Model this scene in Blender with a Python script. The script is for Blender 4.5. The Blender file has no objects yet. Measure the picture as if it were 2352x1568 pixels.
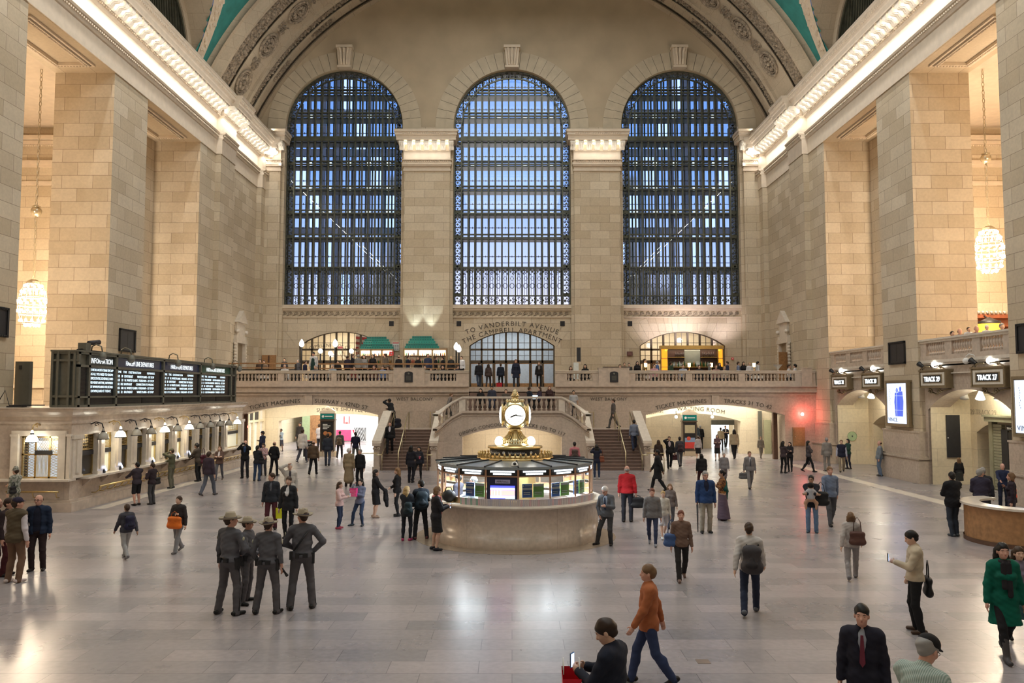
import bpy, math, random
import numpy as np
from mathutils import Vector, Matrix
random.seed(7)
SC = bpy.context.scene
COL = SC.collection
PI = math.pi
# ------------------------------------------------------------------ camera
F, HC = 1850.0, 4.1
TILT = math.atan(119.0 / F)
cam_d = bpy.data.cameras.new('camera')
cam_d.sensor_width = 36.0
cam_d.lens = F / 2352.0 * 36.0
cam_d.clip_end = 400
cam = bpy.data.objects.new('camera', cam_d)
COL.objects.link(cam)
cam.location = (0, 0, HC)
cam.rotation_euler = (PI / 2 + TILT, 0, 0)
SC.camera = cam
SC.view_settings.view_transform = 'Standard'
SC.view_settings.look = 'None'
SC.view_settings.gamma = 1.0
SC.view_settings.use_curve_mapping = False
SC.view_settings.exposure = 0.6
SC.cycles.max_bounces = 6
SC.cycles.diffuse_bounces = 4
SC.cycles.glossy_bounces = 3
SC.cycles.transmission_bounces = 4
SC.cycles.transparent_max_bounces = 12
SC.cycles.caustics_reflective = False
SC.cycles.caustics_refractive = False
SC.cycles.sample_clamp_indirect = 4.0
SC.cycles.use_denoising = True
# ------------------------------------------------------------------ dusk sky outside the windows
W = bpy.data.worlds.new('dusk_sky')
SC.world = W
W.use_nodes = True
wn, wl = W.node_tree.nodes, W.node_tree.links
wn.clear()
w_out = wn.new('ShaderNodeOutputWorld'); w_bg = wn.new('ShaderNodeBackground')
w_tc = wn.new('ShaderNodeTexCoord'); w_sep = wn.new('ShaderNodeSeparateXYZ'); w_ramp = wn.new('ShaderNodeValToRGB')
wl.new(w_tc.outputs['Generated'], w_sep.inputs[0]); wl.new(w_sep.outputs['Z'], w_ramp.inputs[0])
er = w_ramp.color_ramp.elements
er[0].position = 0.0; er[0].color = (0.9, 0.78, 0.86, 1)
er[1].position = 0.45; er[1].color = (0.12, 0.27, 0.62, 1)
e = er.new(0.10); e.color = (0.85, 0.78, 0.98, 1)
e = er.new(0.16); e.color = (0.55, 0.62, 1.0, 1)
e = er.new(0.26); e.color = (0.27, 0.43, 0.90, 1)
wl.new(w_ramp.outputs[0], w_bg.inputs[0]); w_bg.inputs[1].default_value = 0.95
wl.new(w_bg.outputs[0], w_out.inputs[0])
# ------------------------------------------------------------------ large lamps: the strips of bulbs under the cornice and the cove lights above it
def area(name, loc, rot, sx, sy, power, color, spread=None):
 d = bpy.data.lights.new(name, 'AREA'); d.shape = 'RECTANGLE'; d.size = sx; d.size_y = sy
 d.energy = power; d.color = color
 if spread: d.spread = spread
 o = bpy.data.objects.new(name, d); COL.objects.link(o); o.location = loc; o.rotation_euler = rot
 return o
def point(name, loc, power, color, r=0.3):
 d = bpy.data.lights.new(name, 'POINT'); d.energy = power; d.color = color; d.shadow_soft_size = r
 o = bpy.data.objects.new(name, d); COL.objects.link(o); o.location = loc
 return o
def spot(name, loc, target, power, color, angle, r=0.1, blend=0.5):
 d = bpy.data.lights.new(name, 'SPOT'); d.energy = power; d.color = color; d.shadow_soft_size = r
 d.spot_size = angle; d.spot_blend = blend
 o = bpy.data.objects.new(name, d); COL.objects.link(o); o.location = loc
 o.rotation_euler = (Vector(target) - Vector(loc)).to_track_quat('-Z', 'Y').to_euler()
 return o
WARM = (1.0, 0.86, 0.68); NEUT = (1.0, 0.96, 0.89); COOL = (0.9, 0.96, 1.0)
for s in (-1, 1):
 area('cornice_strip_light', (s * 18.08, 27.0, 21.93), (0, 0, 0), 0.1, 64, 420, NEUT)
 area('frieze_strip_light', (s * 18.12, 27.0, 21.5), (0, 0, 0), 0.06, 64, 520, NEUT)
 area('cove_strip_light', (s * 17.6, 27.0, 23.4), (0, PI - s * 0.5, 0), 0.2, 64, 420, WARM)
area('overhead_fill_light', (0, 24, 33.0), (0, 0, 0), 14, 56, 5000, (1.0, 0.97, 0.93))  # added fill light under the vault, no real fixture hangs there
# ------------------------------------------------------------------ pixel to place (2352 x 1568 frame), used to set real points on real planes
_c, _s = math.cos(TILT), math.sin(TILT)
def ray(px, py):
 u = (px - 1176) / F; v = (784 - py) / F
 return (u, _c - v * _s, _s + v * _c)
def atY(px, py, Y): d = ray(px, py); k = Y / d[1]; return (d[0] * k, Y, HC + d[2] * k)
def atX(px, py, X): d = ray(px, py); k = X / d[0]; return (X, d[1] * k, HC + d[2] * k)
def atZ(px, py, Z=0.0): d = ray(px, py); k = (Z - HC) / d[2]; return (d[0] * k, d[1] * k, Z)
# ------------------------------------------------------------------ mesh building
class MB:
 def __init__(s): s.v = []; s.f = []; s.m = []; s.cm = 0
 def add(s, vs, fs):
  b = len(s.v); s.v.extend(vs)
  for f in fs: s.f.append(tuple(b + i for i in f)); s.m.append(s.cm)
  return s
 def quad(s, a, b, c, d): return s.add([a, b, c, d], [(0, 1, 2, 3)])
 def box(s, x0, x1, y0, y1, z0, z1):
  vs = [(x0,y0,z0),(x1,y0,z0),(x1,y1,z0),(x0,y1,z0),(x0,y0,z1),(x1,y0,z1),(x1,y1,z1),(x0,y1,z1)]
  return s.add(vs, [(3,2,1,0),(4,5,6,7),(0,1,5,4),(1,2,6,5),(2,3,7,6),(3,0,4,7)])
 def cbox(s, c, sz, rz=0.0, rx=0.0, ry=0.0):
  M = Matrix.Translation(c) @ Matrix.Rotation(rz, 4, 'Z') @ Matrix.Rotation(rx, 4, 'X') @ Matrix.Rotation(ry, 4, 'Y')
  h = [q / 2 for q in sz]
  vs = [tuple(M @ Vector((a * h[0], b * h[1], d * h[2]))) for a, b, d in ((-1,-1,-1),(1,-1,-1),(1,1,-1),(-1,1,-1),(-1,-1,1),(1,-1,1),(1,1,1),(-1,1,1))]
  return s.add(vs, [(3,2,1,0),(4,5,6,7),(0,1,5,4),(1,2,6,5),(2,3,7,6),(3,0,4,7)])
 def bar(s, a, b, w, h=None):
  a, b = Vector(a), Vector(b); h = h or w; d = (b - a); L = d.length
  if L < 1e-6: return s
  d /= L; up = Vector((0, 0, 1)) if abs(d.z) < 0.95 else Vector((0, 1, 0))
  x = d.cross(up).normalized(); y = x.cross(d)
  vs = [tuple(p + x * (i * w / 2) + y * (j * h / 2)) for p in (a, b) for i, j in ((-1,-1),(1,-1),(1,1),(-1,1))]
  return s.add(vs, [(0,1,2,3),(7,6,5,4),(0,4,5,1),(1,5,6,2),(2,6,7,3),(3,7,4,0)])
 def tube(s, pts, r, n=8, cap=True, closed=False):
  P = [Vector(p) for p in pts]; k = len(P); R = r if isinstance(r, (list, tuple)) else [r] * k
  b = len(s.v); prev = None
  for i, p in enumerate(P):
   t = (P[(i + 1) % k] - P[i - 1]) if closed else (P[min(i + 1, k - 1)] - P[max(i - 1, 0)])
   t = t.normalized() if t.length > 1e-9 else Vector((0, 0, 1))
   if prev is None:
    up = Vector((0, 0, 1)) if abs(t.z) < 0.9 else Vector((0, 1, 0)); x = t.cross(up).normalized()
   else:
    x = (prev - t * prev.dot(t)).normalized()
   prev = x; y = t.cross(x)
   for j in range(n):
    a = 2 * PI * j / n; s.v.append(tuple(p + (x * math.cos(a) + y * math.sin(a)) * R[i]))
  for i in range(k if closed else k - 1):
   for j in range(n):
    a0 = b + i * n + j; a1 = b + i * n + (j + 1) % n; i2 = (i + 1) % k
    s.f.append((a0, a1, b + i2 * n + (j + 1) % n, b + i2 * n + j)); s.m.append(s.cm)
  if cap and not closed:
   s.f.append(tuple(b + j for j in reversed(range(n)))); s.m.append(s.cm)
   s.f.append(tuple(b + (k - 1) * n + j for j in range(n))); s.m.append(s.cm)
  return s
 def lathe(s, prof, c=(0, 0, 0), n=16, a0=0.0, a1=2 * PI, cap=False):
  full = abs(a1 - a0 - 2 * PI) < 1e-6; m = n if full else n + 1; b = len(s.v)
  for r, z in prof:
   for j in range(m):
    a = a0 + (a1 - a0) * j / n; s.v.append((c[0] + r * math.cos(a), c[1] + r * math.sin(a), c[2] + z))
  for i in range(len(prof) - 1):
   for j in range(n):
    j2 = (j + 1) % m
    s.f.append((b + i * m + j, b + i * m + j2, b + (i + 1) * m + j2, b + (i + 1) * m + j)); s.m.append(s.cm)
  if cap and full:
   s.f.append(tuple(b + j for j in reversed(range(m)))); s.m.append(s.cm)
   q = b + (len(prof) - 1) * m; s.f.append(tuple(q + j for j in range(m))); s.m.append(s.cm)
  return s
 def ball(s, c, r, n=10, k=6, sq=(1, 1, 1)):
  prof = [(math.sin(PI * i / k), -math.cos(PI * i / k)) for i in range(k + 1)]
  b = len(s.v); s.lathe([(max(p[0], 1e-4) * r, p[1] * r) for p in prof], (0, 0, 0), n)
  for i in range(b, len(s.v)):
   v = s.v[i]; s.v[i] = (c[0] + v[0] * sq[0], c[1] + v[1] * sq[1], c[2] + v[2] * sq[2])
  return s
 def prism(s, poly, axis, a, b):
  def P(u, v, w): return (w, u, v) if axis == 'x' else ((u, w, v) if axis == 'y' else (u, v, w))
  n = len(poly); vs = [P(u, v, a) for u, v in poly] + [P(u, v, b) for u, v in poly]
  fs = [tuple(range(n)), tuple(reversed(range(n, 2 * n)))] + [(i, i + n, (i + 1) % n + n, (i + 1) % n) for i in range(n)]
  return s.add(vs, fs)
 def sweep(s, prof, path):
  """prof: (offset, z) points; path: list of (point2d, normal2d)."""
  b = len(s.v); n = len(prof)
  for (x, y), (nx, ny) in path:
   for o, z in prof: s.v.append((x + nx * o, y + ny * o, z))
  for i in range(len(path) - 1):
   for j in range(n - 1):
    s.f.append((b + i * n + j, b + (i + 1) * n + j, b + (i + 1) * n + j + 1, b + i * n + j + 1)); s.m.append(s.cm)
  return s
 def grid(s, fn, nu, nv):
  b = len(s.v)
  for i in range(nu + 1):
   for j in range(nv + 1): s.v.append(tuple(fn(i / nu, j / nv)))
  for i in range(nu):
   for j in range(nv):
    s.f.append((b + i * (nv + 1) + j, b + (i + 1) * (nv + 1) + j, b + (i + 1) * (nv + 1) + j + 1, b + i * (nv + 1) + j + 1)); s.m.append(s.cm)
  return s
 def xform(s, M, start=0):
  for i in range(start, len(s.v)): s.v[i] = tuple(M @ Vector(s.v[i]))
  return s
 def merge(s, o, M=None):
  vs = o.v if M is None else [tuple(M @ Vector(v)) for v in o.v]
  b = len(s.v); s.v.extend(vs); s.f.extend(tuple(b + i for i in f) for f in o.f); s.m.extend([s.cm] * len(o.f)); return s
 def build(s, name, mats, parent=None, smooth=False, label=None, kind=None, local=False):
  off = Vector((0, 0, 0))
  p = parent
  while p is not None and not local: off += p.location; p = p.parent
  me = bpy.data.meshes.new(name)
  me.from_pydata([(v[0] - off.x, v[1] - off.y, v[2] - off.z) for v in s.v] if off.length else s.v, [], s.f)
  if not isinstance(mats, (list, tuple)): mats = [mats]
  for q in mats: me.materials.append(q)
  if len(mats) > 1: me.polygons.foreach_set('material_index', s.m)
  if smooth: me.polygons.foreach_set('use_smooth', [True] * len(me.polygons))
  me.update()
  o = bpy.data.objects.new(name, me); COL.objects.link(o)
  if parent is not None: o.parent = parent
  if label: o['label'] = label
  if kind: o['kind'] = kind
  return o
def smooth_by_angle(o, deg=35):
 me = o.data; me.polygons.foreach_set('use_smooth', [True] * len(me.polygons))
 try: me.set_sharp_from_angle(angle=math.radians(deg))
 except Exception: pass
 return o
def tag(o, label, cat, group=None, kind=None):
 o['label'] = label; o['category'] = cat
 if group: o['group'] = group
 if kind: o['kind'] = kind
 return o
def thing(name, label, cat, loc=(0, 0, 0), rz=0.0, group=None):
 o = bpy.data.objects.new(name, None); COL.objects.link(o); o.location = loc; o.rotation_euler = (0, 0, rz)
 o.empty_display_size = 0.2
 return tag(o, label, cat, group)
def struct(name, mb, mats, parent=None, smooth=False):
 return mb.build(name, mats, parent, smooth, kind='structure')
def dup(o, parent=None):
 c = o.copy(); COL.objects.link(c)
 if parent is not None: c.parent = parent
 for ch in o.children: dup(ch, c)
 return c
# ------------------------------------------------------------------ materials
def new_mat(name):
 m = bpy.data.materials.new(name); m.use_nodes = True
 nt = m.node_tree; b = nt.nodes['Principled BSDF']
 return m, nt, b
def ramp2(nt, fac, c0, c1, p0=0.0, p1=1.0):
 r = nt.nodes.new('ShaderNodeValToRGB'); e = r.color_ramp.elements
 e[0].position = p0; e[0].color = (*c0, 1); e[1].position = p1; e[1].color = (*c1, 1)
 nt.links.new(fac, r.inputs[0]); return r.outputs[0]
def mat(name, col, rough=0.6, metal=0.0, var=0.08, vs=6.0, spec=0.5, bump=0.0, coat=0.0):
 m, nt, b = new_mat(name)
 tc = nt.nodes.new('ShaderNodeTexCoord'); n = nt.nodes.new('ShaderNodeTexNoise'); n.inputs['Scale'].default_value = vs; n.inputs['Detail'].default_value = 4
 nt.links.new(tc.outputs['Object'], n.inputs[0])
 c = ramp2(nt, n.outputs[0], [max(0, q * (1 - var)) for q in col], [min(1, q * (1 + var)) for q in col], 0.3, 0.7)
 nt.links.new(c, b.inputs['Base Color'])
 b.inputs['Roughness'].default_value = rough; b.inputs['Metallic'].default_value = metal; b.inputs['Specular IOR Level'].default_value = spec
 b.inputs['Coat Weight'].default_value = coat
 if bump:
  bp = nt.nodes.new('ShaderNodeBump'); bp.inputs['Strength'].default_value = bump; bp.inputs['Distance'].default_value = 0.02
  nt.links.new(n.outputs[0], bp.inputs['Height']); nt.links.new(bp.outputs[0], b.inputs['Normal'])
 return m
def emis(name, col, st, nosample=True):
 m, nt, b = new_mat(name)
 b.inputs['Base Color'].default_value = (*[min(1, c) for c in col], 1)
 b.inputs['Emission Color'].default_value = (*col, 1); b.inputs['Emission Strength'].default_value = st
 if nosample: m.cycles.emission_sampling = 'NONE'
 return m
def stone_uv(nt):
 g = nt.nodes.new('ShaderNodeNewGeometry'); sp = nt.nodes.new('ShaderNodeSeparateXYZ'); sn = nt.nodes.new('ShaderNodeSeparateXYZ')
 nt.links.new(g.outputs['Position'], sp.inputs[0]); nt.links.new(g.outputs['True Normal'], sn.inputs[0])
 ab = nt.nodes.new('ShaderNodeMath'); ab.operation = 'ABSOLUTE'; nt.links.new(sn.outputs['X'], ab.inputs[0])
 gt = nt.nodes.new('ShaderNodeMath'); gt.operation = 'GREATER_THAN'; gt.inputs[1].default_value = 0.7; nt.links.new(ab.outputs[0], gt.inputs[0])
 mx = nt.nodes.new('ShaderNodeMix'); nt.links.new(gt.outputs[0], mx.inputs[0]); nt.links.new(sp.outputs['X'], mx.inputs[2]); nt.links.new(sp.outputs['Y'], mx.inputs[3])
 cb = nt.nodes.new('ShaderNodeCombineXYZ'); nt.links.new(mx.outputs[0], cb.inputs[0]); nt.links.new(sp.outputs['Z'], cb.inputs[1])
 return cb.outputs[0], g.outputs['Position'], sp
def bricked(name, c1, c2, cm, bw, rh, mortar, rough=0.7, floor=False, bump=0.15, stain=0.12, off=0.5, spec=0.4, coat=0.0):
 m, nt, b = new_mat(name)
 uv, pos, sp = stone_uv(nt)
 if floor:
  uv = pos
 t = nt.nodes.new('ShaderNodeTexBrick'); t.inputs['Scale'].default_value = 1.0
 t.offset = off; t.inputs['Brick Width'].default_value = bw; t.inputs['Row Height'].default_value = rh; t.inputs['Mortar Size'].default_value = mortar
 t.inputs['Mortar Smooth'].default_value = 0.2; t.inputs['Color1'].default_value = (*c1, 1); t.inputs['Color2'].default_value = (*c2, 1); t.inputs['Mortar'].default_value = (*cm, 1)
 t.offset_frequency = 2; t.squash = 1.0
 wob = nt.nodes.new('ShaderNodeMapping'); nt.links.new(uv, wob.inputs[0]); nt.links.new(wob.outputs[0], t.inputs[0])
 n = nt.nodes.new('ShaderNodeTexNoise'); n.inputs['Scale'].default_value = 0.55; n.inputs['Detail'].default_value = 6; nt.links.new(pos, n.inputs[0])
 n2 = nt.nodes.new('ShaderNodeTexNoise'); n2.inputs['Scale'].default_value = 9.0; n2.inputs['Detail'].default_value = 8; nt.links.new(pos, n2.inputs[0])
 add = nt.nodes.new('ShaderNodeMath'); add.operation = 'ADD'; nt.links.new(n.outputs[0], add.inputs[0]); nt.links.new(n2.outputs[0], add.inputs[1])
 mr = nt.nodes.new('ShaderNodeMapRange'); mr.inputs[1].default_value = 0.6; mr.inputs[2].default_value = 1.4; mr.inputs[3].default_value = 1 - stain; mr.inputs[4].default_value = 1 + stain
 nt.links.new(add.outputs[0], mr.inputs[0])
 mul = nt.nodes.new('ShaderNodeVectorMath'); mul.operation = 'SCALE'; nt.links.new(t.outputs['Color'], mul.inputs[0]); nt.links.new(mr.outputs[0], mul.inputs['Scale'])
 nt.links.new(mul.outputs[0], b.inputs['Base Color'])
 b.inputs['Roughness'].default_value = rough; b.inputs['Specular IOR Level'].default_value = spec; b.inputs['Coat Weight'].default_value = coat
 if floor:
  r2 = nt.nodes.new('ShaderNodeMapRange'); r2.inputs[3].default_value = rough * 0.8; r2.inputs[4].default_value = rough * 1.3; nt.links.new(n.outputs[0], r2.inputs[0]); nt.links.new(r2.outputs[0], b.inputs['Roughness'])
 bp = nt.nodes.new('ShaderNodeBump'); bp.inputs['Strength'].default_value = bump; bp.inputs['Distance'].default_value = 0.01; bp.invert = True
 nt.links.new(t.outputs['Fac'], bp.inputs['Height']); nt.links.new(bp.outputs[0], b.inputs['Normal'])
 return m
def glass_mat(name, tint=(1, 1, 1), gl=0.12, rough=0.0):
 m = bpy.data.materials.new(name); m.use_nodes = True; nt = m.node_tree; nt.nodes.clear()
 o = nt.nodes.new('ShaderNodeOutputMaterial'); t = nt.nodes.new('ShaderNodeBsdfTransparent'); g = nt.nodes.new('ShaderNodeBsdfGlossy'); x = nt.nodes.new('ShaderNodeMixShader')
 fr = nt.nodes.new('ShaderNodeFresnel'); fr.inputs[0].default_value = 1.5
 ad = nt.nodes.new('ShaderNodeMath'); ad.operation = 'ADD'; ad.inputs[1].default_value = gl; nt.links.new(fr.outputs[0], ad.inputs[0])
 t.inputs[0].default_value = (*tint, 1); g.inputs['Roughness'].default_value = rough
 nt.links.new(ad.outputs[0], x.inputs[0]); nt.links.new(t.outputs[0], x.inputs[1]); nt.links.new(g.outputs[0], x.inputs[2]); nt.links.new(x.outputs[0], o.inputs[0])
 return m
STONE = bricked('buff_stone_blocks', (0.66, 0.572, 0.44), (0.515, 0.425, 0.30), (0.28, 0.21, 0.15), 1.45, 0.62, 0.010, rough=0.75)
PLASTER = mat('tan_plaster', (0.47, 0.39, 0.28), 0.85, var=0.10, vs=0.5, bump=0.4)
VAULT = bricked('vault_stone', (0.50, 0.43, 0.33), (0.46, 0.39, 0.30), (0.33, 0.27, 0.20), 1.5, 0.8, 0.008, rough=0.8)
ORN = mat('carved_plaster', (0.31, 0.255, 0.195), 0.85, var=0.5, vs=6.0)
TRIM = mat('carved_cream_stone', (0.68, 0.58, 0.46), 0.6, var=0.06, vs=3.0)
TEAL = mat('teal_ceiling_paint', (0.035, 0.23, 0.22), 0.7, var=0.2, vs=1.5)
MARB = bricked('honed_marble', (0.55, 0.46, 0.38), (0.50, 0.415, 0.34), (0.36, 0.29, 0.23), 2.4, 1.5, 0.004, rough=0.22, stain=0.22, bump=0.05, spec=0.5)
MARBP = mat('plain_marble', (0.56, 0.47, 0.39), 0.22, var=0.14, vs=4.0)
MARBL = mat('pale_marble', (0.72, 0.65, 0.56), 0.25, var=0.08, vs=5.0)
CREAM = bricked('cream_passage_stone', (0.80, 0.70, 0.52), (0.74, 0.64, 0.47), (0.5, 0.42, 0.3), 1.6, 0.8, 0.006, rough=0.6)
FLOOR = bricked('pink_grey_marble_floor', (0.365, 0.325, 0.327), (0.25, 0.235, 0.242), (0.16, 0.148, 0.15), 1.35, 0.55, 0.006, rough=0.27, floor=True, bump=0.05, stain=0.2, off=0.37, spec=0.5)
STEP = mat('brown_stair_marble', (0.20, 0.135, 0.11), 0.3, var=0.15, vs=3)
STEPL = mat('pale_step_edge', (0.5, 0.40, 0.33), 0.35)
BRONZE = mat('dark_green_bronze', (0.10, 0.105, 0.08), 0.45, 0.6, var=0.25, vs=2.0)
BLACKM = mat('black_metal', (0.02, 0.02, 0.022), 0.45, 0.2)
IRON = mat('dark_iron_plate', (0.035, 0.035, 0.04), 0.5, 0.3)
BRASS = mat('polished_brass', (0.66, 0.50, 0.24), 0.34, 1.0, var=0.1)
BRASSP = mat('pale_brass', (0.66, 0.59, 0.38), 0.3, 1.0, var=0.1)
WOOD = mat('oak_wood', (0.38, 0.20, 0.085), 0.5, var=0.2, vs=8)
WOODD = mat('dark_wood', (0.12, 0.06, 0.035), 0.5, var=0.2, vs=8)
GLASS = glass_mat('window_glass', (0.93, 0.97, 0.99), 0.0)
BULB = emis('warm_bulb', (1.0, 0.9, 0.72), 9.0)
GLOW = emis('white_glass_globe', (1.0, 0.95, 0.85), 6.0)
BLACK = mat('black_paint', (0.012, 0.012, 0.014), 0.5)
WHITE = mat('white_paint', (0.8, 0.8, 0.78), 0.6, var=0.03)
INK = mat('engraved_letters', (0.10, 0.085, 0.07), 0.7)
GREYST = mat('weathered_grey_metal', (0.17, 0.17, 0.14), 0.55, 0.4, var=0.1)
# ------------------------------------------------------------------ lettering
def text_mesh(s, size, depth=0.01, align='CENTER', space=1.0, res=2):
 cu = bpy.data.curves.new('t', 'FONT'); cu.body = s; cu.size = size; cu.extrude = depth / 2; cu.align_x = align; cu.space_character = space; cu.resolution_u = res
 o = bpy.data.objects.new('t', cu); COL.objects.link(o)
 dg = bpy.context.evaluated_depsgraph_get(); me = bpy.data.meshes.new_from_object(o.evaluated_get(dg))
 vs = [tuple(v.co) for v in me.vertices]; fs = [tuple(p.vertices) for p in me.polygons]
 bpy.data.objects.remove(o); bpy.data.curves.remove(cu); bpy.data.meshes.remove(me)
 return vs, fs
def text_to(mb, s, size, fn, **k):
 """fn maps the flat letter point (u, v, w) into the place."""
 vs, fs = text_mesh(s, size, **k)
 mb.add([fn(*v) for v in vs], fs); return mb
def on_y(x, y, z):       # facing the camera side (-Y)
 return lambda u, v, w: (x + u, y - w, z + v)
def on_y_arc(x, y, zc, R):   # lettering along an upward arc of radius R whose top is at zc
 def f(u, v, w):
  a = u / R; return (x + (R + v) * math.sin(a), y - w, zc - R + (R + v) * math.cos(a))
 return f
def on_x(x, y, z, s):    # on a wall of plane X, reading from the hall; s=+1 right wall (faces -X), s=-1 left wall (faces +X)
 return lambda u, v, w: (x - s * w, y - s * u, z + v)
# ================================================================== THE HALL
WX, WY = 18.7, 59.7          # side wall planes, west wall plane
ZS = 19.15                   # soffit height of the side openings
m = MB(); m.quad((-34, -10, 0), (34, -10, 0), (34, 82, 0), (-34, 82, 0)); struct('floor', m, FLOOR)
for s, nm in ((-1, 'left'), (1, 'right')):
 m = MB(); m.box(*sorted((s * 15.9, s * 16.5)), -9, 47.0, 0.0, 0.004) if s > 0 else m.box(-15.0, -14.5, 29, 46, 0.0, 0.004)
 struct('floor_border_' + nm, m, MARBL)
def arch_curve(hw, rise, n):
 if rise >= hw - 1e-6: return [(-hw * math.cos(PI * i / n), hw * math.sin(PI * i / n)) for i in range(n + 1)]
 R = (hw * hw + rise * rise) / (2 * rise); a = math.asin(hw / R)
 return [(R * math.sin(-a + 2 * a * i / n), R * math.cos(-a + 2 * a * i / n) - (R - rise)) for i in range(n + 1)]
def arch_wall(mb, plane, p, u0, u1, z0, z1, cu, hw, zb, zs, rise, depth, n=24, soffit=True):
 """wall face on plane 'x' or 'y' = p with an arched opening and its reveal (depth signed)."""
 def P(u, z, d=0.0): return (p + d, u, z) if plane == 'x' else (u, p + d, z)
 c = [(cu + a, zs + b) for a, b in arch_curve(hw, rise, n)]
 L, Rr = cu - hw, cu + hw
 if u0 < L: mb.quad(P(u0, z0), P(L, z0), P(L, z1), P(u0, z1))
 if u1 > Rr: mb.quad(P(Rr, z0), P(u1, z0), P(u1, z1), P(Rr, z1))
 if zb > z0: mb.quad(P(L, z0), P(Rr, z0), P(Rr, zb), P(L, zb))
 for (a, b), (a2, b2) in zip(c, c[1:]):
  mb.quad(P(a, b), P(a2, b2), P(a2, z1), P(a, z1))
  if soffit: mb.quad(P(a, b), P(a2, b2), P(a2, b2, depth), P(a, b, depth))
 mb.quad(P(L, zb), P(L, zs), P(L, zs, depth), P(L, zb, depth)); mb.quad(P(Rr, zb), P(Rr, zs), P(Rr, zs, depth), P(Rr, zb, depth))
 if zb > z0 + 1e-3: mb.quad(P(L, zb), P(Rr, zb), P(Rr, zb, depth), P(L, zb, depth))
 return mb
def arch_ring(mb, plane, p, cu, hw, zb, zs, rise, w, t, n=24):
 """flat raised band of width w and thickness t round an arched opening."""
 def P(u, z, d): return (p + d, u, z) if plane == 'x' else (u, p + d, z)
 ci = arch_curve(hw, rise, n); co = arch_curve(hw + w, rise + w, n)
 pi_ = [(cu - hw, zb)] + [(cu + a, zs + b) for a, b in ci] + [(cu + hw, zb)]
 po = [(cu - hw - w, zb)] + [(cu + a, zs + b) for a, b in co] + [(cu + hw + w, zb)]
 for i in range(len(pi_) - 1):
  a, b, c, d = pi_[i], pi_[i + 1], po[i + 1], po[i]
  mb.quad(P(*a, t), P(*b, t), P(*c, t), P(*d, t)); mb.quad(P(*d, t), P(*c, t), P(*c, 0), P(*d, 0)); mb.quad(P(*a, t), P(*b, t), P(*b, 0), P(*a, 0))
 return mb
# ---- side walls: piers, beams, plinths
PIERS = [(-3.7, -0.2), (6.4, 9.9), (16.6, 20.1), (26.75, 30.25), (37.05, 40.5)]
n_wall = {-1: 'left', 1: 'right'}
for s in (-1, 1):
 m = MB()
 def bx(x0, x1, y0, y1, z0, z1): m.box(*sorted((s * x0, s * x1)), y0, y1, z0, z1)
 for a, b in PIERS: bx(WX, 21.5, a, b, 0, ZS)
 bx(WX, 21.5, 47.5, WY + 1, 0, ZS); bx(18.35, WX, 49.95, 52.5, 0, ZS); bx(18.35, WX, 58.2, WY, 0, ZS)
 bx(WX, 21.5, -9, WY + 1, ZS, 22.6)
 struct('wall_' + n_wall[s], m, STONE)
 m = MB()
 for a, b in PIERS + [(47.5, 49.6)]:
  e = 0.10
  bx(WX - e, 21.6, a - e, b + e, 0, 2.28); bx(WX - e - 0.03, 21.6, a - e - 0.03, b + e + 0.03, 2.28, 2.36)
  bx(WX - 0.24, 21.65, a - 0.24, b + 0.24, 0, 1.02)
  for k, (o, z0, z1) in enumerate(((0.22, 1.02, 1.09), (0.30, 1.09, 1.16), (0.20, 1.16, 1.24))): bx(WX - o, 21.6, a - o, b + o, z0, z1)
 struct('trim_plinth_' + n_wall[s], m, MARB)
 # soffit frames with a carved border
 m = MB()
 for a, b in ((30.25, 37.05), (40.5, 47.5), (20.1, 26.75)):
  x0, x1, y0, y1 = 19.15, 21.05, a + 0.9, b - 0.9
  for o, w, z in ((0.0, 0.10, 19.06), (0.16, 0.2, 19.00)):
   bx(x0 + o, x1 - o, y0 + o, y0 + o + w, z, ZS); bx(x0 + o, x1 - o, y1 - o - w, y1 - o, z, ZS)
   bx(x0 + o, x0 + o + w, y0 + o + w, y1 - o - w, z, ZS); bx(x1 - o - w, x1 - o, y0 + o + w, y1 - o - w, z, ZS)
  k = int((y1 - y0) / 0.14)
  for i in range(k):
   for xx in (x0 + 0.26, x1 - 0.26): m.ball((s * xx, y0 + 0.2 + i * (y1 - y0 - 0.4) / k, 18.99), 0.055, 5, 3)
  for i in range(10):
   for yy in (y0 + 0.26, y1 - 0.26): m.ball((s * (x0 + 0.3 + i * 0.14), yy, 18.99), 0.055, 5, 3)
 struct('trim_soffit_frame_' + n_wall[s], m, TRIM)
 # aisle beyond the piers
 m = MB()
 bx(21.5, 30, 46.2, 46.6, 0, 22); bx(21.45, 22.6, 46.2, 48.5, 0, 22); bx(29.6, 30, -9, 47, 0, 22)
 struct('wall_aisle_' + n_wall[s], m, STONE)
 m = MB(); bx(21.5, 30, -9, 47, 19.6, 19.8)
 struct('ceiling_aisle_' + n_wall[s], m, TRIM)
 m = MB()
 for z, o in ((19.0, 0.5), (18.75, 0.3), (17.6, 0.22), (17.45, 0.12), (16.4, 0.1)):
  bx(21.5, 29.6, 46.2 - o, 46.2, z - 0.22, z); bx(29.6 - o, 29.6, -9, 46.2, z - 0.22, z)
 for i in range(60): m.ball((s * (21.6 + i * 0.13), 45.95, 18.45), 0.05, 5, 3)
 struct('trim_aisle_' + n_wall[s], m, TRIM)
m = MB(); m.box(-30, 30, -10, -9, 0, 40); struct('wall_east', m, STONE)
BRK = mat('lit_tone_bracket_stone', (0.86, 0.80, 0.70), 0.6, var=0.04)  # paler than the trim: the bulbs' light is put into the bracket colour
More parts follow.
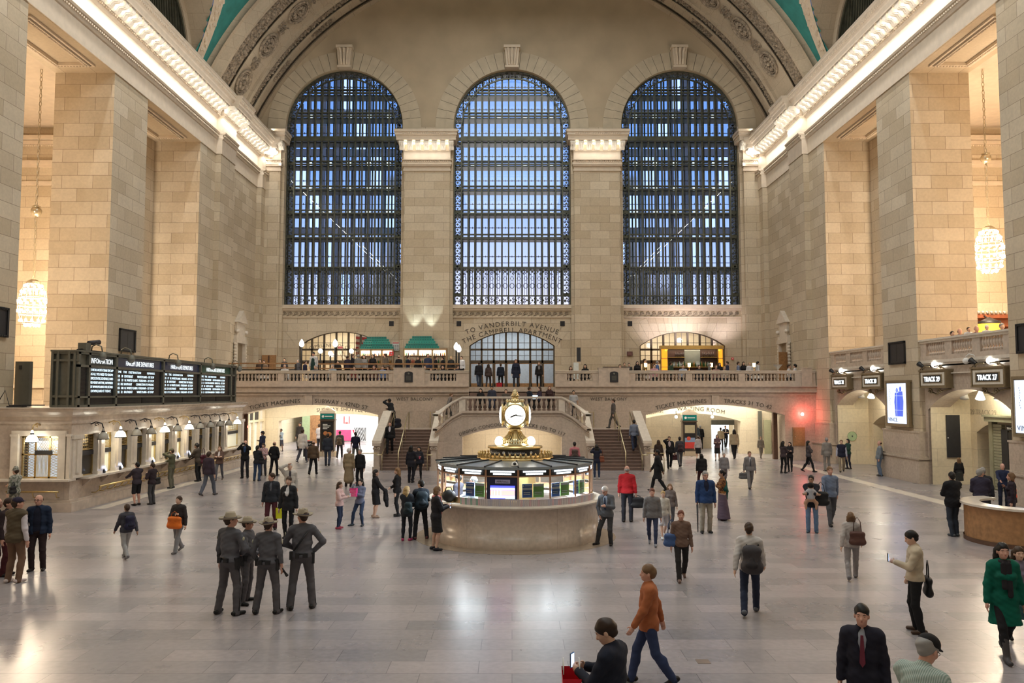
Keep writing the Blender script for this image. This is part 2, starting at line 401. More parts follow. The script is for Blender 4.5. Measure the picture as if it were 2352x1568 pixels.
# ---- entablature: architrave mouldings, frieze, bed mould, corona
PROF = [(0.0, 19.16), (0.06, 19.16), (0.06, 20.08), (0.12, 20.12), (0.16, 20.2), (0.10, 20.24), (0.10, 20.36), (0.24, 20.42), (0.28, 20.52), (0.05, 20.55), (0.05, 21.45), (0.14, 21.5), (0.2, 21.62), (0.28, 21.64), (0.28, 22.1), (1.0, 22.12), (1.04, 22.16), (1.04, 22.4), (1.1, 22.44), (1.25, 22.75), (1.3, 22.78), (1.3, 22.92), (0.0, 22.95)]
for s in (-1, 1):
 N = (-s, 0)
 path = [((s * WX, -9), N), ((s * WX, 49.9), N), ((s * 18.35, 49.95), N), ((s * 18.35, 52.5), N), ((s * WX, 52.55), N), ((s * WX, 58.15), N), ((s * 18.35, 58.2), N), ((s * 18.35, WY), N)]
 m = MB(); m.sweep(PROF, path)
 root = struct('trim_cornice_' + n_wall[s], m, TRIM)
 m = MB(); m.sweep([(0.29, 21.63), (0.29, 22.09), (1.0, 22.11)], path); m.build('shade_toned_soffit', ORN, root, kind='structure')  # darker colour paints in the shade of the gaps between brackets
 # egg and dart / bead rows
 m = MB(); y = 26.0
 while y < 59.4:
  x = 18.35 if (49.95 < y < 52.5 or y > 58.2) else WX
  m.ball((s * (x - 0.2), y, 20.3), 0.065, 5, 3, (1, 0.8, 1.0)); m.ball((s * (x - 0.26), y, 21.6), 0.06, 5, 3)
  m.ball((s * (x - 1.2), y, 22.62), 0.075, 5, 3, (1, 0.8, 1.6)); y += 0.17
 m.build('bead_row', TRIM, root, kind='structure')
 # scrolled brackets, one mesh shared by all
 mod = None; y = 26.2
 prof = [(0.28, 22.1), (0.28, 21.66), (0.40, 21.60), (0.52, 21.64), (0.58, 21.76), (0.66, 21.86), (0.78, 21.84), (0.92, 21.88), (0.98, 21.98), (0.94, 22.08), (0.9, 22.12)]
 bulbs = MB()
 i = 0
 while y < 59.2:
  x = 18.35 if (49.7 < y < 52.7 or y > 58.0) else WX
  if mod is None:
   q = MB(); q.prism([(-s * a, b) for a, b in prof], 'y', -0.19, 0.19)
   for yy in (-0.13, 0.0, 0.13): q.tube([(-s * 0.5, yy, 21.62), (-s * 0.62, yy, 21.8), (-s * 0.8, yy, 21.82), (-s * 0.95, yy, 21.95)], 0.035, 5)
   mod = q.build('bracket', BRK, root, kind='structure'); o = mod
  else:
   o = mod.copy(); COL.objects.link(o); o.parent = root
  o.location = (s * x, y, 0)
  bulbs.ball((s * (x - 0.62), y + 0.31, 21.98), 0.075, 7, 5)
  y += 0.62; i += 1
 bulbs.build('bulb_row', BULB, root, True, kind='structure')
 area('bracket_wash_light', (s * 17.2, 43.0, 21.0), (0, PI + s * 0.5, 0), 0.1, 32, 110, NEUT)
# ---- vault
VR, VZ = 21.1, 15.4
A0 = math.asin((22.9 - VZ) / VR)        # springing angle
def vault_pt(a, y, dr=0.0): r = VR + dr; return (-r * math.cos(a), y, VZ + r * math.sin(a))
def band(y0, y1, r0, r1, n=72):
 q = MB(); q.grid(lambda u, v: vault_pt(A0 * 0.9 + (PI - 1.8 * A0) * u, y0 + (y1 - y0) * v, r0 + (r1 - r0) * v), n, 1); return q
ceil = struct('ceiling', band(58.9, WY + 0.3, 0.05, 0.05), VAULT)
band(50.2, WY + 0.3, 0.35, 0.35).build('vault_shell', VAULT, ceil, True, kind='structure')
def cband(nm, mt, *a): return band(*a).build(nm, mt, ceil, True, kind='structure')
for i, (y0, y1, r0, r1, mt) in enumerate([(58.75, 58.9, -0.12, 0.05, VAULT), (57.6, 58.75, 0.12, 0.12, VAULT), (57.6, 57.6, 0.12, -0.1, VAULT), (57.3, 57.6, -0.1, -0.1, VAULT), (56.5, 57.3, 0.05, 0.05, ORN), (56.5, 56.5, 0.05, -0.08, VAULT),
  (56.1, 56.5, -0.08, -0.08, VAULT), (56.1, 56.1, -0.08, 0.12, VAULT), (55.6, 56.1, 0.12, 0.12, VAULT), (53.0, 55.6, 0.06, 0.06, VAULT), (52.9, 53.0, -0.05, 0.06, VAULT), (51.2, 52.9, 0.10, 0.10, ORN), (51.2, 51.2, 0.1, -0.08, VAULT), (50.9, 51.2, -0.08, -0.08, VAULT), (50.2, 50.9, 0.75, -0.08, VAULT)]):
 cband('arch_band', mt, y0, y1, r0, r1)
# leaf relief: scrolls and leaves standing out of the bands
def leaf_relief(nm, y0, y1, dr, step, size, a_from, a_to, seed):
 rnd = random.Random(seed); q = MB(); a = a_from
 while a < a_to:
  for k in range(3):
   y = y0 + (y1 - y0) * rnd.random(); aa = a + rnd.uniform(-1, 1) * step / VR * 0.5
   p = vault_pt(aa, y, dr - 0.02)
   th = rnd.uniform(0, PI); L = size * rnd.uniform(0.7, 1.3)
   t1 = Vector((math.sin(aa), 0, math.cos(aa))); t2 = Vector((0, 1, 0)); n_ = Vector((math.cos(aa), 0, -math.sin(aa)))
   d = t1 * math.cos(th) + t2 * math.sin(th); e = n_.cross(d)
   P = Vector(p); w = L * 0.42
   b = [P - d * L, P - e * w, P + d * L, P + e * w, P + n_ * (0.10 + 0.06 * rnd.random())]
   q.add([tuple(x) for x in b], [(0, 1, 4), (1, 2, 4), (2, 3, 4), (3, 0, 4)])
  a += step / VR
 return q.build(nm, ORN, ceil, kind='structure')
leaf_relief('leaf_band', 51.35, 52.75, 0.10, 0.15, 0.20, A0, PI - A0, 1)
leaf_relief('leaf_band', 56.6, 57.2, 0.05, 0.15, 0.14, A0, PI - A0, 2)
for k in range(12):
 ac = A0 + 0.06 + (PI - 2 * A0 - 0.12) * k / 11
 leaf_relief('leaf_panel', 57.85, 58.55, 0.12, 0.07, 0.15, ac - 0.042, ac + 0.042, 10 + k)
# rosettes in round frames, joined by leaf work
def rosette(a):
 q = MB(); q.lathe([(0.92, 0.0), (0.98, 0.10), (0.9, 0.16), (0.80, 0.12), (0.78, 0.0)], n=24); q.lathe([(0.70, 0.02), (0.72, 0.07), (0.66, 0.10), (0.64, 0.02)], n=24)
 for i in range(12):
  t = 2 * PI * i / 12; c, s_ = math.cos(t), math.sin(t)
  q.ball((0.40 * c, 0.40 * s_, 0.05), 0.1, 6, 4, (1 + 1.2 * abs(c), 1 + 1.2 * abs(s_), 1.0))
 q.ball((0, 0, 0.06), 0.17, 8, 5)
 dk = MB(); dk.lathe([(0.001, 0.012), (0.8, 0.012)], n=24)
 t1 = Vector((math.sin(a), 0, math.cos(a))); t2 = Vector((0, 1, 0)); n_ = Vector((math.cos(a), 0, -math.sin(a)))
 M = Matrix(((t1.x, t2.x, n_.x, 0), (t1.y, t2.y, n_.y, 0), (t1.z, t2.z, n_.z, 0), (0, 0, 0, 1)))
 P = Vector(vault_pt(a, 54.3, 0.04)); M.translation = P
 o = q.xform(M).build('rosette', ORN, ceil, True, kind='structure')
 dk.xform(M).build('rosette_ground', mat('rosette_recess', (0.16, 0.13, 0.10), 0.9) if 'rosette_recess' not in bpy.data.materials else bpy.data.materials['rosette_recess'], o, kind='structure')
RS = [A0 + 0.135 + 0.148 * i for i in range(16)]
for a in RS:
 if a < PI - A0 - 0.1: rosette(a)
for a, b in zip(RS, RS[1:]):
 if b < PI - A0 - 0.1:
  leaf_relief('leaf_panel', 53.75, 54.85, 0.06, 0.05, 0.12, (a + b) / 2 - 0.018, (a + b) / 2 + 0.018, int(a * 1000))
# teal sky vault with the clerestory cross vaults
CL = [44.0, 33.8, 23.5, 13.2]; CR, CZ = 4.75, 24.2
def cross(u, r):
 # stilted arch: two straight legs and a half circle
 if u < .2: return (r, 22.3 + (CZ - 22.3) * u / .2)
 if u > .8: return (-r, 22.3 + (CZ - 22.3) * (1 - u) / .2)
 a = PI * (u - .2) / .6; return (r * math.cos(a), CZ + r * math.sin(a))
q = MB(); nu, nv = 90, 180
y0, y1 = -9.0, 50.4
def inside(a, y):
 x, yy, z = vault_pt(a, y, 0.75)
 return z < CZ + CR + 0.8 and any((yy - c) ** 2 + max(0, z - CZ) ** 2 < CR ** 2 for c in CL)
vs = [[vault_pt(A0 * 0.9 + (PI - 1.8 * A0) * i / nu, y0 + (y1 - y0) * j / nv, 0.75) for j in range(nv + 1)] for i in range(nu + 1)]
for i in range(nu):
 for j in range(nv):
  if inside(A0 * 0.9 + (PI - 1.8 * A0) * (i + .5) / nu, y0 + (y1 - y0) * (j + .5) / nv): continue
  q.add([vs[i][j], vs[i + 1][j], vs[i + 1][j + 1], vs[i][j + 1]], [(0, 1, 2, 3)])
q.build('sky_vault', TEAL, ceil, True, kind='structure')
def vx(z): return math.sqrt(max(1, (VR + 0.75) ** 2 - (z - VZ) ** 2))
for s in (-1, 1):
 for ci, c in enumerate(CL[:3]):
  q = MB(); q.grid(lambda u, v: (s * (19.9 + (vx(cross(u, CR)[1]) - 19.9) * v), c + cross(u, CR)[0], cross(u, CR)[1]), 40, 2)
  q.build('lunette_vault', VAULT, ceil, True, kind='structure')
  # carved rib where the lunette meets the sky vault
  q = MB(); rnd = random.Random(ci)
  for k in range(41):
   u = k / 40
   for r in range(5):
    rr = CR + 0.1 + 0.75 * rnd.random(); uu = min(1, max(0, u + rnd.uniform(-.012, .012))); yy, zz = cross(uu, rr); yy += c
    if zz > 22: q.ball((s * (vx(zz) - 0.05), yy, zz), 0.11 + 0.06 * rnd.random(), 5, 3, (0.8, 1, 1.3))
  q.grid(lambda u, v: (s * (vx(cross(u, CR + .9 * v)[1]) - 0.06), c + cross(u, CR - .02 + .92 * v)[0], cross(u, CR - .02 + .92 * v)[1]), 40, 2)
  q.build('lunette_rib', TRIM, ceil, kind='structure')
  q = MB(); arch_wall(q, 'x', s * 19.8, c - CR - 0.1, c + CR + 0.1, 22.3, CZ + CR + 0.2, c, 4.2, 22.5, CZ, 4.2, s * 0.5)
  q.build('lunette_wall', VAULT, ceil, kind='structure')
  w = MB(); k = -4.1
  while k < 4.15:
   h = math.sqrt(max(0.01, 4.2 ** 2 - k * k)); w.box(*sorted((s * 20.0, s * 20.1)), c + k - 0.04, c + k + 0.04, 22.6, CZ + h); k += 0.22
  for zz in (23.6, 25.0): w.box(*sorted((s * 19.95, s * 20.1)), c - 4.1, c + 4.1, zz, zz + 0.08)
  arch_ring(w, 'x', s * 20.0, c, 4.0, 22.6, CZ, 4.0, 0.22, -s * 0.1)
  w.box(*sorted((s * 20.5, s * 20.6)), c - 4.6, c + 4.6, 22.3, 29)
  q = w.build('lunette_window', BRONZE, ceil, kind='structure')
# ---- west wall
CXS = (-12.65, 0.0, 12.65); HW = 4.40; Z0W, ZSW = 10.67, 24.2
m = MB(); m2 = MB()
edges = [-19.5, -6.325, 6.325, 19.5]
for i, cx in enumerate(CXS):
 arch_wall(m, 'y', WY, edges[i], edges[i + 1], 10.4, 24.2, cx, HW, Z0W, 24.19, 0.01, 0.9, 2, False)
 arch_wall(m2, 'y', WY, edges[i], edges[i + 1], 24.2, 38, cx, HW, 24.2, 24.2, HW, 0.9, 36)
 arch_wall(m, 'y', WY, edges[i], edges[i + 1], 4.0, 10.4, cx, 3.17, 4.5, 7.62, 1.05, 0.5, 20)
w_west = struct('wall_west', m, STONE)
m2.build('lunette_wall', PLASTER, w_west, kind='structure')
AST = mat('pale_arch_stone', (0.52, 0.45, 0.34), 0.8, var=0.08, vs=2)
for cx in CXS:
 m = MB(); arch_ring(m, 'y', WY, cx, HW + 0.02, ZSW - 0.3, ZSW, HW + 0.02, 0.62, -0.10, 36); arch_ring(m, 'y', WY, cx, HW + 0.64, ZSW - 0.3, ZSW, HW + 0.64, 0.75, -0.05, 36)
 m.build('arch_moulding', AST, w_west, kind='structure')
 m = MB()
 for k in range(1, 26):
  a = PI * k / 26; c_, s_ = -math.cos(a), math.sin(a)
  for r0, r1, yy in ((HW + .03, HW + .63, .105), (HW + .66, HW + 1.38, .055)): m.bar((cx + c_ * r0, WY - yy, ZSW + s_ * r0), (cx + c_ * r1, WY - yy, ZSW + s_ * r1), 0.025, 0.012)
 m.build('stone_joints', INK, w_west, kind='structure')
 m = MB()   # carved keystone
 m.prism([(-0.42, 28.75), (0.42, 28.75), (0.55, 30.1), (-0.55, 30.1)], 'y', WY - 0.5, WY); m.box(cx * 0 - 0.62, 0.62, WY - 0.62, WY, 30.1, 30.3); m.box(-0.5, 0.5, WY - 0.55, WY, 28.6, 28.75)
 for k in (-0.25, 0, 0.25): m.tube([(k * 0.8, WY - 0.5, 28.8), (k * 0.9, WY - 0.62, 29.2), (k, WY - 0.55, 29.7), (k * 1.3, WY - 0.66, 30.05)], 0.09, 6)
 for v in range(len(m.v)): m.v[v] = (m.v[v][0] + cx, m.v[v][1], m.v[v][2])
 m.build('keystone', TRIM, w_west, kind='structure')
# pilasters with lit capitals
def cap_modillions(root, x0, x1, yb, n):
 prof = [(0.1, 22.75), (0.1, 22.2), (0.24, 22.12), (0.36, 22.18), (0.42, 22.34), (0.52, 22.42), (0.66, 22.44), (0.74, 22.58), (0.7, 22.72)]
 for i in range(n):
  x = x0 + (x1 - x0) * i / (n - 1)
  q = MB(); q.prism([(yb - a, b) for a, b in prof], 'x', x - 0.19, x + 0.19)
  for k in (-0.12, 0, 0.12): q.tube([(x + k, yb - 0.3, 22.14), (x + k, yb - 0.46, 22.36), (x + k, yb - 0.62, 22.4), (x + k, yb - 0.75, 22.55)], 0.04, 5)
  q.build('bracket', BRK, root, kind='structure')
  b = MB()
  if i < n - 1: b.ball((x + (x1 - x0) / (n - 1) / 2, yb - 0.5, 22.55), 0.08, 7, 5); b.build('bulb', BULB, root, True, kind='structure')
PY = 59.05
for k, (xa, xb) in enumerate(((-8.05, -4.62), (4.62, 8.05), (-18.4, -17.25), (17.25, 18.4))):
 m = MB(); m.box(xa, xb, PY, WY + .05, 4.5, 20.6)
 m.box(xa - 0.22, xa, PY + 0.3, WY, 4.5, 22.1); m.box(xb, xb + 0.22, PY + 0.3, WY, 4.5, 22.1)
 root = struct('trim_pilaster_%d' % (k + 1), m, STONE)
 m = MB(); e = 0.0
 for z0, z1, o in ((20.6, 20.75, 0.08), (20.75, 20.95, 0.03), (20.95, 21.05, 0.16), (21.05, 21.2, 0.22), (21.2, 21.4, 0.10), (21.4, 21.46, 0.2), (21.46, 22.1, 0.06), (22.1, 22.2, 0.12), (22.2, 22.75, 0.1), (22.75, 22.95, 0.78), (22.95, 23.1, 0.82), (23.1, 23.3, 0.92), (23.3, 23.5, 1.0)):
  m.box(xa - o * 0.62, xb + o * 0.62, PY - o, WY, z0, z1)
 for i in range(int((xb - xa) / 0.16)): m.ball((xa + 0.08 + i * 0.16, PY - 0.16, 21.3), 0.06, 5, 3); m.ball((xa + 0.08 + i * 0.16, PY - 0.94, 23.2), 0.06, 5, 3)
 m.build('capital', TRIM, root, kind='structure')
 cap_modillions(root, xa - 0.12, xb + 0.12, PY, 7 if xb - xa > 2 else 3)
 area('capital_light', ((xa + xb) / 2, PY - 0.42, 22.0), (0.0, 0, 0), xb - xa, 0.1, 7, NEUT)
 area('capital_wash_light', ((xa + xb) / 2, PY - 0.9, 21.7), (PI - 0.5, 0, 0), xb - xa, 0.1, 10, NEUT)
# sill, running scroll frieze
for i, cx in enumerate(CXS):
 m = MB(); m.box(cx - 4.45, cx + 4.45, WY - 0.25, WY + 0.3, 10.4, 10.66); m.box(cx - 4.45, cx + 4.45, WY - 0.12, WY, 9.72, 9.78); m.box(cx - 4.45, cx + 4.45, WY - 0.12, WY, 10.24, 10.4)
 r = struct('trim_frieze_%d' % (i + 1), m, TRIM)
 m = MB(); k = int(8.8 / 0.44)
 for j in range(k):
  x = cx - 4.3 + j * 0.44
  pts = [(x + 0.17 * (1 - t / 9) * math.cos(t * 1.05), WY - 0.03, 10.01 + 0.17 * (1 - t / 9) * math.sin(t * 1.05)) for t in range(9)]
  m.tube([(x - 0.27, WY - 0.03, 9.84)] + pts[::-1][::-1], 0.035, 5)
 m.build('scroll', ORN, r, kind='structure')
# ================================================================== WEST WINDOWS
rings = random.Random(3)
def filigree(mb, pts, y, w, step=0.40):
 """scrollwork along a centre line of (x, z, tangent angle)."""
 acc = 0.0; side = 1
 for (x, z, t) in pts:
  c, s_ = math.cos(t), math.sin(t)
  for k in (-1, 1):
   ox, oz = -s_ * w * 0.23 * k, c * w * 0.23 * k
   r = w * 0.19
   sp = [(x + ox + r * (1 - i / 8.5) * math.cos(t + side * k * i * 1.0), y, z + oz + r * (1 - i / 8.5) * math.sin(t + side * k * i * 1.0)) for i in range(7)]
   mb.tube(sp, 0.03, 4, cap=False)
  a = w * 0.45
  mb.bar((x - s_ * a, y, z + c * a), (x + s_ * a, y, z - c * a), 0.03)
  mb.cbox((x + c * step * 0.5, y, z + s_ * step * 0.5), (0.13, 0.04, 0.13), 0, 0, 0.78 + t)
  side = -side
def west_window(idx, cx):
 y = WY + 0.45
 root = struct('window_%d' % idx, MB().box(cx - 4.4, cx + 4.4, y - 0.05, y + 0.3, 10.66, 10.76), BRONZE)
 root['label'] = None
 del root['label']
 # inner glass
 g = MB(); c = arch_curve(HW, HW, 36); pts = [(cx - HW, y + 0.12, 10.7)] + [(cx + a, y + 0.12, ZSW + b) for a, b in c] + [(cx + HW, y + 0.12, 10.7)]
 g.add(pts, [tuple(range(len(pts)))]); g.build('glass', GLASS, root, kind='structure')
 hw2 = 3.82
 def top(x, r): d = r * r - x * x; return ZSW + math.sqrt(max(0, d))
 m = MB(); N = 15
 xs = [-hw2 + 2 * hw2 * i / N for i in range(N + 1)]
 for i, x in enumerate(xs):
  zt = top(x, hw2); m.box(cx + x - 0.055, cx + x + 0.055, y - 0.12, y + 0.1, 10.7, zt + (0.02 if abs(x) < hw2 - .01 else 0))
 hz = [26.95, 25.15, 23.27, 21.42, 19.5, 17.66, 15.8, 13.55, 11.4]
 for z in hz:
  w = hw2 if z <= ZSW else math.sqrt(max(0.01, hw2 ** 2 - (z - ZSW) ** 2))
  for o in (0, 0.24) if z > 13.6 else (0,): m.box(cx - w, cx + w, y - 0.14, y + 0.1, z + o - 0.04, z + o + 0.04)
  if z < 24: m.box(cx - HW, cx - hw2, y - 0.1, y + 0.1, z - 0.04, z + 0.2); m.box(cx + hw2, cx + HW, y - 0.1, y + 0.1, z - 0.04, z + 0.2)
 m.box(cx - hw2, cx + hw2, y - 0.2, y + 0.15, 23.2, 23.55)
 arch_ring(m, 'y', y - 0.14, cx, hw2 - 0.05, 10.7, ZSW, hw2 - 0.05, 0.1, -0.1, 36)
 arch_ring(m, 'y', y - 0.14, cx, HW - 0.09, 10.7, ZSW, HW - 0.09, 0.1, -0.06, 36)
 m.build('mullions', BRONZE, root, kind='structure')
 # scrollwork border
 m = MB(); pts = []; wb = HW - hw2; rc = (HW + hw2) / 2; step = 0.40
 z = 11.0
 while z < ZSW: pts += [(cx - rc, z, PI / 2), (cx + rc, z, PI / 2)]; z += step
 k = int(PI * rc / step)
 for i in range(1, k): a = PI * i / k; pts.append((cx - rc * math.cos(a), ZSW + rc * math.sin(a), PI / 2 - a))
 filigree(m, pts, y - 0.08, wb, step)
 bp = MB(); arch_ring(bp, 'y', y + 0.02, cx, hw2, 10.7, ZSW, hw2, wb, -0.01, 36)
 m.build('scroll_border', BRONZE, root, kind='structure')
 # openwork band over the bottom panes
 m = MB()
 for z, w in ((11.05, 0.62), (13.2, 0.6)):
  pts = []; x = -hw2 + 0.25
  while x < hw2: pts.append((cx + x, z, 0.0)); x += 0.4 * 1.02
  filigree(m, pts, y - 0.1, w, 0.4)
 for x0, x1 in zip(xs, xs[1:]):
  for f in (0.33, 0.67): xx = cx + x0 + (x1 - x0) * f; m.box(xx - 0.018, xx + 0.018, y - 0.1, y - 0.06, 11.4, 13.5)
  xm = cx + (x0 + x1) / 2
  m.tube([(xm + 0.17 * math.cos(t * PI / 4), y - 0.08, 12.15 + 0.2 * math.sin(t * PI / 4)) for t in range(8)], 0.022, 4, closed=True)
  m.tube([(xm + 0.12 * math.cos(t * PI / 4), y - 0.08, 12.7 + 0.14 * math.sin(t * PI / 4)) for t in range(8)], 0.022, 4, closed=True)
 m.build('grille', BRONZE, root, kind='structure')
 # glass walkways and the outer glazing
 m = MB(); yo = WY + 2.1
 for x in xs: m.box(cx + x - 0.05, cx + x + 0.05, yo - 0.1, yo + 0.1, 10.6, 29)
 for z in hz[:-1]:
  m.box(cx - 4.4, cx + 4.4, WY + 1.0, yo, z - 0.03, z + 0.07)
  m.box(cx - 4.4, cx + 4.4, yo - 0.08, yo + 0.08, z + 0.05, z + 0.3)
  for o in (0.62, 1.1): m.box(cx - 4.4, cx + 4.4, yo - 0.03, yo + 0.03, z + o - 0.02, z + o + 0.02)
  for x0, x1 in zip(xs, xs[1:]): xm = cx + (x0 + x1) / 2; m.box(xm - 0.02, xm + 0.02, yo - 0.05, yo + 0.05, z + 1.04, z + 1.18)
 for x in (-4.45, 4.45): m.box(cx + x - 0.1, cx + x + 0.1, WY + 0.95, yo, 10.6, 29)
 m.box(cx - 4.4, cx + 4.4, WY + 0.9, yo + 0.1, 10.5, 10.68); m.box(cx - 4.4, cx + 4.4, WY + 0.9, yo + 0.1, 28.8, 29)
 m.build('outer_frame', BRONZE, root, kind='structure')
 g = MB(); g.quad((cx - 4.4, yo + 0.02, 10.6), (cx + 4.4, yo + 0.02, 10.6), (cx + 4.4, yo + 0.02, 29), (cx - 4.4, yo + 0.02, 29)); g.build('outer_glass', GLASS, root, kind='structure')
 # added glowing plates standing in for lamp reflections in the panes
 m = MB()
 for z in ([25.15, 19.5, 17.66, 21.42] if cx else [25.15, 17.66, 21.42]):
  for i in range(2, 15, 3 if cx else 4): xm = cx + (xs[i] + xs[i - 1]) / 2; m.box(xm - 0.14, xm + 0.14, yo - 0.22, yo - 0.16, z + 0.2, z + (0.62 if cx else 0.42))
 m.build('reflection_plates', emis('reflection_glow_%d' % idx, (0.85, 1.0, 0.98), 1.3 if cx else 1.5), root, True, kind='structure')
for i, cx in enumerate(CXS): west_window(i + 1, cx)
# buildings across the avenue, seen through the side windows
for k, (x0, x1) in enumerate(((-44, -9.6), (9.6, 46))):
 r = thing('office_building', 'dark office block with rows of windows seen through the %s arched window' % ('left' if k == 0 else 'right'), 'building', ((x0 + x1) / 2, 92, 0))
 m = MB(); m.box(x0, x1, 92, 104, 0, 80); m.build('wall', mat('facade_%d' % k, (0.13, 0.15, 0.17), 0.8), r)
 fg, fl = mat('facade_glass_%d' % k, (0.8, 0.9, 1.0), 0.08, 1.0, var=0.02), emis('lit_office_%d' % k, (0.45, 0.6, 0.95), 1.0)
 for zi in range(6):
  for xi in range(16):
   x = (-9.6 - 1.5 - xi * 1.75 if k == 0 else 10.0 + xi * 1.75); z = 14 + zi * 4.6
   MB().box(x, x + 1.2, 91.9, 92, z, z + 3.7).build('window', fg if (xi * 7 + zi * 3) % 5 else fl, r)
# ================================================================== WEST BALCONY WALL WITH DOORWAYS
FR = mat('dark_brown_bronze_frame', (0.10, 0.075, 0.05), 0.45, 0.3)
for i, cx in enumerate(CXS):
 y = WY + 0.3; hw = 3.17
 root = struct('door_%d' % (i + 1), MB().box(cx - hw, cx + hw, y - 0.05, y + 0.1, 4.5, 4.56), FR)
 m = MB(); c = arch_curve(hw, 1.05, 28)
 def topz(x): R = (hw * hw + 1.05 ** 2) / 2.1; return 7.62 - (R - 1.05) + math.sqrt(R * R - x * x)
 for j in range(8):
  x = -hw + 2 * hw * j / 7; m.box(cx + x - 0.07, cx + x + 0.07, y - 0.08, y + 0.08, 4.5, topz(max(-hw, min(hw, x))))
  if j < 7:
   xm = x + hw / 7
   m.box(cx + xm - 0.018, cx + xm + 0.018, y - 0.03, y + 0.03, 6.4, topz(xm))
 for z, t in ((6.45, 0.1), (7.35, 0.07)): m.box(cx - hw, cx + hw, y - 0.08, y + 0.08, z - t, z + t)
 for z in (6.9, 7.85): m.box(cx - hw, cx + hw, y - 0.03, y + 0.03, z - 0.018, z + 0.018)
 arch_ring(m, 'y', y - 0.08, cx, hw - 0.1, 4.5, 7.62, 1.0, 0.12, -0.02, 28)
 m.build('frame', FR, root, kind='structure')
 g = MB(); pts = [(cx - hw, y, 6.4)] + [(cx + a, y, 7.62 + b) for a, b in c] + [(cx + hw, y, 6.4)]; g.add(pts, [tuple(range(len(pts)))]); g.build('glass', GLASS, root, kind='structure')
 # voussoirs: flat fan of stone blocks round the arch
 q = MB(); R = (hw * hw + 1.05 ** 2) / 2.1; zc = 7.62 - (R - 1.05); a_ = math.asin(hw / R)
 for j in range(15):
  t0 = -a_ * 1.05 + 2.1 * a_ * j / 15 + 0.006; t1 = -a_ * 1.05 + 2.1 * a_ * (j + 1) / 15 - 0.006
  r1 = R + 1.55; q.prism([(cx + R * math.sin(t0), zc + R * math.cos(t0)), (cx + R * math.sin(t1), zc + R * math.cos(t1)), (cx + r1 * math.sin(t1), zc + r1 * math.cos(t1)), (cx + r1 * math.sin(t0), zc + r1 * math.cos(t0))], 'y', WY - 0.025, WY + 0.02)
 q.build('arch_stones', STONE, w_west, kind='structure')
 # room beyond
 b = MB(); b.box(cx - 5, cx + 5, WY + 5.5, WY + 5.7, 4.4, 10); b.box(cx - 5, cx - 4.9, WY + .9, WY + 5.5, 4.4, 10); b.box(cx + 4.9, cx + 5, WY + .9, WY + 5.5, 4.4, 10); b.box(cx - 5, cx + 5, WY + 0.9, WY + 5.6, 9.6, 9.8)
 b.build('wall_vestibule', CREAM if i != 1 else mat('vestibule_grey', (0.42, 0.44, 0.46), 0.5), root, kind='structure')
 area('vestibule_light', (cx, WY + 3, 9.3), (0, 0, 0), 6, 3, (230, 200, 200)[i], (WARM, COOL, WARM)[i])
 # lower leaves of the doors
 m = MB()
 for j in range(7):
  x = cx - hw + 2 * hw * (j + .5) / 7
  for dx in (-0.4, 0.36): m.box(x + dx, x + dx + 0.07, y - 0.04, y + 0.04, 4.5, 6.4)
  m.box(x - 0.4, x + 0.42, y - 0.04, y + 0.04, 4.5, 4.85); m.box(x - 0.4, x + 0.42, y - 0.04, y + 0.04, 6.28, 6.4)
 m.build('door_leaf', WOOD, root, kind='structure')
# dark square vents and alarm boxes on the west wall
for (px, py, lab) in ((899, 743, 'left of the pilaster beside the green box pyramid'), (1054, 743, 'left of the doorway inscription'), (1292, 743, 'right of the doorway inscription'), (1447, 743, 'above the right balcony bar')):
 p = atY(px, py, WY - 0.03); m = MB(); m.box(p[0] - 0.17, p[0] + 0.17, WY - 0.04, WY + 0.02, p[2] - 0.19, p[2] + 0.19)
 o = m.build('wall_vent', IRON); tag(o, 'square dark vent, ' + lab, 'vent')
 q = MB()
 for k in range(5): q.box(p[0] - 0.15, p[0] + 0.15, WY - 0.06, WY - 0.04, p[2] - 0.15 + k * 0.07, p[2] - 0.13 + k * 0.07)
 q.build('louvre', BLACKM, o)
# inscription over the middle doorway
m = MB(); text_to(m, 'TO VANDERBILT AVENUE', 0.50, on_y_arc(0, WY - 0.04, 9.10, 9.3), space=1.25); text_to(m, 'THE CAMPBELL APARTMENT', 0.50, on_y_arc(0, WY - 0.04, 8.62, 8.0), space=1.2)
m.build('inscription', INK, w_west, label='dark engraved inscription in two curved lines', kind='structure')
# ================================================================== BALCONY
BY = 49.7
m = MB(); m.box(-WX, WX, BY, WY + 6, 4.2, 4.5)
struct('floor_balcony', m, MARB)
m = MB()
for cx in (-12.5, 12.5): arch_wall(m, 'y', BY, *((-WX, -7.3) if cx < 0 else (7.3, WX)), 0, 4.3, cx, 4.27, 0, 2.77, 0.62, 1.6, 28)
m.quad((-7.3, BY, 0), (-2.65, BY, 0), (-2.65, BY, 4.3), (-7.3, BY, 4.3)); m.quad((2.65, BY, 0), (7.3, BY, 0), (7.3, BY, 4.3), (2.65, BY, 4.3))
for s in (-1, 1): m.quad((s * 2.65, BY, 0), (s * 2.65, BY + 5, 0), (s * 2.65, BY + 5, 4.5), (s * 2.65, BY, 4.5))
w_bal = struct('wall_balcony', m, MARB)
m = MB()
for a, b in ((-WX, -2.65), (2.65, WX)):
 m.box(a, b, BY - 0.10, BY, 3.98, 4.06); m.box(a, b, BY - 0.06, BY, 4.06, 4.16); m.box(a, b, BY - 0.22, BY, 4.16, 4.24); m.box(a, b, BY - 0.16, BY, 4.24, 4.52); m.box(a, b, BY - 0.3, BY, 4.50, 4.57)
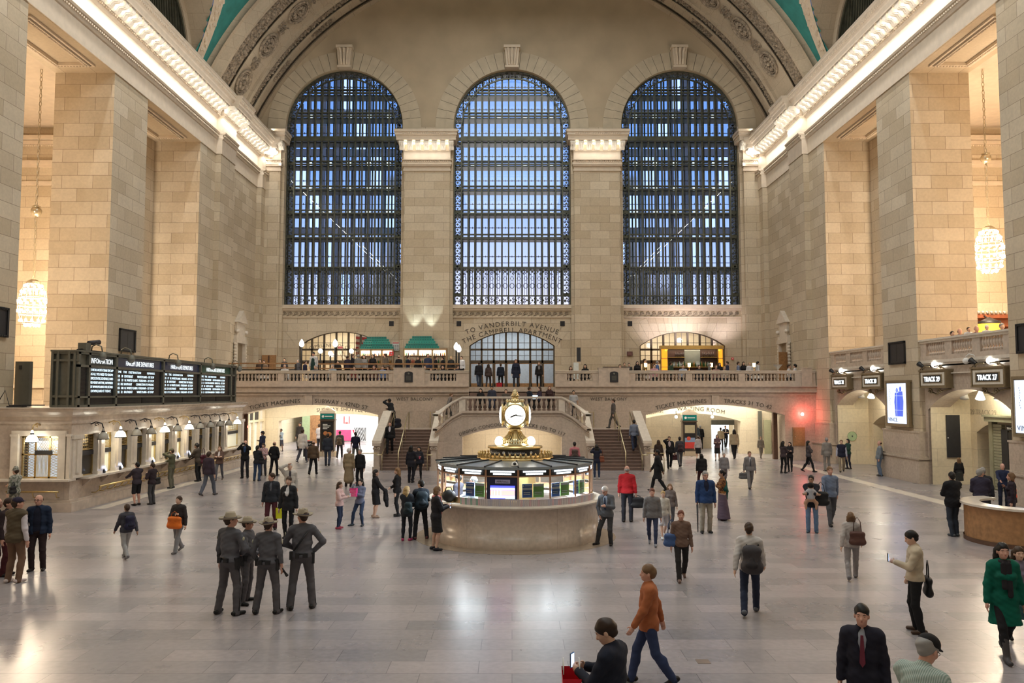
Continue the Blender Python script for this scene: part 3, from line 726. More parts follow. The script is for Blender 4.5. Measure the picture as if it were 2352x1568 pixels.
for cx in (-12.5, 12.5):
 m.box(cx - 0.22, cx + 0.22, BY - 0.10, BY, 3.38, 4.0)
 for a, b in ((cx - 6, cx - 0.4), (cx + 0.4, cx + 5)): m.box(a, b, BY - 0.03, BY, 3.9, 3.98)
m.build('moulding', MARBP, w_bal, kind='structure')
m = MB()
def arc_text(mb, s, size, cx, u, y, zc, R, space=1.1):
 def f(uu, v, w): a = (uu + u) / R; return (cx + (R + v) * math.sin(a), y - w, zc - R + (R + v) * math.cos(a))
 return text_to(mb, s, size, f, space=space)
RA = (4.27 ** 2 + 0.62 ** 2) / 1.24
for cx, t1, t2 in ((-12.5, 'TICKET MACHINES', 'SUBWAY • 42ND ST'), (12.5, 'TICKET MACHINES', 'TRACKS 31 TO 42')):
 arc_text(m, t1, 0.355, cx, -2.1, BY - 0.02, 3.52, RA + 0.1, 1.06); arc_text(m, t2, 0.355, cx, 2.0, BY - 0.02, 3.52, RA + 0.1, 1.06)
for cx in (-6.0, 5.95): text_to(m, 'WEST BALCONY', 0.27, on_y(cx, BY - 0.02, 3.66), space=1.15)
m.build('inscription', INK, w_bal, label='dark engraved lettering on the balcony wall', kind='structure')
# balustrades
BPROF = [(0.055, 0.0), (0.075, 0.02), (0.05, 0.06), (0.075, 0.09), (0.06, 0.12), (0.035, 0.16), (0.04, 0.2), (0.075, 0.3), (0.085, 0.38), (0.07, 0.47), (0.04, 0.54), (0.05, 0.57), (0.045, 0.6)]
_bal = {}
def baluster(h, parent, loc, n=8, r=1.0):
 key = (round(h, 3), r)
 off = Vector((0, 0, 0)); p = parent
 while p is not None: off += p.location; p = p.parent
 if key not in _bal:
  m = MB(); m.lathe([(a * r, b * h / 0.6) for a, b in BPROF], n=n); o = m.build('baluster', MARBP, None, True); _bal[key] = o.data
 else:
  o = bpy.data.objects.new('baluster', _bal[key]); COL.objects.link(o)
 o.parent = parent; o.location = Vector(loc) - off
 return o
def balustrade_y(lab, y, segs, x0, x1, zb, zr, blocks=()):
 """runs along X at depth y; segs = baluster runs."""
 r = thing('balustrade', lab, 'balustrade', ((x0 + x1) / 2, y, zb))
 m = MB(); m.box(x0, x1, y - 0.2, y + 0.12, zb, zb + 0.28); m.box(x0, x1, y - 0.15, y + 0.1, zb + 0.28, zb + 0.34); m.build('base', MARBP, r)
 m = MB(); m.box(x0, x1, y - 0.2, y + 0.15, zr - 0.14, zr - 0.03); m.box(x0, x1, y - 0.24, y + 0.18, zr - 0.05, zr); m.box(x0, x1, y - 0.12, y + 0.1, zr - 0.2, zr - 0.14); m.build('rail', MARBL, r)
 xs = [x0] + [q for sg in segs for q in sg[:2]] + [x1]
 for a, b in zip(xs[::2], xs[1::2]):
  if b - a > 0.02: MB().box(a, b, y - 0.16, y + 0.12, zb + 0.3, zr - 0.14).build('pedestal', MARBP, r)
 for a, b, z in blocks: MB().box(a, b, y - 0.28, y + 0.2, zb + 0.05, z).box(a - 0.02, b + 0.02, y - 0.3, y + 0.22, z, z + 0.05).build('pedestal', MARBP, r)
 for a, b, n in segs:
  for i in range(n): baluster(zr - 0.2 - zb - 0.34, r, (a + (b - a) * (i + .5) / n, y - 0.02, zb + 0.34))
 return r
def X(px): return atY(px, 870, BY)[0]
b_l = balustrade_y('marble balustrade of the west balcony left of the middle doorway steps', BY, [(X(520), X(538), 2), (X(543), X(640), 12), (X(654), X(762), 13), (X(774), X(893), 14), (X(989), X(1048), 7)], -WX + 0.05, X(1077), 4.52, 5.5, [(X(905), X(976), 5.62)])
b_r = balustrade_y('marble balustrade of the west balcony right of the middle doorway steps', BY, [(X(1302), X(1360), 7), (X(1459), X(1574), 14), (X(1589), X(1695), 13), (X(1710), X(1824), 14)], X(1275), WX - 0.05, 4.52, 5.5, [(X(1374), X(1444), 5.62), (X(1838), X(1862), 5.62)])
for bx_, px in ((b_l, 940), (b_r, 1409)):
 x = X(px); m = MB(); pts = [(-0.25, 4.78), (0.25, 4.78), (0.25, 5.32)] + [(0.25 * math.cos(a), 5.34 + 0.10 * math.sin(a)) for a in (0.3, 0.8, 1.57, 2.3, 2.8)] + [(-0.25, 5.32)]
 m.prism([(x + a, b) for a, b in pts], 'y', BY - 0.33, BY - 0.28)
 o = m.build('wall_plaque', IRON); tag(o, 'dark arched plaque on the %s balcony pedestal' % ('left' if px < 1100 else 'right'), 'plaque')
 q = MB(); q.ball((x, BY - 0.335, 5.3), 0.06, 10, 5, (1, 0.4, 1))
 for k in range(6): q.box(x - 0.15, x + 0.15, BY - 0.34, BY - 0.33, 5.15 - k * 0.05, 5.17 - k * 0.05)
 q.build('relief', GREYST, o)
# ================================================================== STAIRS
# upper steps from the landing to the balcony door
ZL, YL = 2.0, 47.3
m = MB()
for k in range(8):
 m.box(-2.62, 2.62, 47.9 + k * 0.36, BY + 5, 3.05 + k * 0.182, 3.05 + (k + 1) * 0.182)
st = struct('floor_upper_steps', m, STEP)
m = MB(); m.box(-2.7, 2.7, 44.3, 48.0, 2.85, 3.05)
m.build('landing', MARB, st, kind='structure')
for s, nm in ((-1, 'left'), (1, 'right')):
 r = thing('staircase', 'brown marble flight of stairs rising to the west balcony, %s of the information booth' % nm, 'staircase', (s * 5.7, 43.3, 0))
 m = MB(); e = MB(); n = 13; x0, x1 = sorted((s * 4.35, s * 7.05))
 for k in range(n):
  y = 43.3 + k * 0.31; z = (k + 1) * ZL / n; w = 0.35 if k < 2 else 0
  m.box(x0 - (w if s < 0 else 0) , x1 + (w if s > 0 else 0), y, YL + 0.05, k * ZL / n, z - 0.035); e.box(x0, x1, y - 0.03, y + 0.33, z - 0.035, z)
 m.build('risers', STEP, r); e.build('treads', mat('stair_tread', (0.27, 0.19, 0.155), 0.25, var=0.1), r)
 m = MB(); m.box(x0 - 0.4, x1 + 0.4, YL, BY, 0, ZL); m.build('landing', MARB, r)
 # side walls with scrolled ends
 for xa, nm2 in ((7.22, 'outer'), (4.18, 'inner')):
  m = MB(); x = s * xa
  m.prism([(43.25, 0), (47.5, 0), (47.5, 2.95), (46.9, 2.95), (43.45, 1.45), (43.25, 1.45)], 'x', x - 0.16, x + 0.16)
  m.build('cheek_wall', MARB, r)
  m = MB(); m.prism([(43.2, 1.45), (43.4, 1.45), (46.9, 2.97), (47.6, 2.97), (47.6, 3.08), (46.85, 3.08), (43.2, 1.58)], 'x', x - 0.24, x + 0.24); m.build('coping', MARBL, r)
  m = MB(); m.box(x - 0.2, x + 0.2, 43.1, 43.3, 0.0, 0.2); m.box(x - 0.22, x + 0.22, 43.12, 43.3, 1.3, 1.45)
  for k in (-1, 1): m.tube([(x + k * (0.12 - 0.09 * (1 - t / 8) * math.cos(t)), 43.17, 1.15 + 0.09 * (1 - t / 8) * math.sin(t)) for t in range(8)], 0.03, 5)
  m.box(x - 0.13, x + 0.13, 43.18, 43.28, 0.2, 0.95); m.build('newel_scroll', MARBP, r)
 # brass handrails
 def rail(pts, posts):
  hr = MB().tube(pts, 0.03, 8).build('handrail', BRASSP, r, True)
  for p in posts: MB().tube([p[:3], (p[0], p[1], p[3] if len(p) > 3 else p[2] + 0.9)], 0.018, 6).build('post', BRASSP, hr, True)
 rise = ZL / 4.0
 for xa in (6.9, 4.5):
  x = s * xa; rail([(x, 47.4, 3.0), (x, 43.2, 0.95), (x, 42.9, 0.85), (x + (0.3 if xa > 6 else -0.3) * s, 42.75, 0.85)], [(x, 47.3, 2.0), (x, 43.05, 0.0, 0.9)])
 xm = s * 5.75 + (0.3 if s > 0 else -0.3)
 rail([(xm, 47.5, 2.0), (xm, 47.5, 3.0), (xm, 46.9, 2.86), (xm, 43.15, 0.95), (xm, 43.15, 0.0)], [(xm, 46.0, 1.35, 2.4), (xm, 44.6, 0.65, 1.7)])
 rail([(s * 6.05 if 0 else s * 5.0, 49.5, 2.0), (s * 5.0, 49.5, 2.95), (s * 4.6, 49.5, 2.95), (s * 3.2, 49.5, 3.75)], [])
 # upper flight turning towards the middle
 m = MB();
 for k in range(7): m.box(*sorted((s * (4.3 - k * 0.25), s * 2.4)), 46.6, BY, ZL + k * 0.15, ZL + (k + 1) * 0.15)
 m.build('upper_flight', STEP, r)
 # low brass rail post at the foot
 rail([(s * 8.0, 42.7, 0.0), (s * 8.0, 42.7, 0.95), (s * 7.1, 42.75, 0.95)], [])
# curved front wall of the landing with the arch below
PL = [(-4.15, 43.45), (-4.02, 43.75), (-3.7, 44.0), (-3.3, 44.15), (-2.72, 44.2), (-1.4, 44.2), (0, 44.2)]
PL = PL + [(-x, y) for x, y in PL[:-1][::-1]]
def rail_z(x):
 a = abs(x); return 3.93 if a <= 2.75 else 3.93 - 0.95 * min(1, (a - 2.75) / 1.35) ** 1.3
m = MB()
c = [(a, 1.72 + b) for a, b in arch_curve(2.72, 0.52, 20)]
for (xa, ya), (xb, yb) in zip(PL, PL[1:]):
 if min(abs(xa), abs(xb)) >= 2.7: m.quad((xa, ya, 0), (xb, yb, 0), (xb, yb, rail_z(xb) - 0.88), (xa, ya, rail_z(xa) - 0.88))
for (a, b), (a2, b2) in zip(c, c[1:]):
 m.quad((a, 44.2, b), (a2, 44.2, b2), (a2, 44.2, 3.06), (a, 44.2, 3.06)); m.quad((a, 44.2, b), (a2, 44.2, b2), (a2, 45.2, b2), (a, 45.2, b))
for s in (-1, 1): m.quad((s * 2.72, 44.2, 0), (s * 2.72, 45.2, 0), (s * 2.72, 45.2, 1.72), (s * 2.72, 44.2, 1.72))
w_land = struct('wall_landing', m, MARB)
m = MB(); m.box(-4.0, 4.0, 49.0, 49.1, 0, 2.8); m.box(-4.0, -3.9, 45.2, 49, 0, 2.8); m.box(3.9, 4.0, 45.2, 49, 0, 2.8)
m.build('wall_ramp_passage', CREAM, w_land, kind='structure')
area('ramp_passage_light', (0, 46.8, 2.7), (0, 0, 0), 5, 2.2, 120, WARM)
m = MB(); m.tube([(x, y - 0.02, rail_z(x) - 1.05 if abs(x) > 2.75 else 2.88) for x, y in PL], 0.035, 6); m.build('moulding', MARBP, w_land, kind='structure')
m = MB(); arc_text(m, 'DINING CONCOURSE  •  TRACKS 100 TO 117', 0.26, 0, 0, 44.18, 2.34, (2.72 ** 2 + .52 ** 2) / 1.04 + 0.05, 1.12); m.build('inscription', INK, w_land, kind='structure')
r = thing('balustrade', 'curved marble balustrade of the middle stair landing behind the clock', 'balustrade', (0, 44.2, 3.05))
m = MB(); prof = [(-0.14, 0.0), (0.18, 0.0), (0.22, 0.05), (0.22, 0.12), (-0.18, 0.12), (-0.14, 0.0)]
def norm2(i):
 a = PL[max(0, i - 1)]; b = PL[min(len(PL) - 1, i + 1)]; d = Vector((b[0] - a[0], b[1] - a[1])).normalized(); return (d.y, -d.x)
path = [((x, y), norm2(i)) for i, (x, y) in enumerate(PL)]
for nm, dz, pr in (('rail', -0.12, prof), ('base', -0.90, [(-0.12, 0), (0.14, 0), (0.14, 0.12), (-0.12, 0.12), (-0.12, 0)])):
 m = MB(); b0 = 0
 for (p, n_) in path:
  for o, z in pr: m.v.append((p[0] + n_[0] * o, p[1] + n_[1] * o, rail_z(p[0]) + dz + z))
 n = len(pr)
 for i in range(len(path) - 1):
  for j in range(n - 1): m.f.append((i * n + j, (i + 1) * n + j, (i + 1) * n + j + 1, i * n + j + 1)); m.m.append(0)
 m.build(nm, MARBL if nm == 'rail' else MARBP, r)
for x in (-2.72, 2.72): MB().box(x - 0.17, x + 0.17, 44.08, 44.3, 3.05, 3.83).build('pedestal', MARBL, r)
for i in range(19): baluster(0.66, r, (-2.42 + i * 4.84 / 18, 44.2, 3.15))
for s in (-1, 1):
 for x, y in ((2.98, 44.18), (3.22, 44.15), (3.46, 44.09), (3.7, 44.0), (3.92, 43.85)): baluster(0.66, r, (s * x, y, rail_z(x) - 0.78))
# ================================================================== INFORMATION BOOTH
BX, BYc = 0.09, 23.7
booth = thing('information_booth', 'round marble information booth with lit glass windows in the middle of the hall', 'booth', (BX, BYc, 0))
C3 = (BX, BYc, 0)
MB().lathe([(2.42, 0), (2.42, 0.3), (2.40, 0.31), (2.40, 1.02), (2.45, 1.05)], C3, 64).build('base', MARB, booth, True)
MB().lathe([(2.40, 1.04), (2.50, 1.06), (2.52, 1.10), (2.50, 1.14), (2.1, 1.14)], C3, 64).build('counter', MARBL, booth)
MB().lathe([(2.25, 1.13), (2.25, 1.27), (2.2, 1.28)], C3, 64).build('brass_band', BRASS, booth, True)
m = MB(); m.lathe([(2.9, 0.0), (2.9, 0.005), (2.4, 0.006)], C3, 64); m.build('floor_ring', mat('tan_floor_ring', (0.30, 0.235, 0.175), 0.25), booth)
NP = 16; RW = 2.24
def bang(k): return math.radians(-90 + 1.9 + 22.5 * k)      # k=0 : the post just right of the middle
def bpt(a, r, z): return (BX + r * math.cos(a), BYc + r * math.sin(a), z)
ZH0, ZH1 = 1.90, 2.10
post = MB(); head = MB(); pane = MB(); glow = MB()
COPPER = mat('copper_frame', (0.50, 0.30, 0.20), 0.35, 0.8)
for k in range(NP):
 a, b = bang(k), bang(k + 1)
 post.bar(bpt(a, RW, 1.14), bpt(a, RW, 2.14), 0.05)
 for z in (1.28, ZH0, ZH1 + 0.02): post.bar(bpt(a, RW, z), bpt(b, RW, z), 0.035)
 q = MB(); r = RW - 0.01
 q.quad(bpt(a, r, ZH0), bpt(b, r, ZH0), bpt(b, r, ZH1), bpt(a, r, ZH1)); q.build('sign_panel', BLACK, booth)
 if k != NP - 1: q = MB(); q.quad(bpt(a, r, 1.28), bpt(b, r, 1.28), bpt(b, r, ZH0), bpt(a, r, ZH0)); q.build('pane', GLASS, booth)
 # two lines of backlit lettering
 q = MB(); L = 2 * RW * math.sin(PI / NP); mid = (a + b) / 2; rr = RW * math.cos(PI / NP) + 0.012
 tx = Vector((-math.sin(mid), math.cos(mid), 0)); nn = Vector((math.cos(mid), math.sin(mid), 0)); cp = Vector(bpt(mid, rr, 0))
 rn = random.Random(k + 40)
 for z, w in ((2.03, 0.36), (1.965, 0.27)):
  x = -w * L
  while x < w * L:
   d = rn.uniform(0.03, 0.055)
   c = cp + tx * (x + d / 2) + Vector((0, 0, z)); q.add([tuple(c + tx * (i * d * 0.42) + nn * 0.01 + Vector((0, 0, j * 0.022))) for i, j in ((-1, -1), (1, -1), (1, 1), (-1, 1))], [(0, 1, 2, 3)]); x += d
 q.build('lit_lettering', emis('cool_white_letters', (0.85, 0.95, 1.0), 2.0) if 'cool_white_letters' not in bpy.data.materials else bpy.data.materials['cool_white_letters'], booth)
post.build('frame', COPPER, booth)
# roof plates with dark ribs
roof = MB(); rib = MB()
for k in range(NP):
 a, b = bang(k), bang(k + 1)
 roof.quad(bpt(a, 2.30, 2.15), bpt(b, 2.30, 2.15), bpt(b, 1.0, 2.22), bpt(a, 1.0, 2.22)); roof.quad(bpt(a, 2.30, 2.08), bpt(b, 2.30, 2.08), bpt(b, 2.30, 2.15), bpt(a, 2.30, 2.15)); roof.quad(bpt(a, 2.3, 2.11), bpt(b, 2.3, 2.11), bpt(b, 0.8, 2.12), bpt(a, 0.8, 2.12))
 rib.bar(bpt(a, 2.32, 2.16), bpt(a, 1.0, 2.235), 0.04)
roof.build('roof', mat('roof_glass_plate', (0.30, 0.34, 0.36), 0.25, 0.3), booth); rib.build('roof_rib', IRON, booth)
# cresting and the drum
m = MB(); m.lathe([(1.10, 2.19), (1.12, 2.26), (1.02, 2.27), (1.0, 2.2)], C3, 48)
for k in range(44):
 a = 2 * PI * k / 44; p = bpt(a, 1.06, 2.26); m.lathe([(0.03, 0), (0.045, 0.03), (0.02, 0.07), (0.04, 0.1), (0.015, 0.15), (0.001, 0.17)], p, 6)
m.build('cresting', BRASS, booth, True)
drum = MB().lathe([(0.78, 2.22), (0.80, 2.30), (0.74, 2.32), (0.74, 2.50), (0.80, 2.52), (0.80, 2.57), (0.3, 2.6)], C3, 48).build('drum', BRASS, booth, True)
m = MB(); a0 = -PI / 2
m.lathe([(0.748, 2.335), (0.748, 2.485)], C3, 40, a0 - 1.25, a0 + 1.25); bandm = m.build('sign_band', IRON, drum)
m = MB()
def on_drum(ac): return lambda u, v, w: bpt(-PI / 2 + ac + u / 0.755, 0.752 + w, 2.375 + v)
text_to(m, 'Information', 0.105, on_drum(0.05), depth=0.004); text_to(m, 'Information', 0.105, on_drum(-0.95), depth=0.004)
for ac in (-0.45, 0.65):
 vs = []; q = MB(); q.add([on_drum(ac)(0.045 * math.cos(t * PI / 8), 0.037 + 0.045 * math.sin(t * PI / 8), 0.002) for t in range(16)], [tuple(range(16))]); m.merge(q)
m.build('lettering', WHITE, bandm)
# clock
clock = thing('clock', 'brass four-faced clock on top of the information booth', 'clock', (BX, BYc, 2.58))
MB().lathe([(0.40, 2.57), (0.42, 2.62), (0.36, 2.66), (0.37, 2.74), (0.30, 2.80), (0.22, 2.88), (0.165, 2.98), (0.155, 3.02)], C3, 32).build('pedestal', BRASSP, clock, True)
m = MB()
for k in range(28):
 a = 2 * PI * k / 28; m.tube([bpt(a, 0.375, 2.75), bpt(a, 0.305, 2.82), bpt(a, 0.225, 2.9), bpt(a, 0.17, 2.99)], 0.014, 5); m.ball(bpt(a, 0.375, 2.69), 0.03, 5, 3)
m.lathe([(0.16, 3.01), (0.21, 3.03), (0.22, 3.06), (0.16, 3.07), (0.16, 3.1), (0.21, 3.12), (0.2, 3.16), (0.14, 3.18)], C3, 32); m.build('fluting', BRASS, clock, True)
ZC = 3.47
# rounded four-sided case
m = MB()
def case_r(a, z):
 zz = (z - ZC) / 0.40
 w = 0.36 * (1 - abs(zz) ** 3.2 * 0.48)
 c, s_ = abs(math.cos(a)), abs(math.sin(a)); return w / max((c ** 5 + s_ ** 5) ** 0.2, 1e-3)
m.grid(lambda u, v: bpt(2 * PI * u, case_r(2 * PI * u, ZC - 0.36 + 0.74 * v), ZC - 0.36 + 0.74 * v), 48, 16)
case = m.build('case', BRASSP, clock, True)
MB().lathe([(0.14, 3.1), (0.24, 3.14), (0.3, 3.2)], C3, 24).build('collar', BRASS, clock, True)
m = MB(); m.lathe([(0.25, 3.83), (0.26, 3.88), (0.18, 3.92), (0.10, 3.96), (0.09, 3.99), (0.11, 4.0), (0.105, 4.06), (0.07, 4.14), (0.03, 4.2), (0.001, 4.24)], C3, 20); fin = m.build('finial', BRASS, clock, True)
m = MB()
for k in range(16): a = 2 * PI * k / 16; m.ball(bpt(a, 0.24, 3.88), 0.035, 6, 4, (1, 1, 1.4))
for j in range(4):
 for k in range(10): a = 2 * PI * (k + j * .5) / 10; m.ball(bpt(a, 0.105 - j * 0.022, 4.02 + j * 0.05), 0.028, 5, 3)
m.build('leafwork', BRASSP, fin, True)
DIAL = emis('lit_opal_dial', (1.0, 0.97, 0.88), 1.25)
for k in range(4):
 ang = k * PI / 2; M = Matrix.Translation((BX, BYc, ZC)) @ Matrix.Rotation(ang, 4, 'Z')
 q = MB(); q.lathe([(0.30, 0.0), (0.27, 0.045), (0.2, 0.08), (0.1, 0.1), (0.001, 0.105)], n=32); q.xform(M @ Matrix.Translation((0, -0.36, 0)) @ Matrix.Rotation(PI / 2, 4, 'X')); d = q.build('dial', DIAL, clock, True)
 q = MB(); q.lathe([(0.30, -0.03), (0.335, 0.0), (0.335, 0.03), (0.30, 0.04), (0.295, 0.0)], n=32); q.xform(M @ Matrix.Translation((0, -0.36, 0)) @ Matrix.Rotation(PI / 2, 4, 'X')); q.build('bezel', BRASS, d, True)
 q = MB()
 for n_ in range(12):
  a = PI / 2 - n_ * PI / 6; r = 0.225
  text_to(q, str(n_ or 12), 0.088, (lambda cx, cz: lambda u, v, w: (cx + u, -0.456 - w, cz + v - 0.03))(r * math.cos(a), r * math.sin(a)), depth=0.004)
 for n_ in range(60):
  a = n_ * PI / 30; q.cbox((0.272 * math.cos(a), -0.41, 0.272 * math.sin(a)), (0.006, 0.004, 0.012), 0, 0, PI / 2 - a)
 q.xform(M); q.build('numerals', BLACK, d)
 q = MB()
 def hand(ang_deg, L, w):
  a = math.radians(90 - ang_deg); d_ = Vector((math.cos(a), 0, math.sin(a))); n__ = Vector((-d_.z, 0, d_.x)); b0 = Vector((0, -0.475, 0))
  q.add([tuple(b0 + x) for x in (d_ * -0.05 + n__ * w, d_ * -0.05 - n__ * w, d_ * (L * .6) - n__ * w * 1.3, d_ * L, d_ * (L * .6) + n__ * w * 1.3)], [(0, 1, 2, 3, 4)])
 hand(97, 0.26, 0.011); hand(248, 0.18, 0.015); q.ball((0, -0.47, 0), 0.018, 8, 4)
 q.xform(M); q.build('hands', BLACK, d)
for dx, dy in ((-0.47, -0.35), (0.47, -0.35), (-0.47, 0.4), (0.47, 0.4)):
 g = MB().ball((BX + dx, BYc + dy, 2.71), 0.115, 16, 10).build('globe', GLOW, clock, True); MB().lathe([(0.05, 2.57), (0.06, 2.6), (0.04, 2.61)], (BX + dx, BYc + dy, 0), 12).build('holder', BRASS, g, True)
# inside: brass core column, desk, strip lights
m = MB(); m.lathe([(0.6, 0.2), (0.6, 2.1)], C3, 24); core = m.build('core_column', BRASS, booth, True)
m = MB(); m.lathe([(2.15, 1.0), (2.15, 1.06), (1.6, 1.06)], C3, 48); m.build('desk', mat('grey_desk', (0.4, 0.4, 0.4), 0.5), booth)
m = MB()
for k in range(NP): a, b = bang(k), bang(k + 1); m.quad(bpt(a, 1.9, 2.09), bpt(b, 1.9, 2.09), bpt(b, 1.5, 2.09), bpt(a, 1.5, 2.09))
m.build('ceiling_lamp', emis('booth_lamp', (0.9, 0.97, 1.0), 4.0), booth)
area('booth_light', (BX, BYc, 2.07), (0, 0, 0), 3.2, 3.2, 380, COOL)
# notice boards leaning on the inner sill
BLUE = mat('notice_blue', (0.02, 0.10, 0.36), 0.5); GREEN = mat('notice_green', (0.25, 0.55, 0.12), 0.5); PALE = mat('notice_white', (0.75, 0.8, 0.78), 0.5)
def placard(mid, off, w, h, col, name, lab):
 a = math.radians(mid); tx = Vector((-math.sin(a), math.cos(a), 0)); nn = Vector((math.cos(a), math.sin(a), 0)); c = Vector(bpt(a, 2.13, 1.34 + h / 2)) + tx * off
 def P(u, v, d): return tuple(c + tx * u + nn * d + Vector((0, 0, v)))
 q = MB(); q.add([P(u, v, d) for d in (-0.01, 0.01) for u, v in ((-w/2, -h/2), (w/2, -h/2), (w/2, h/2), (-w/2, h/2))], [(3,2,1,0),(4,5,6,7),(0,1,5,4),(1,2,6,5),(2,3,7,6),(3,0,4,7)])
 o = q.build(name, col); tag(o, lab, 'sign')
 q = MB()
 def strip(u0, u1, v0, v1, d=0.012): q.quad(P(u0, v0, d), P(u1, v0, d), P(u1, v1, d), P(u0, v1, d))
 strip(-w * .5, w * .5, h * 0.05, h * 0.22) if col is BLUE else strip(-w * .5, w * .5, h * .3, h * .5)
 for v in (-0.15, -0.28): strip(-w * .38, w * .3, h * v, h * (v + .05))
 if col is BLUE: strip(-w * .45, -w * .32, h * .3, h * .42); strip(-w * .25, w * .4, h * .33, h * .4)
 q.build('print', PALE, o)
wn_ = {-120.3: 'in the window left of the monitor', -77: 'in the window right of the monitor', -55: 'two windows right of the monitor', -34: 'in the last notice window on the right'}
for mid, t in wn_.items():
 placard(mid, -0.17, 0.27, 0.36, BLUE, 'notice_board', 'blue and white notice card ' + t); placard(mid, 0.14, 0.29, 0.36, GREEN, 'notice_board', 'green and white notice card ' + t)
# arrivals monitor in the panel left of the middle
mon = thing('monitor', 'arrivals monitor with red and blue rows in the booth window', 'screen', bpt(math.radians(-98.9), 2.18, 1.4))
a_ = math.radians(-98.9); tx = Vector((-math.sin(a_), math.cos(a_), 0)); nn = Vector((math.cos(a_), math.sin(a_), 0)); cc = Vector(bpt(a_, 2.2, 1.6))
def PM(u, v, d): return tuple(cc + tx * u + nn * d + Vector((0, 0, v)))
def mslab(mb, u0, u1, v0, v1, d0, d1): mb.add([PM(u, v, d) for d in (d0, d1) for u, v in ((u0, v0), (u1, v0), (u1, v1), (u0, v1))], [(3,2,1,0),(4,5,6,7),(0,1,5,4),(1,2,6,5),(2,3,7,6),(3,0,4,7)])
q = MB(); mslab(q, -0.42, 0.42, -0.30, 0.30, -0.05, 0.0); q.build('housing', mat('navy_panel', (0.015, 0.02, 0.06), 0.3), mon)
q = MB(); mslab(q, -0.33, 0.33, -0.28, 0.06, 0, 0.006); scr = q.build('screen', emis('screen_blue', (0.05, 0.06, 1.0), 2.0), mon)
for c_, rows in (((0.9, 0.95, 1.0), [(-0.33, 0.33, -0.265, -0.2), (-0.33, 0.33, -0.055, -0.0)]), ((1.0, 0.25, 0.22), [(-0.33, 0.33, -0.19, -0.065)]), ((0.35, 0.75, 0.65), [(0.08, 0.33, -0.28, -0.265)])):
 q = MB()
 for r_ in rows: mslab(q, *r_, 0.006, 0.008)
 q.build('row', emis('screen_row_%d' % int(c_[0] * 100), c_, 2.2), scr)
q = MB()
for u in (-0.29, -0.22, -0.14, -0.05): mslab(q, u, u + 0.012, -0.19, 0.0, 0.008, 0.01)
q.build('column_text', emis('screen_text', (1, 1, 1), 2), scr)
q = MB(); mslab(q, -0.2, 0.2, 0.12, 0.22, 0, 0.006); pl = q.build('title_plate', mat('lilac_plate', (0.42, 0.42, 0.6), 0.4), mon)
q = MB(); text_to(q, 'ARRIVALS', 0.075, lambda u, v, w: PM(u, v + 0.143, 0.01 + w), depth=0.002); q.build('lettering', BLACK, pl)
# timetable leaflets standing round the sill
tm = [mat('leaflet_%d' % i, c, 0.7) for i, c in enumerate(((0.55, 0.5, 0.5), (0.6, 0.42, 0.45), (0.48, 0.46, 0.52), (0.25, 0.4, 0.33)))]
lf = None; lmesh = []
for i in range(4): q = MB(); q.cbox((0, 0, 0.09), (0.052, 0.024, 0.18)); o = q.build('leaflet', tm[i]); lmesh.append(o.data); bpy.data.objects.remove(o)
N_L = 76
for i in range(N_L):
 d = -128 + i * (128 - 22) / N_L; a = math.radians(d)
 o = bpy.data.objects.new('leaflet', lmesh[3 if (d < -112 and i % 3 == 0) else random.choice((0, 0, 1, 2))]); COL.objects.link(o)
 o.location = bpt(a, 2.36, 1.14); o.rotation_euler = (0.06, 0, a + PI / 2)
 tag(o, 'folded paper timetable standing in the row round the booth sill', 'leaflet', 'timetables in the rack round the information booth')
# lamp dome camera on the roof
o = MB().lathe([(0.09, 0), (0.09, 0.05), (0.06, 0.1), (0.001, 0.12)], bpt(math.radians(-90.5), 2.1, 2.17), 14).build('camera_dome', WHITE, None, True); tag(o, 'small white dome camera on the front edge of the booth roof', 'camera')
MB().ball(bpt(math.radians(-90.5), 2.16, 2.23), 0.045, 10, 6).build('lens', BLACK, o, True)
# dark gear on the counter: bag and round mirror
bag = thing('shoulder_bag', 'black bag standing on the booth counter beside the woman with the pink scarf', 'bag', bpt(math.radians(-140), 2.4, 1.14))
p = bpt(math.radians(-140), 2.36, 1.14); q = MB(); q.ball((p[0], p[1], p[2] + 0.17), 0.17, 12, 8, (1.15, 0.8, 1.0)); q.build('body', BLACKM, bag, True)
MB().tube([(p[0] - 0.1, p[1] - 0.1, p[2] + 0.3), (p[0] - 0.06, p[1] - 0.12, p[2] + 0.42), (p[0] + 0.06, p[1] - 0.12, p[2] + 0.42), (p[0] + 0.1, p[1] - 0.1, p[2] + 0.3)], 0.014, 6).build('strap', BLACK, bag, True)
# ================================================================== TICKET OFFICE ON THE LEFT
tk = thing('ticket_office', 'long marble ticket office with a row of brass windows along the left wall', 'booth', (-16.9, 37.3, 0))
XF = -15.40; YA, YB = 28.6, 46.2
m = MB()
m.box(-18.6, -15.62, YA, YB, 0, 1.05); m.box(-18.6, -15.62, YA, YB, 2.62, 3.2); m.box(-19.6, -18.4, 28.3, YB, 0, 3.2)
m.box(-15.63, XF, YA, YB, 2.62, 3.2); m.box(-15.63, XF, YA, YB, 0, 1.05); m.box(-19.6, XF, 28.3, YA, 0, 1.05); m.box(-19.6, XF, 28.3, YA, 2.62, 3.2)
m.box(-19.6, -17.25, 28.3, YA, 1.05, 2.62); m.box(-15.75, XF, 28.3, YA, 1.05, 2.62)
m.build('wall', MARB, tk)
m = MB(); e2 = [(-19.6, 28.3), (XF, 28.3), (XF, YB)]
pf = [(0.0, 3.02), (0.05, 3.05), (0.05, 3.12), (0.02, 3.14), (0.02, 3.28), (0.12, 3.34), (0.2, 3.44), (0.26, 3.46), (0.26, 3.54), (0.3, 3.56), (0.3, 3.6), (-3.2, 3.62)]
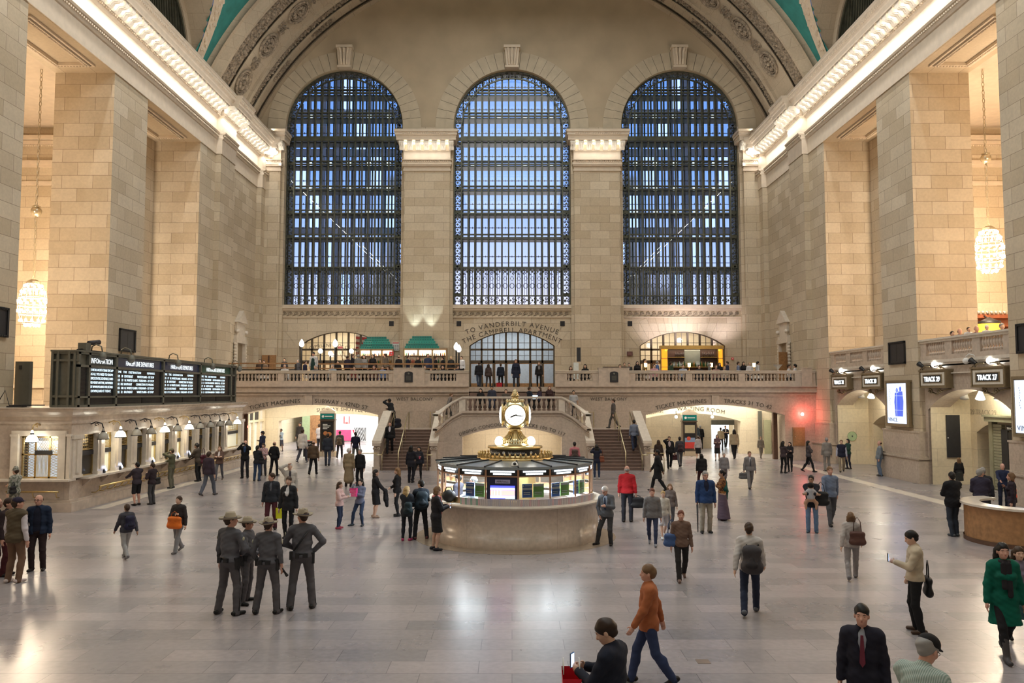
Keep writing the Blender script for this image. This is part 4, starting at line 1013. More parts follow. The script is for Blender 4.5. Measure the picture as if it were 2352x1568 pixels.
m.sweep(pf, [((-19.6, 28.3), (0, -1)), ((-15.4, 28.3), (0.7, -1)), ((-15.4, YB), (1, 0.3))]); m.box(-19.6, XF, 28.4, YB, 3.2, 3.58)
m.build('cornice', MARBP, tk)
m = MB(); m.box(-19.6, -15.2, 28.1, 28.3, 0, 0.32); m.box(-15.4, -15.2, 28.3, YB, 0, 0.32); m.box(-19.6, -15.3, 28.2, 28.3, 0.32, 0.40); m.box(-15.4, -15.3, 28.3, YB, 0.32, 0.4); m.build('plinth', MARBP, tk)
m = MB(); m.box(-15.66, -15.06, YA + 0.3, YB, 1.06, 1.13); m.box(-18.3, -15.3, 28.0, 28.5, 1.06, 1.13); m.build('counter', MARBL, tk)
for y in [29.2 + i * 1.3 for i in range(13)]:
 q = MB(); q.prism([(-15.4, 0.78), (-15.15, 1.0), (-15.1, 1.06), (-15.4, 1.06)], 'y', y - 0.06, y + 0.06); q.build('bracket', MARBP, tk)
WYs = [29.6 + 1.31 * i for i in range(12)]
edges_ = [28.62] + [(a + b) / 2 for a, b in zip(WYs, WYs[1:])] + [46.0]
for i, y in enumerate(edges_):
 q = MB(); w = 0.26 if 0 < i < len(edges_) - 1 else 0.3
 q.box(-15.62, -15.32, y - w, y + w, 1.13, 2.5); q.box(-15.62, -15.28, y - w - 0.03, y + w + 0.03, 2.5, 2.64); q.box(-15.62, -15.29, y - w - 0.02, y + w + 0.02, 1.13, 1.24)
 q.box(-15.32, -15.27, y - 0.12, y + 0.12, 1.3, 2.45)
 q.build('pilaster', MARBL, tk)
LITW = {1, 4, 6, 11}
INT = emis('ticket_room_glow', (0.72, 0.70, 0.55), 0.35); INTD = mat('unlit_window', (0.06, 0.055, 0.05), 0.15)
for i, y in enumerate(WYs):
 w0, w1 = edges_[i] + 0.26, edges_[i + 1] - 0.26
 q = MB(); q.box(-15.60, -15.55, w0, w1, 1.1, 2.62); wd = q.build('ticket_window', INT if i in LITW else INTD, tk)
 q = MB()
 for a, b in ((w0, w0 + 0.05), (w1 - 0.05, w1)): q.box(-15.55, -15.49, a, b, 1.13, 2.62)
 for z in (1.13, 1.95, 2.05, 2.58): q.box(-15.55, -15.49, w0, w1, z, z + 0.04)
 n = 8
 for k in range(1, n): yy = w0 + (w1 - w0) * k / n; q.box(-15.53, -15.51, yy - 0.008, yy + 0.008, 2.05, 2.6)
 for k in range(5):
  q.bar((-15.52, w0, 2.05 + k * 0.11), (-15.52, w1, 2.16 + k * 0.11), 0.012); q.bar((-15.52, w1, 2.05 + k * 0.11), (-15.52, w0, 2.16 + k * 0.11), 0.012)
 q.build('brass_grille', BRASS, wd)
 q = MB(); q.box(-15.54, -15.48, w0, w1, 1.86, 2.02); q.build('name_strip', IRON, wd)
# brass foot/purse rail on scroll brackets
def scroll_rail(axis):
 q = MB();
 if axis == 'x': q.tube([(-15.0, y, 0.72) for y in (29.6, 33, 37, 41, 45.5)], 0.035, 8)
 else: q.tube([(x, 27.98, 0.72) for x in (-17.4, -16, -15.6)], 0.035, 8)
 o = q.build('purse_rail', BRASS, tk, True); q = MB()
 if axis == 'x':
  y = 29.7
  while y < 45.6:
   q.tube([(-15.35, y, 0.5), (-15.2, y, 0.5), (-15.05, y, 0.6), (-15.0, y, 0.70)], 0.02, 5)
   q.tube([(-15.1, y + 0.13 + 0.11 * (1 - t / 9) * math.cos(t), 0.62 + 0.09 * (1 - t / 9) * math.sin(t)) for t in range(8)], 0.014, 5); y += 0.55
 else:
  for x in (-17.3, -16.5, -15.7): q.tube([(x, 28.2, 0.5), (x, 28.05, 0.52), (x, 27.98, 0.7)], 0.02, 5)
 q.build('bracket', BRASS, o, True)
scroll_rail('x'); scroll_rail('y')
# end window facing the hall entrance
q = MB(); q.box(-17.25, -15.75, 28.95, 29.0, 1.1, 2.6); wd = q.build('ticket_window', emis('end_window_glow', (0.75, 0.85, 0.95), 0.3), tk)
q = MB()
for x in (-17.2, -16.75, -16.25 + 0.0, -15.8): q.box(x - 0.03, x + 0.03, 28.5, 28.55, 1.13, 2.6)
for z in (1.15, 1.95, 2.56): q.box(-17.25, -15.75, 28.5, 28.55, z - 0.02, z + 0.03)
for k in range(11): x = -16.72 + k * 0.046; q.box(x - 0.006, x + 0.006, 28.52, 28.54, 1.15, 1.95)
for k in range(15):
 for xa, xb in ((-17.2, -16.77), (-16.23, -15.82)):
  z = 1.15 + k * 0.095; q.bar((xa, 28.53, z), (xb, 28.53, z + 0.2), 0.012); q.bar((xb, 28.53, z), (xa, 28.53, z + 0.2), 0.012)
for k in range(9):
 x = -16.75 + k * 0.06; q.bar((x, 28.53, 2.0), (x + 0.3, 28.53, 2.56), 0.012); q.bar((x + 0.3, 28.53, 2.0), (x, 28.53, 2.56), 0.012)
q.build('brass_grille', BRASS, wd)
q = MB(); q.box(-16.75, -16.15, 28.46, 28.5, 1.95, 2.1); q.build('name_strip', BLACK, wd)
q = MB()
for x0, x1 in ((-17.45, -17.2), (-15.8, -15.55), (-15.5, -15.38), (-18.3, -18.0)): q.box(x0, x1, 28.2, 28.32, 1.13, 2.6); q.box(x0 - .02, x1 + .02, 28.17, 28.32, 2.6, 2.68)
q.box(-17.45, -15.55, 28.22, 28.32, 2.62, 2.8); q.build('pilaster', MARBL, tk)
area('ticket_end_window_light', (-16.5, 28.9, 2.4), (0, 0, 0), 1.2, 0.2, 4, COOL)
# hooked lamps over the windows
LAMPON = emis('lit_milk_glass', (1.0, 0.93, 0.75), 6.0); LAMPOFF = mat('unlit_milk_glass', (0.40, 0.37, 0.31), 0.3)
def ticket_lamp(x, y, d, on, lab):
 r = thing('window_lamp', lab, 'lamp', (x, y, 2.95), 0, 'bell lamps above the ticket windows')
 q = MB(); b = Vector((x, y, 2.98)); D = Vector(d)
 q.tube([tuple(b), tuple(b + D * 0.18 + Vector((0, 0, 0.08))), tuple(b + D * 0.4 + Vector((0, 0, 0.02))), tuple(b + D * 0.46 + Vector((0, 0, -0.15)))], 0.022, 6); q.tube([tuple(b + D * (0.2 + 0.08 * (1 - t / 8) * math.cos(t)) + Vector((0, 0, -0.03 + 0.08 * (1 - t / 8) * math.sin(t)))) for t in range(7)], 0.014, 5)
 q.build('arm', IRON if not on else BRASS, r, True)
 c = b + D * 0.46 + Vector((0, 0, -0.55)); q = MB(); q.lathe([(0.20, 0.0), (0.19, 0.07), (0.15, 0.18), (0.07, 0.24), (0.05, 0.3), (0.03, 0.4)], tuple(c), 14); q.build('lamp_shade', LAMPON if on else LAMPOFF, r, True)
 q = MB(); q.lathe([(0.205, -0.01), (0.215, 0.0), (0.205, 0.015)], tuple(c), 14); q.lathe([(0.06, 0.24), (0.07, 0.26), (0.05, 0.31)], tuple(c), 10); q.build('rim', IRON, r, True)
 if on: point('window_lamp_light', tuple(c + Vector((0, 0, -0.12)) + D * 0.05), 5, WARM, 0.12)
for i, y in enumerate(WYs):
 on = i in LITW
 lab = {1: 'lit white bell lamp nearest the departure board corner end', 4: 'lit white bell lamp over the fifth ticket window', 6: 'lit white bell lamp over the seventh ticket window', 11: 'lit white bell lamp at the far end beside the passage'}.get(i) or 'unlit grey bell lamp over the %s ticket window' % ('first', 'second', 'third', 'fourth', 'fifth', 'sixth', 'seventh', 'eighth', 'ninth', 'tenth', 'eleventh', 'twelfth')[i]
 ticket_lamp(XF, y, (1, 0, 0), on, lab)
ticket_lamp(-16.5, 28.3, (0, -1, 0), True, 'lit white bell lamp over the end ticket window with brass grille')
# small lit card readers on the counter
for k, (px, py) in enumerate(((240, 1075), (277, 1072), (351, 1054), (409, 1044), (434, 1040))):
 p = atX(px, py, -15.25); r = thing('card_terminal', 'small lit card terminal on the ticket counter, number %s from the near end' % ('one', 'two', 'three', 'four', 'five')[k], 'terminal', (p[0], p[1], 1.13), 0, 'card terminals on the ticket counter')
 MB().cbox((p[0], p[1], 1.2), (0.05, 0.08, 0.14)).build('stand', BLACK, r); MB().cbox((p[0] + 0.05, p[1] - 0.02, 1.30), (0.03, 0.16, 0.2), 0.3, 0, -0.4).build('screen', emis('terminal_screen', (0.6, 0.7, 1.0), 1.6) if k == 0 else bpy.data.materials['terminal_screen'], r)
# ---- departure board
bd = thing('departure_board', 'long grey metal departure board with four lit screens above the ticket office', 'sign', (-16.1, 37.2, 3.6))
XB = -15.62; y0, y1 = 29.0, 45.5
m = MB(); m.box(-16.5, XB - 0.06, y0, y1, 3.6, 5.6); m.build('cabinet', GREYST, bd)
m = MB()
for y in (29.0, 29.7, 31.75, 36.05, 40.35, 44.75, 45.45): m.box(XB - 0.1, XB + 0.06, y - 0.07, y + 0.07, 3.6, 5.6)
for z, h in ((3.6, 0.08), (3.93, 0.07), (5.05, 0.09), (5.52, 0.12)): m.box(XB - 0.1, XB + 0.06, y0 - 0.07, y1, z, z + h)
for x in (-16.5, -16.3, -15.9, -15.7): m.box(x - 0.04, x + 0.04, y0 - 0.12, y0, 3.6, 5.6)
for z in (3.6, 3.95, 5.25, 5.52): m.box(-16.54, XB + 0.05, y0 - 0.1, y0, z, z + 0.08)
m.box(-16.56, XB + 0.08, y0 - 0.14, y1 + 0.05, 5.6, 5.66); m.build('frame', GREYST, bd)
m = MB()
for a, b in ((29.8, 31.65), (31.9, 34), (34.1, 36), (36.2, 38.2), (38.3, 40.3), (40.5, 42.5), (42.6, 44.7)):
 for k in range(6): m.box(XB - 0.05, XB + 0.01, a, b, 3.69 + k * 0.04, 3.71 + k * 0.04)
for k in range(22): m.box(XB - 0.05, XB + 0.01, 29.15, 29.6, 4.02 + k * 0.047, 4.045 + k * 0.047); m.box(XB - 0.05, XB + 0.01, 44.85, 45.4, 4.02 + k * 0.047, 4.045 + k * 0.047)
m.build('louvres', IRON, bd)
LED = emis('board_letters', (0.72, 0.9, 1.0), 0.8); LEDH = emis('board_heading', (0.9, 0.97, 1.0), 0.7)
SCR = mat('dark_screen', (0.012, 0.014, 0.02), 0.2)
HB = [mat('heading_black', (0.02, 0.03, 0.03), 0.3), mat('heading_navy', (0.015, 0.03, 0.10), 0.3), mat('heading_navy_2', (0.015, 0.03, 0.10), 0.3), mat('heading_green', (0.015, 0.09, 0.06), 0.3)]
rows_info = ['SEE METRO-NORTH TRAIN TIME APP', 'HAS ALL YOU NEED TO KNOW.', 'SERVICE STATUS, SCHEDULES, FARES', 'AND MORE! ANYTIME, ANYWHERE', 'VISIT WWW.MTA.INFO FOR DETAILS', 'DOWNLOAD IT TODAY.']
rows_a = ['8:22   30   SOUTHEAST          WHITE PLAINS - 1ST STOP', '8:25   33   N. WHITE PLAINS   FORDHAM - 1ST STOP', '8:52  105  SOUTHEAST          CONNECTION TO WASSAIC', '8:55  108  N. WHITE PLAINS  FORDHAM - 1ST STOP', '9:22   32   SOUTHEAST          WHITE PLAINS - 1ST STOP']
rows_b = ['9:25   17   N. WHITE PLAINS   MELROSE - 1ST STOP', '9:52   28   SOUTHEAST          CONNECTION TO WASSAIC', '9:55   18   N. WHITE PLAINS   FORDHAM - 1ST STOP', '10:22  28  SOUTHEAST          WHITE PLAINS - 1ST STOP', '10:25  17  N. WHITE PLAINS   FORDHAM - 1ST STOP']
rows_c = ['8:20   37   POUGHKEEPSIE      CROTON-HARMON - 1ST STOP', '8:21   31   CROTON-HARMON   MARBLE HILL - 1ST STOP', '8:27   34   NEW HAVEN        MAKES ALL STOPS', '8:50   34   POUGHKEEPSIE      CROTON-HARMON - 1ST STOP', '8:51   31   CROTON-HARMON   YONKERS - 1ST STOP']
for k, (a, b, hd, rows) in enumerate(((29.78, 31.66, 'INFORMATION', rows_info), (31.85, 35.95, 'HARLEM LINE DEPARTURES', rows_a), (36.15, 40.25, 'HARLEM LINE DEPARTURES', rows_b), (40.45, 44.65, 'HUDSON LINE DEPARTURES', rows_c))):
 m = MB(); m.box(XB - 0.06, XB - 0.03, a, b, 4.0, 5.05); sc = m.build('screen', SCR, bd)
 m = MB(); m.box(XB - 0.06, XB - 0.03, a, b, 5.14, 5.52); hp = m.build('heading_panel', HB[k], bd)
 m = MB(); mid = (a + b) / 2
 vs, fs = text_mesh(hd, 0.28, 0.006); w = max(v[0] for v in vs) * 2; sx = min(1.0, (b - a) * 0.86 / w) if k == 0 else min(1.9, (b - a) * 0.62 / w)
 fn = on_x(XB - 0.02, mid, 5.22, -1); m.add([fn(v[0] * sx, v[1], v[2]) for v in vs], fs); m.build('lettering', LEDH, hp)
 m = MB(); n = len(rows); zz0 = 4.93 if k == 0 else 4.74; dz = 0.158
 if k:
  vs, fs = text_mesh('TIME   TRK   DESTINATION            REMARKS', 0.13, 0.006, 'LEFT'); w = max(v[0] for v in vs); sx = (b - a) * 0.82 / w; fn = on_x(XB - 0.02, a + 0.06, 4.91, -1); m.add([fn(v[0] * sx, v[1], v[2]) for v in vs], fs)
 for j, tx_ in enumerate(rows):
  vs, fs = text_mesh(tx_, 0.135, 0.006, 'CENTER' if k == 0 else 'LEFT'); w = max(v[0] for v in vs) - min(v[0] for v in vs)
  sx = (b - a) * (0.94 if k == 0 else 0.8) / w if (k or w > (b - a) * .8) else 1.0
  fn = on_x(XB - 0.02, mid if k == 0 else a + 0.08, zz0 - j * dz, -1); m.add([fn(v[0] * sx, v[1], v[2]) for v in vs], fs)
 m.build('lettering', LED, sc)
# cameras and lamps on arms along the top of the board
def dome_on_arm(px, lab, big=1.0):
 y = -XB * F / (1176 - px); r = thing('dome_camera', lab, 'camera', (XB + 0.3, y, 5.3), 0, 'dome cameras along the departure board')
 MB().tube([(XB - 0.2, y + 0.15, 5.64), (XB - 0.15, y + 0.1, 5.85), (XB + 0.05, y, 5.93), (XB + 0.25, y, 5.85), (XB + 0.3, y, 5.62)], 0.025, 6).build('arm', GREYST, r, True)
 MB().lathe([(0.03, 0.3), (0.10, 0.26), (0.14, 0.16), (0.15, 0.1)], (XB + 0.3, y, 5.35), 14).build('housing', GREYST, r, True); MB().ball((XB + 0.3, y, 5.44), 0.135, 12, 8).build('dome', mat('smoked_dome', (0.25, 0.25, 0.24), 0.15) if 'smoked_dome' not in bpy.data.materials else bpy.data.materials['smoked_dome'], r, True)
for px, lab in ((216, 'dome camera on a hooked arm above the information heading'), (284, 'dome camera on a hooked arm left of the first line heading'), (394, 'dome camera on a hooked arm between the two same headings'), (475, 'dome camera on a hooked arm above the green heading'), (538, 'dome camera at the far end of the departure board')): dome_on_arm(px, lab)
y = 30.0; pr = thing('projector', 'grey spotlight projector and cables standing on the departure board', 'projector', (-15.9, y, 5.66))
MB().cbox((-15.95, y, 5.82), (0.3, 0.35, 0.3)).build('housing', GREYST, pr); MB().tube([(-15.9, y + 0.2, 5.98), (-15.8, y + 0.75, 6.05)], [0.09, 0.1], 10).build('barrel', IRON, pr, True)
MB().tube([(-15.95, y - 0.1, 5.75), (-15.9, y - 0.6, 5.7), (-15.8, y + 0.9, 5.7), (-15.85, y + 1.6, 5.68)], 0.02, 5).build('cable', BLACKM, pr, True)
o = MB().box(-17.9, -17.35, 28.6, 28.9, 3.6, 3.66).build('cable_run', IRON); tag(o, 'black cables and plate lying on the ticket office roof beside the near pier', 'cable')
MB().tube([(-18.2, 28.5, 3.66), (-17.9, 28.5, 4.2), (-17.8, 28.6, 3.68), (-16.6, 28.7, 3.68)], 0.02, 5).build('loop', BLACKM, o, True)
o = MB().box(-18.75, -18.2, 30.4, 30.6, 3.6, 5.3).build('speaker_cabinet', mat('dark_olive_box', (0.10, 0.095, 0.075), 0.6)); tag(o, 'tall dark box standing on the ticket office beside the near left pier', 'cabinet'); MB().box(-18.6, -18.5, 30.38, 30.4, 5.0, 5.15).build('vent', BLACK, o)
# ================================================================== RIGHT SIDE: TRACK ARCHES, SIDE BALCONIES, SIGNS
XW = 18.95
ARW = (44.0, 33.65)
for i, (c, a, b) in enumerate(((44.0, 40.5, 47.5), (33.65, 30.25, 37.05), (23.4, 20.1, 26.75))):
 m = MB(); arch_wall(m, 'x', XW, a, b, 0, 5.5, c, 3.15, 0, 3.35, 0.92, 0.9, 24)
 w = struct('wall_track_arch_%d' % (i + 1), m, MARB)
 m = MB()
 m.box(XW - 0.1, XW, a, b, 4.95, 5.0); m.box(XW - 0.22, XW + 0.3, a - 0.0, b, 5.45, 5.58); m.box(XW - 0.12, XW, a, b, 5.36, 5.45); m.build('moulding', MARBL, w, kind='structure')
 # vestibule behind the arch
 m = MB(); xi = 20.75
 m.quad((XW, b - 0.45, 0), (xi, b - 0.45, 0), (xi, b - 0.45, 4.6), (XW, b - 0.45, 4.6)); m.quad((XW, a + 0.45, 0), (xi, a + 0.45, 0), (xi, a + 0.45, 4.6), (XW, a + 0.45, 4.6)); m.quad((XW, a, 4.5), (xi, a, 4.5), (xi, b, 4.5), (XW, b, 4.5))
 arch_wall(m, 'x', xi, a, b, 0, 4.6, c + 0.5, 2.0, 0, 2.35, 0.55, 1.6, 20)
 m.quad((xi + 1.6, a, 0), (xi + 1.6, b, 0), (xi + 1.6, b, 4), (xi + 1.6, a, 4))
 m.build('vestibule', CREAM, w, kind='structure')
 m = MB()
 if i == 1: text_to(m, '29 TRACK 29', 0.34, on_x(xi - 0.01, 35.6, 3.15, 1)); m.build('inscription', mat('gilt_grey_letters', (0.42, 0.36, 0.26), 0.6), w, kind='structure')
 point('vestibule_light', (19.9, c, 4.0), 75 if i < 2 else 40, (1.0, 0.93, 0.72), 0.15)
 # cone lamps under the vestibule ceiling
 if i < 2:
  for k, (yy, on) in enumerate(((b - 1.4, 0), (b - 2.6, 1), (b - 3.9, 0))):
   q = thing('cone_lamp', 'small white cone lamp under the ceiling of the %s track arch, %s from the west' % (('far', 'near')[i], ('first', 'second', 'third')[k]), 'lamp', (20.0, yy, 4.5))
   MB().tube([(20.0, yy, 4.5), (20.0, yy, 4.2)], 0.025, 6).build('stem', WHITE, q); MB().tube([(20.0, yy, 4.22), (19.92, yy - 0.1, 3.86)], [0.05, 0.19], 12).build('lamp_shade', WHITE if not on else GLOW, q, True); MB().lathe([(0.2, -0.02), (0.18, 0.0), (0.001, 0.0)], (20.0, yy, 4.5), 14).build('ceiling_rose', WHITE, q, True)
 # side balcony
 m = MB(); m.box(XW, 29, a - 0.0, b, 5.3, 5.5); m.build('floor_side_balcony', MARB, w, kind='structure')
 lab = ('marble balustrade of the side balcony above the far track arch', 'marble balustrade of the side balcony above the near track arch', 'marble balustrade of the side balcony beside the nearest pier')[i]
 r = thing('balustrade', lab, 'balustrade', (XW, c, 5.58))
 m = MB(); m.box(XW - 0.16, XW + 0.12, a, b, 5.58, 5.78); m.build('base', MARBP, r)
 m = MB(); m.box(XW - 0.18, XW + 0.14, a, b, 6.36, 6.46); m.box(XW - 0.24, XW + 0.18, a, b, 6.46, 6.54); m.build('rail', MARBL, r)
 bays = 3; L = (b - a); pd = 0.55
 for k in range(bays):
  y0 = a + pd / 2 + k * (L - pd) / bays; y1 = y0 + (L - pd) / bays
  MB().box(XW - 0.14, XW + 0.1, y0 - pd / 2 if k else a, y0 + pd / 2, 5.78, 6.36).build('pedestal', MARBP, r)
  if k == bays - 1: MB().box(XW - 0.14, XW + 0.1, b - 0.5, b, 5.78, 6.36).build('pedestal', MARBP, r)
  nb = 8
  for j in range(nb): baluster(0.58, r, (XW - 0.02, y0 + pd / 2 + 0.1 + (y1 - y0 - pd - 0.2) * j / (nb - 1), 5.78), 8, 1.15)
# black notice panel and round plate on the vestibule end walls
o = MB().box(19.62, 20.22, 36.52, 36.58, 1.22, 3.12).build('black_notice_board', IRON); tag(o, 'tall plain black panel on the cream wall inside the near track arch', 'panel'); MB().ball((19.66, 36.51, 2.1), 0.025, 8, 5).build('knob', WHITE, o, True)
o = MB().lathe([(0.001, 0), (0.27, 0), (0.27, 0.03)], (0, 0, 0), 24); o.xform(Matrix.Translation((19.75, 47.03, 1.62)) @ Matrix.Rotation(PI / 2, 4, 'X')); o = o.build('round_plate', mat('pale_green_disc', (0.42, 0.55, 0.33), 0.6)); tag(o, 'pale green round plate on the wall of the far track arch', 'plate'); MB().ball((19.75, 46.99, 1.62), 0.04, 8, 5).build('boss', IRON, o, True)
gate = thing('track_gate', 'olive metal gate frame with dark train panels in the near track arch', 'gate', (20.7, 33.2, 0))
OL = mat('olive_metal', (0.33, 0.32, 0.22), 0.5, 0.1)
m = MB(); m.box(20.45, 20.7, 34.5, 34.75, 0, 2.9); m.box(20.3, 20.72, 31.2, 34.8, 2.9, 3.1); m.box(20.25, 20.72, 31.1, 34.9, 3.1, 3.18); m.box(20.45, 20.7, 31.2, 32.6, 0, 2.9)
for k in range(22): m.box(20.5, 20.66, 33.9, 34.5, 0.05 + k * 0.125, 0.16 + k * 0.125)
m.build('frame', OL, gate); m = MB(); m.box(20.4, 20.5, 32.75, 33.3, 0.5, 2.5); m.build('train_panel', BLACK, gate); m = MB(); m.box(20.44, 20.5, 33.4, 33.85, 0.9, 2.6); m.build('train_panel', IRON, gate)
m = MB(); m.box(20.4, 20.5, 32.7, 33.4, 2.56, 2.78); tp = m.build('track_plate', BLACK, gate);
m = MB(); text_to(m, 'TRACK 27', 0.13, on_x(20.38, 33.05, 2.62, 1)); m.build('lettering', WHITE, tp)
# sign boxes
SIGNP = mat('sign_cream_panel', (0.72, 0.68, 0.6), 0.4); OLDB = mat('aged_bronze', (0.30, 0.24, 0.15), 0.45, 0.6)
LET = emis('sign_letters', (0.85, 0.97, 1.0), 5.0)
for k, (y, txt, where) in enumerate(((45.85, 'TRACK 32', 'west end of the far track arch'), (41.8, 'TRACK 30', 'east end of the far track arch'), (35.7, 'TRACK 29', 'west end of the near track arch'), (31.55, 'TRACK 27', 'east end of the near track arch'))):
 r = thing('track_sign', 'lit track sign box with globe lamp, ' + where, 'sign', (18.7, y, 4.3), 0, 'track sign boxes over the arches')
 x0, x1, hw = 18.62, 18.95, 1.08; z0, z1 = 4.38, 5.08
 m = MB(); m.box(x0, x1, y - hw, y + hw, z0, z1); m.box(x0 - 0.06, x1, y - hw - 0.06, y + hw + 0.06, z1, z1 + 0.07); m.box(x0 - 0.05, x1, y - hw - 0.05, y + hw + 0.05, z0 - 0.05, z0)
 for yy in (y - hw, y + hw): m.box(x0 - 0.03, x0 + 0.04, yy - 0.04, yy + 0.04, z0, z1)
 m.build('case', OLDB, r)
 m = MB(); m.box(x0 - 0.015, x0, y - hw + 0.08, y + hw - 0.08, z0 + 0.07, z1 - 0.06); fp = m.build('front_panel', SIGNP, r)
 m = MB(); m.box(x0 - 0.022, x0 - 0.012, y - 0.82, y + 0.82, z0 + 0.16, z1 - 0.15); m.build('surround', OLDB, fp)
 m = MB(); m.box(x0 - 0.03, x0 - 0.02, y - 0.72, y + 0.72, z0 + 0.2, z1 - 0.19); m.build('dark_panel', BLACK, fp)
 m = MB(); vs, fs = text_mesh(txt, 0.30, 0.01, space=1.05); w = max(v[0] for v in vs) * 2; fn = on_x(x0 - 0.035, y, z0 + 0.245, 1); m.add([fn(v[0] * 1.3 / w, v[1], v[2]) for v in vs], fs); m.build('lettering', LET, fp)
 m = MB(); zc = z1 + 0.3; m.ball((18.75, y, zc), 0.15, 14, 9); m.build('lamp', emis('sign_globe', (1, 0.98, 0.9), 8) if k == 0 else bpy.data.materials['sign_globe'], r, True)
 m = MB();
 for s_ in (-1, 1): m.tube([(18.6, y + s_ * 0.2, zc - 0.1), (18.6, y + s_ * 0.5, z1 + 0.22), (18.6, y + s_ * 0.95, z1 + 0.12), (18.6, y + s_ * 1.05, z1 + 0.07)], 0.03, 6); m.tube([(18.6, y + s_ * (0.75 + 0.12 * (1 - t / 8) * math.cos(t)), z1 + 0.15 + 0.1 * (1 - t / 8) * math.sin(t)) for t in range(7)], 0.02, 5)
 m.build('crest', OLDB, r, True)
 m = MB(); m.tube([(18.95, y + 0.9, 4.3), (18.75, y + 0.5, 4.2), (18.8, y, 4.05), (18.75, y - 0.5, 4.2), (18.95, y - 0.9, 4.3)], 0.035, 6)
 for s_ in (-1, 1): m.tube([(18.7, y + s_ * (0.35 + 0.2 * (1 - t / 10) * math.cos(t)), 4.18 + 0.14 * (1 - t / 10) * math.sin(t)) for t in range(9)], 0.03, 5)
 m.build('bracket', OLDB, r, True)
 q = thing('spotlight', 'black spotlight beside the sign box, ' + where, 'spotlight', (18.6, y + 0.8, 5.15)); MB().tube([(18.6, y + 0.75, 5.3), (18.5, y + 0.95, 5.45)], [0.07, 0.12], 10).build('barrel', BLACKM, q, True); MB().tube([(18.6, y + 0.8, 5.15), (18.6, y + 0.8, 5.32)], 0.025, 6).build('stand', BLACKM, q)
r = thing('dome_camera', 'white dome camera on a hooked arm above the near track arch', 'camera', (18.75, 32.9, 5.2)); MB().tube([(18.9, 32.6, 5.3), (18.7, 32.6, 5.65), (18.6, 32.75, 5.7), (18.55, 32.9, 5.6)], 0.02, 6).build('arm', WHITE, r, True); MB().ball((18.55, 32.9, 5.42), 0.13, 12, 8).build('dome', WHITE, r, True)
# poster screens and bronze panels on the piers
ADW = emis('screen_white', (0.66, 0.76, 1.0), 0.75); ADB = emis('screen_blue_figures', (0.08, 0.13, 0.62), 0.7); ADG = emis('screen_grid', (0.42, 0.5, 0.75), 1.0); ADK = emis('screen_black', (0.06, 0.07, 0.1), 0.5)
for k, (y0, y1, lab) in enumerate(((37.75, 39.85, 'advertising screen with two blue figures on the pier between the track arches'), (28.0, 29.75, 'advertising screen cut by the picture edge on the nearest right pier'))):
 r = thing('advertising_screen', lab, 'screen', (18.6, (y0 + y1) / 2, 2.7)); z0, z1 = 2.62, 4.62
 m = MB(); xf = 18.5
 m.box(xf, 18.7, y0, y1, z0, z1); m.box(xf - 0.06, 18.7, y0 - 0.06, y1 + 0.06, z1, z1 + 0.1); m.box(xf - 0.06, 18.7, y0 - 0.06, y1 + 0.06, z0 - 0.1, z0)
 for yy in (y0, y1): m.box(xf - 0.05, xf + 0.1, yy - 0.06, yy + 0.06, z0, z1)
 m.build('case', OLDB, r)
 m = MB(); m.box(xf - 0.02, xf, y0 + 0.08, y1 - 0.08, z0 + 0.04, z1 - 0.04); sc = m.build('screen', ADW, r)
 m = MB(); x = xf - 0.025; ym = (y0 + y1) / 2
 for yc, h in ((ym - 0.05, 1.35), (ym - 0.4, 1.42)):
  zb = z0 + 0.38
  for poly in ([(-0.2, 0), (0.2, 0), (0.28, h * .5), (0.2, h * .84), (-0.2, h * .84), (-0.28, h * .5)], [(-0.09, h * .85), (0.09, h * .85), (0.11, h * .93), (0.06, h), (-0.06, h), (-0.11, h * .93)]):
   m.add([(x, yc - u, zb + v) for u, v in poly], [tuple(range(6))])
 m.build('figures', ADB, sc)
 m = MB()
 for z in (z0 + 0.68, z0 + 1.36): m.box(x - 0.004, x, y0 + 0.08, y1 - 0.08, z - 0.008, z + 0.008)
 m.box(x - 0.004, x, ym - 0.01, ym + 0.01, z0 + 0.04, z1 - 0.04); m.build('grid', ADG, sc)
 m = MB(); vs, fs = text_mesh('VINCE.', 0.26, 0.006, 'LEFT'); fn = on_x(x - 0.004, y1 - 0.16, z0 + 0.13, 1); m.add([fn(v[0] * 1.25, v[1], v[2]) for v in vs], fs)
 for t in range(9): m.box(x - 0.004, x, y1 - 0.35 - 0.03 * (t % 3), y1 - 0.33 - 0.03 * (t % 3), z1 - 0.35 - t * 0.09, z1 - 0.30 - t * 0.09)
 m.build('lettering', ADK, sc)
 area('screen_light', (xf - 0.1, ym, 3.6), (0, PI / 2, 0), 1.6, 1.6, 5, (0.65, 0.75, 1.0))
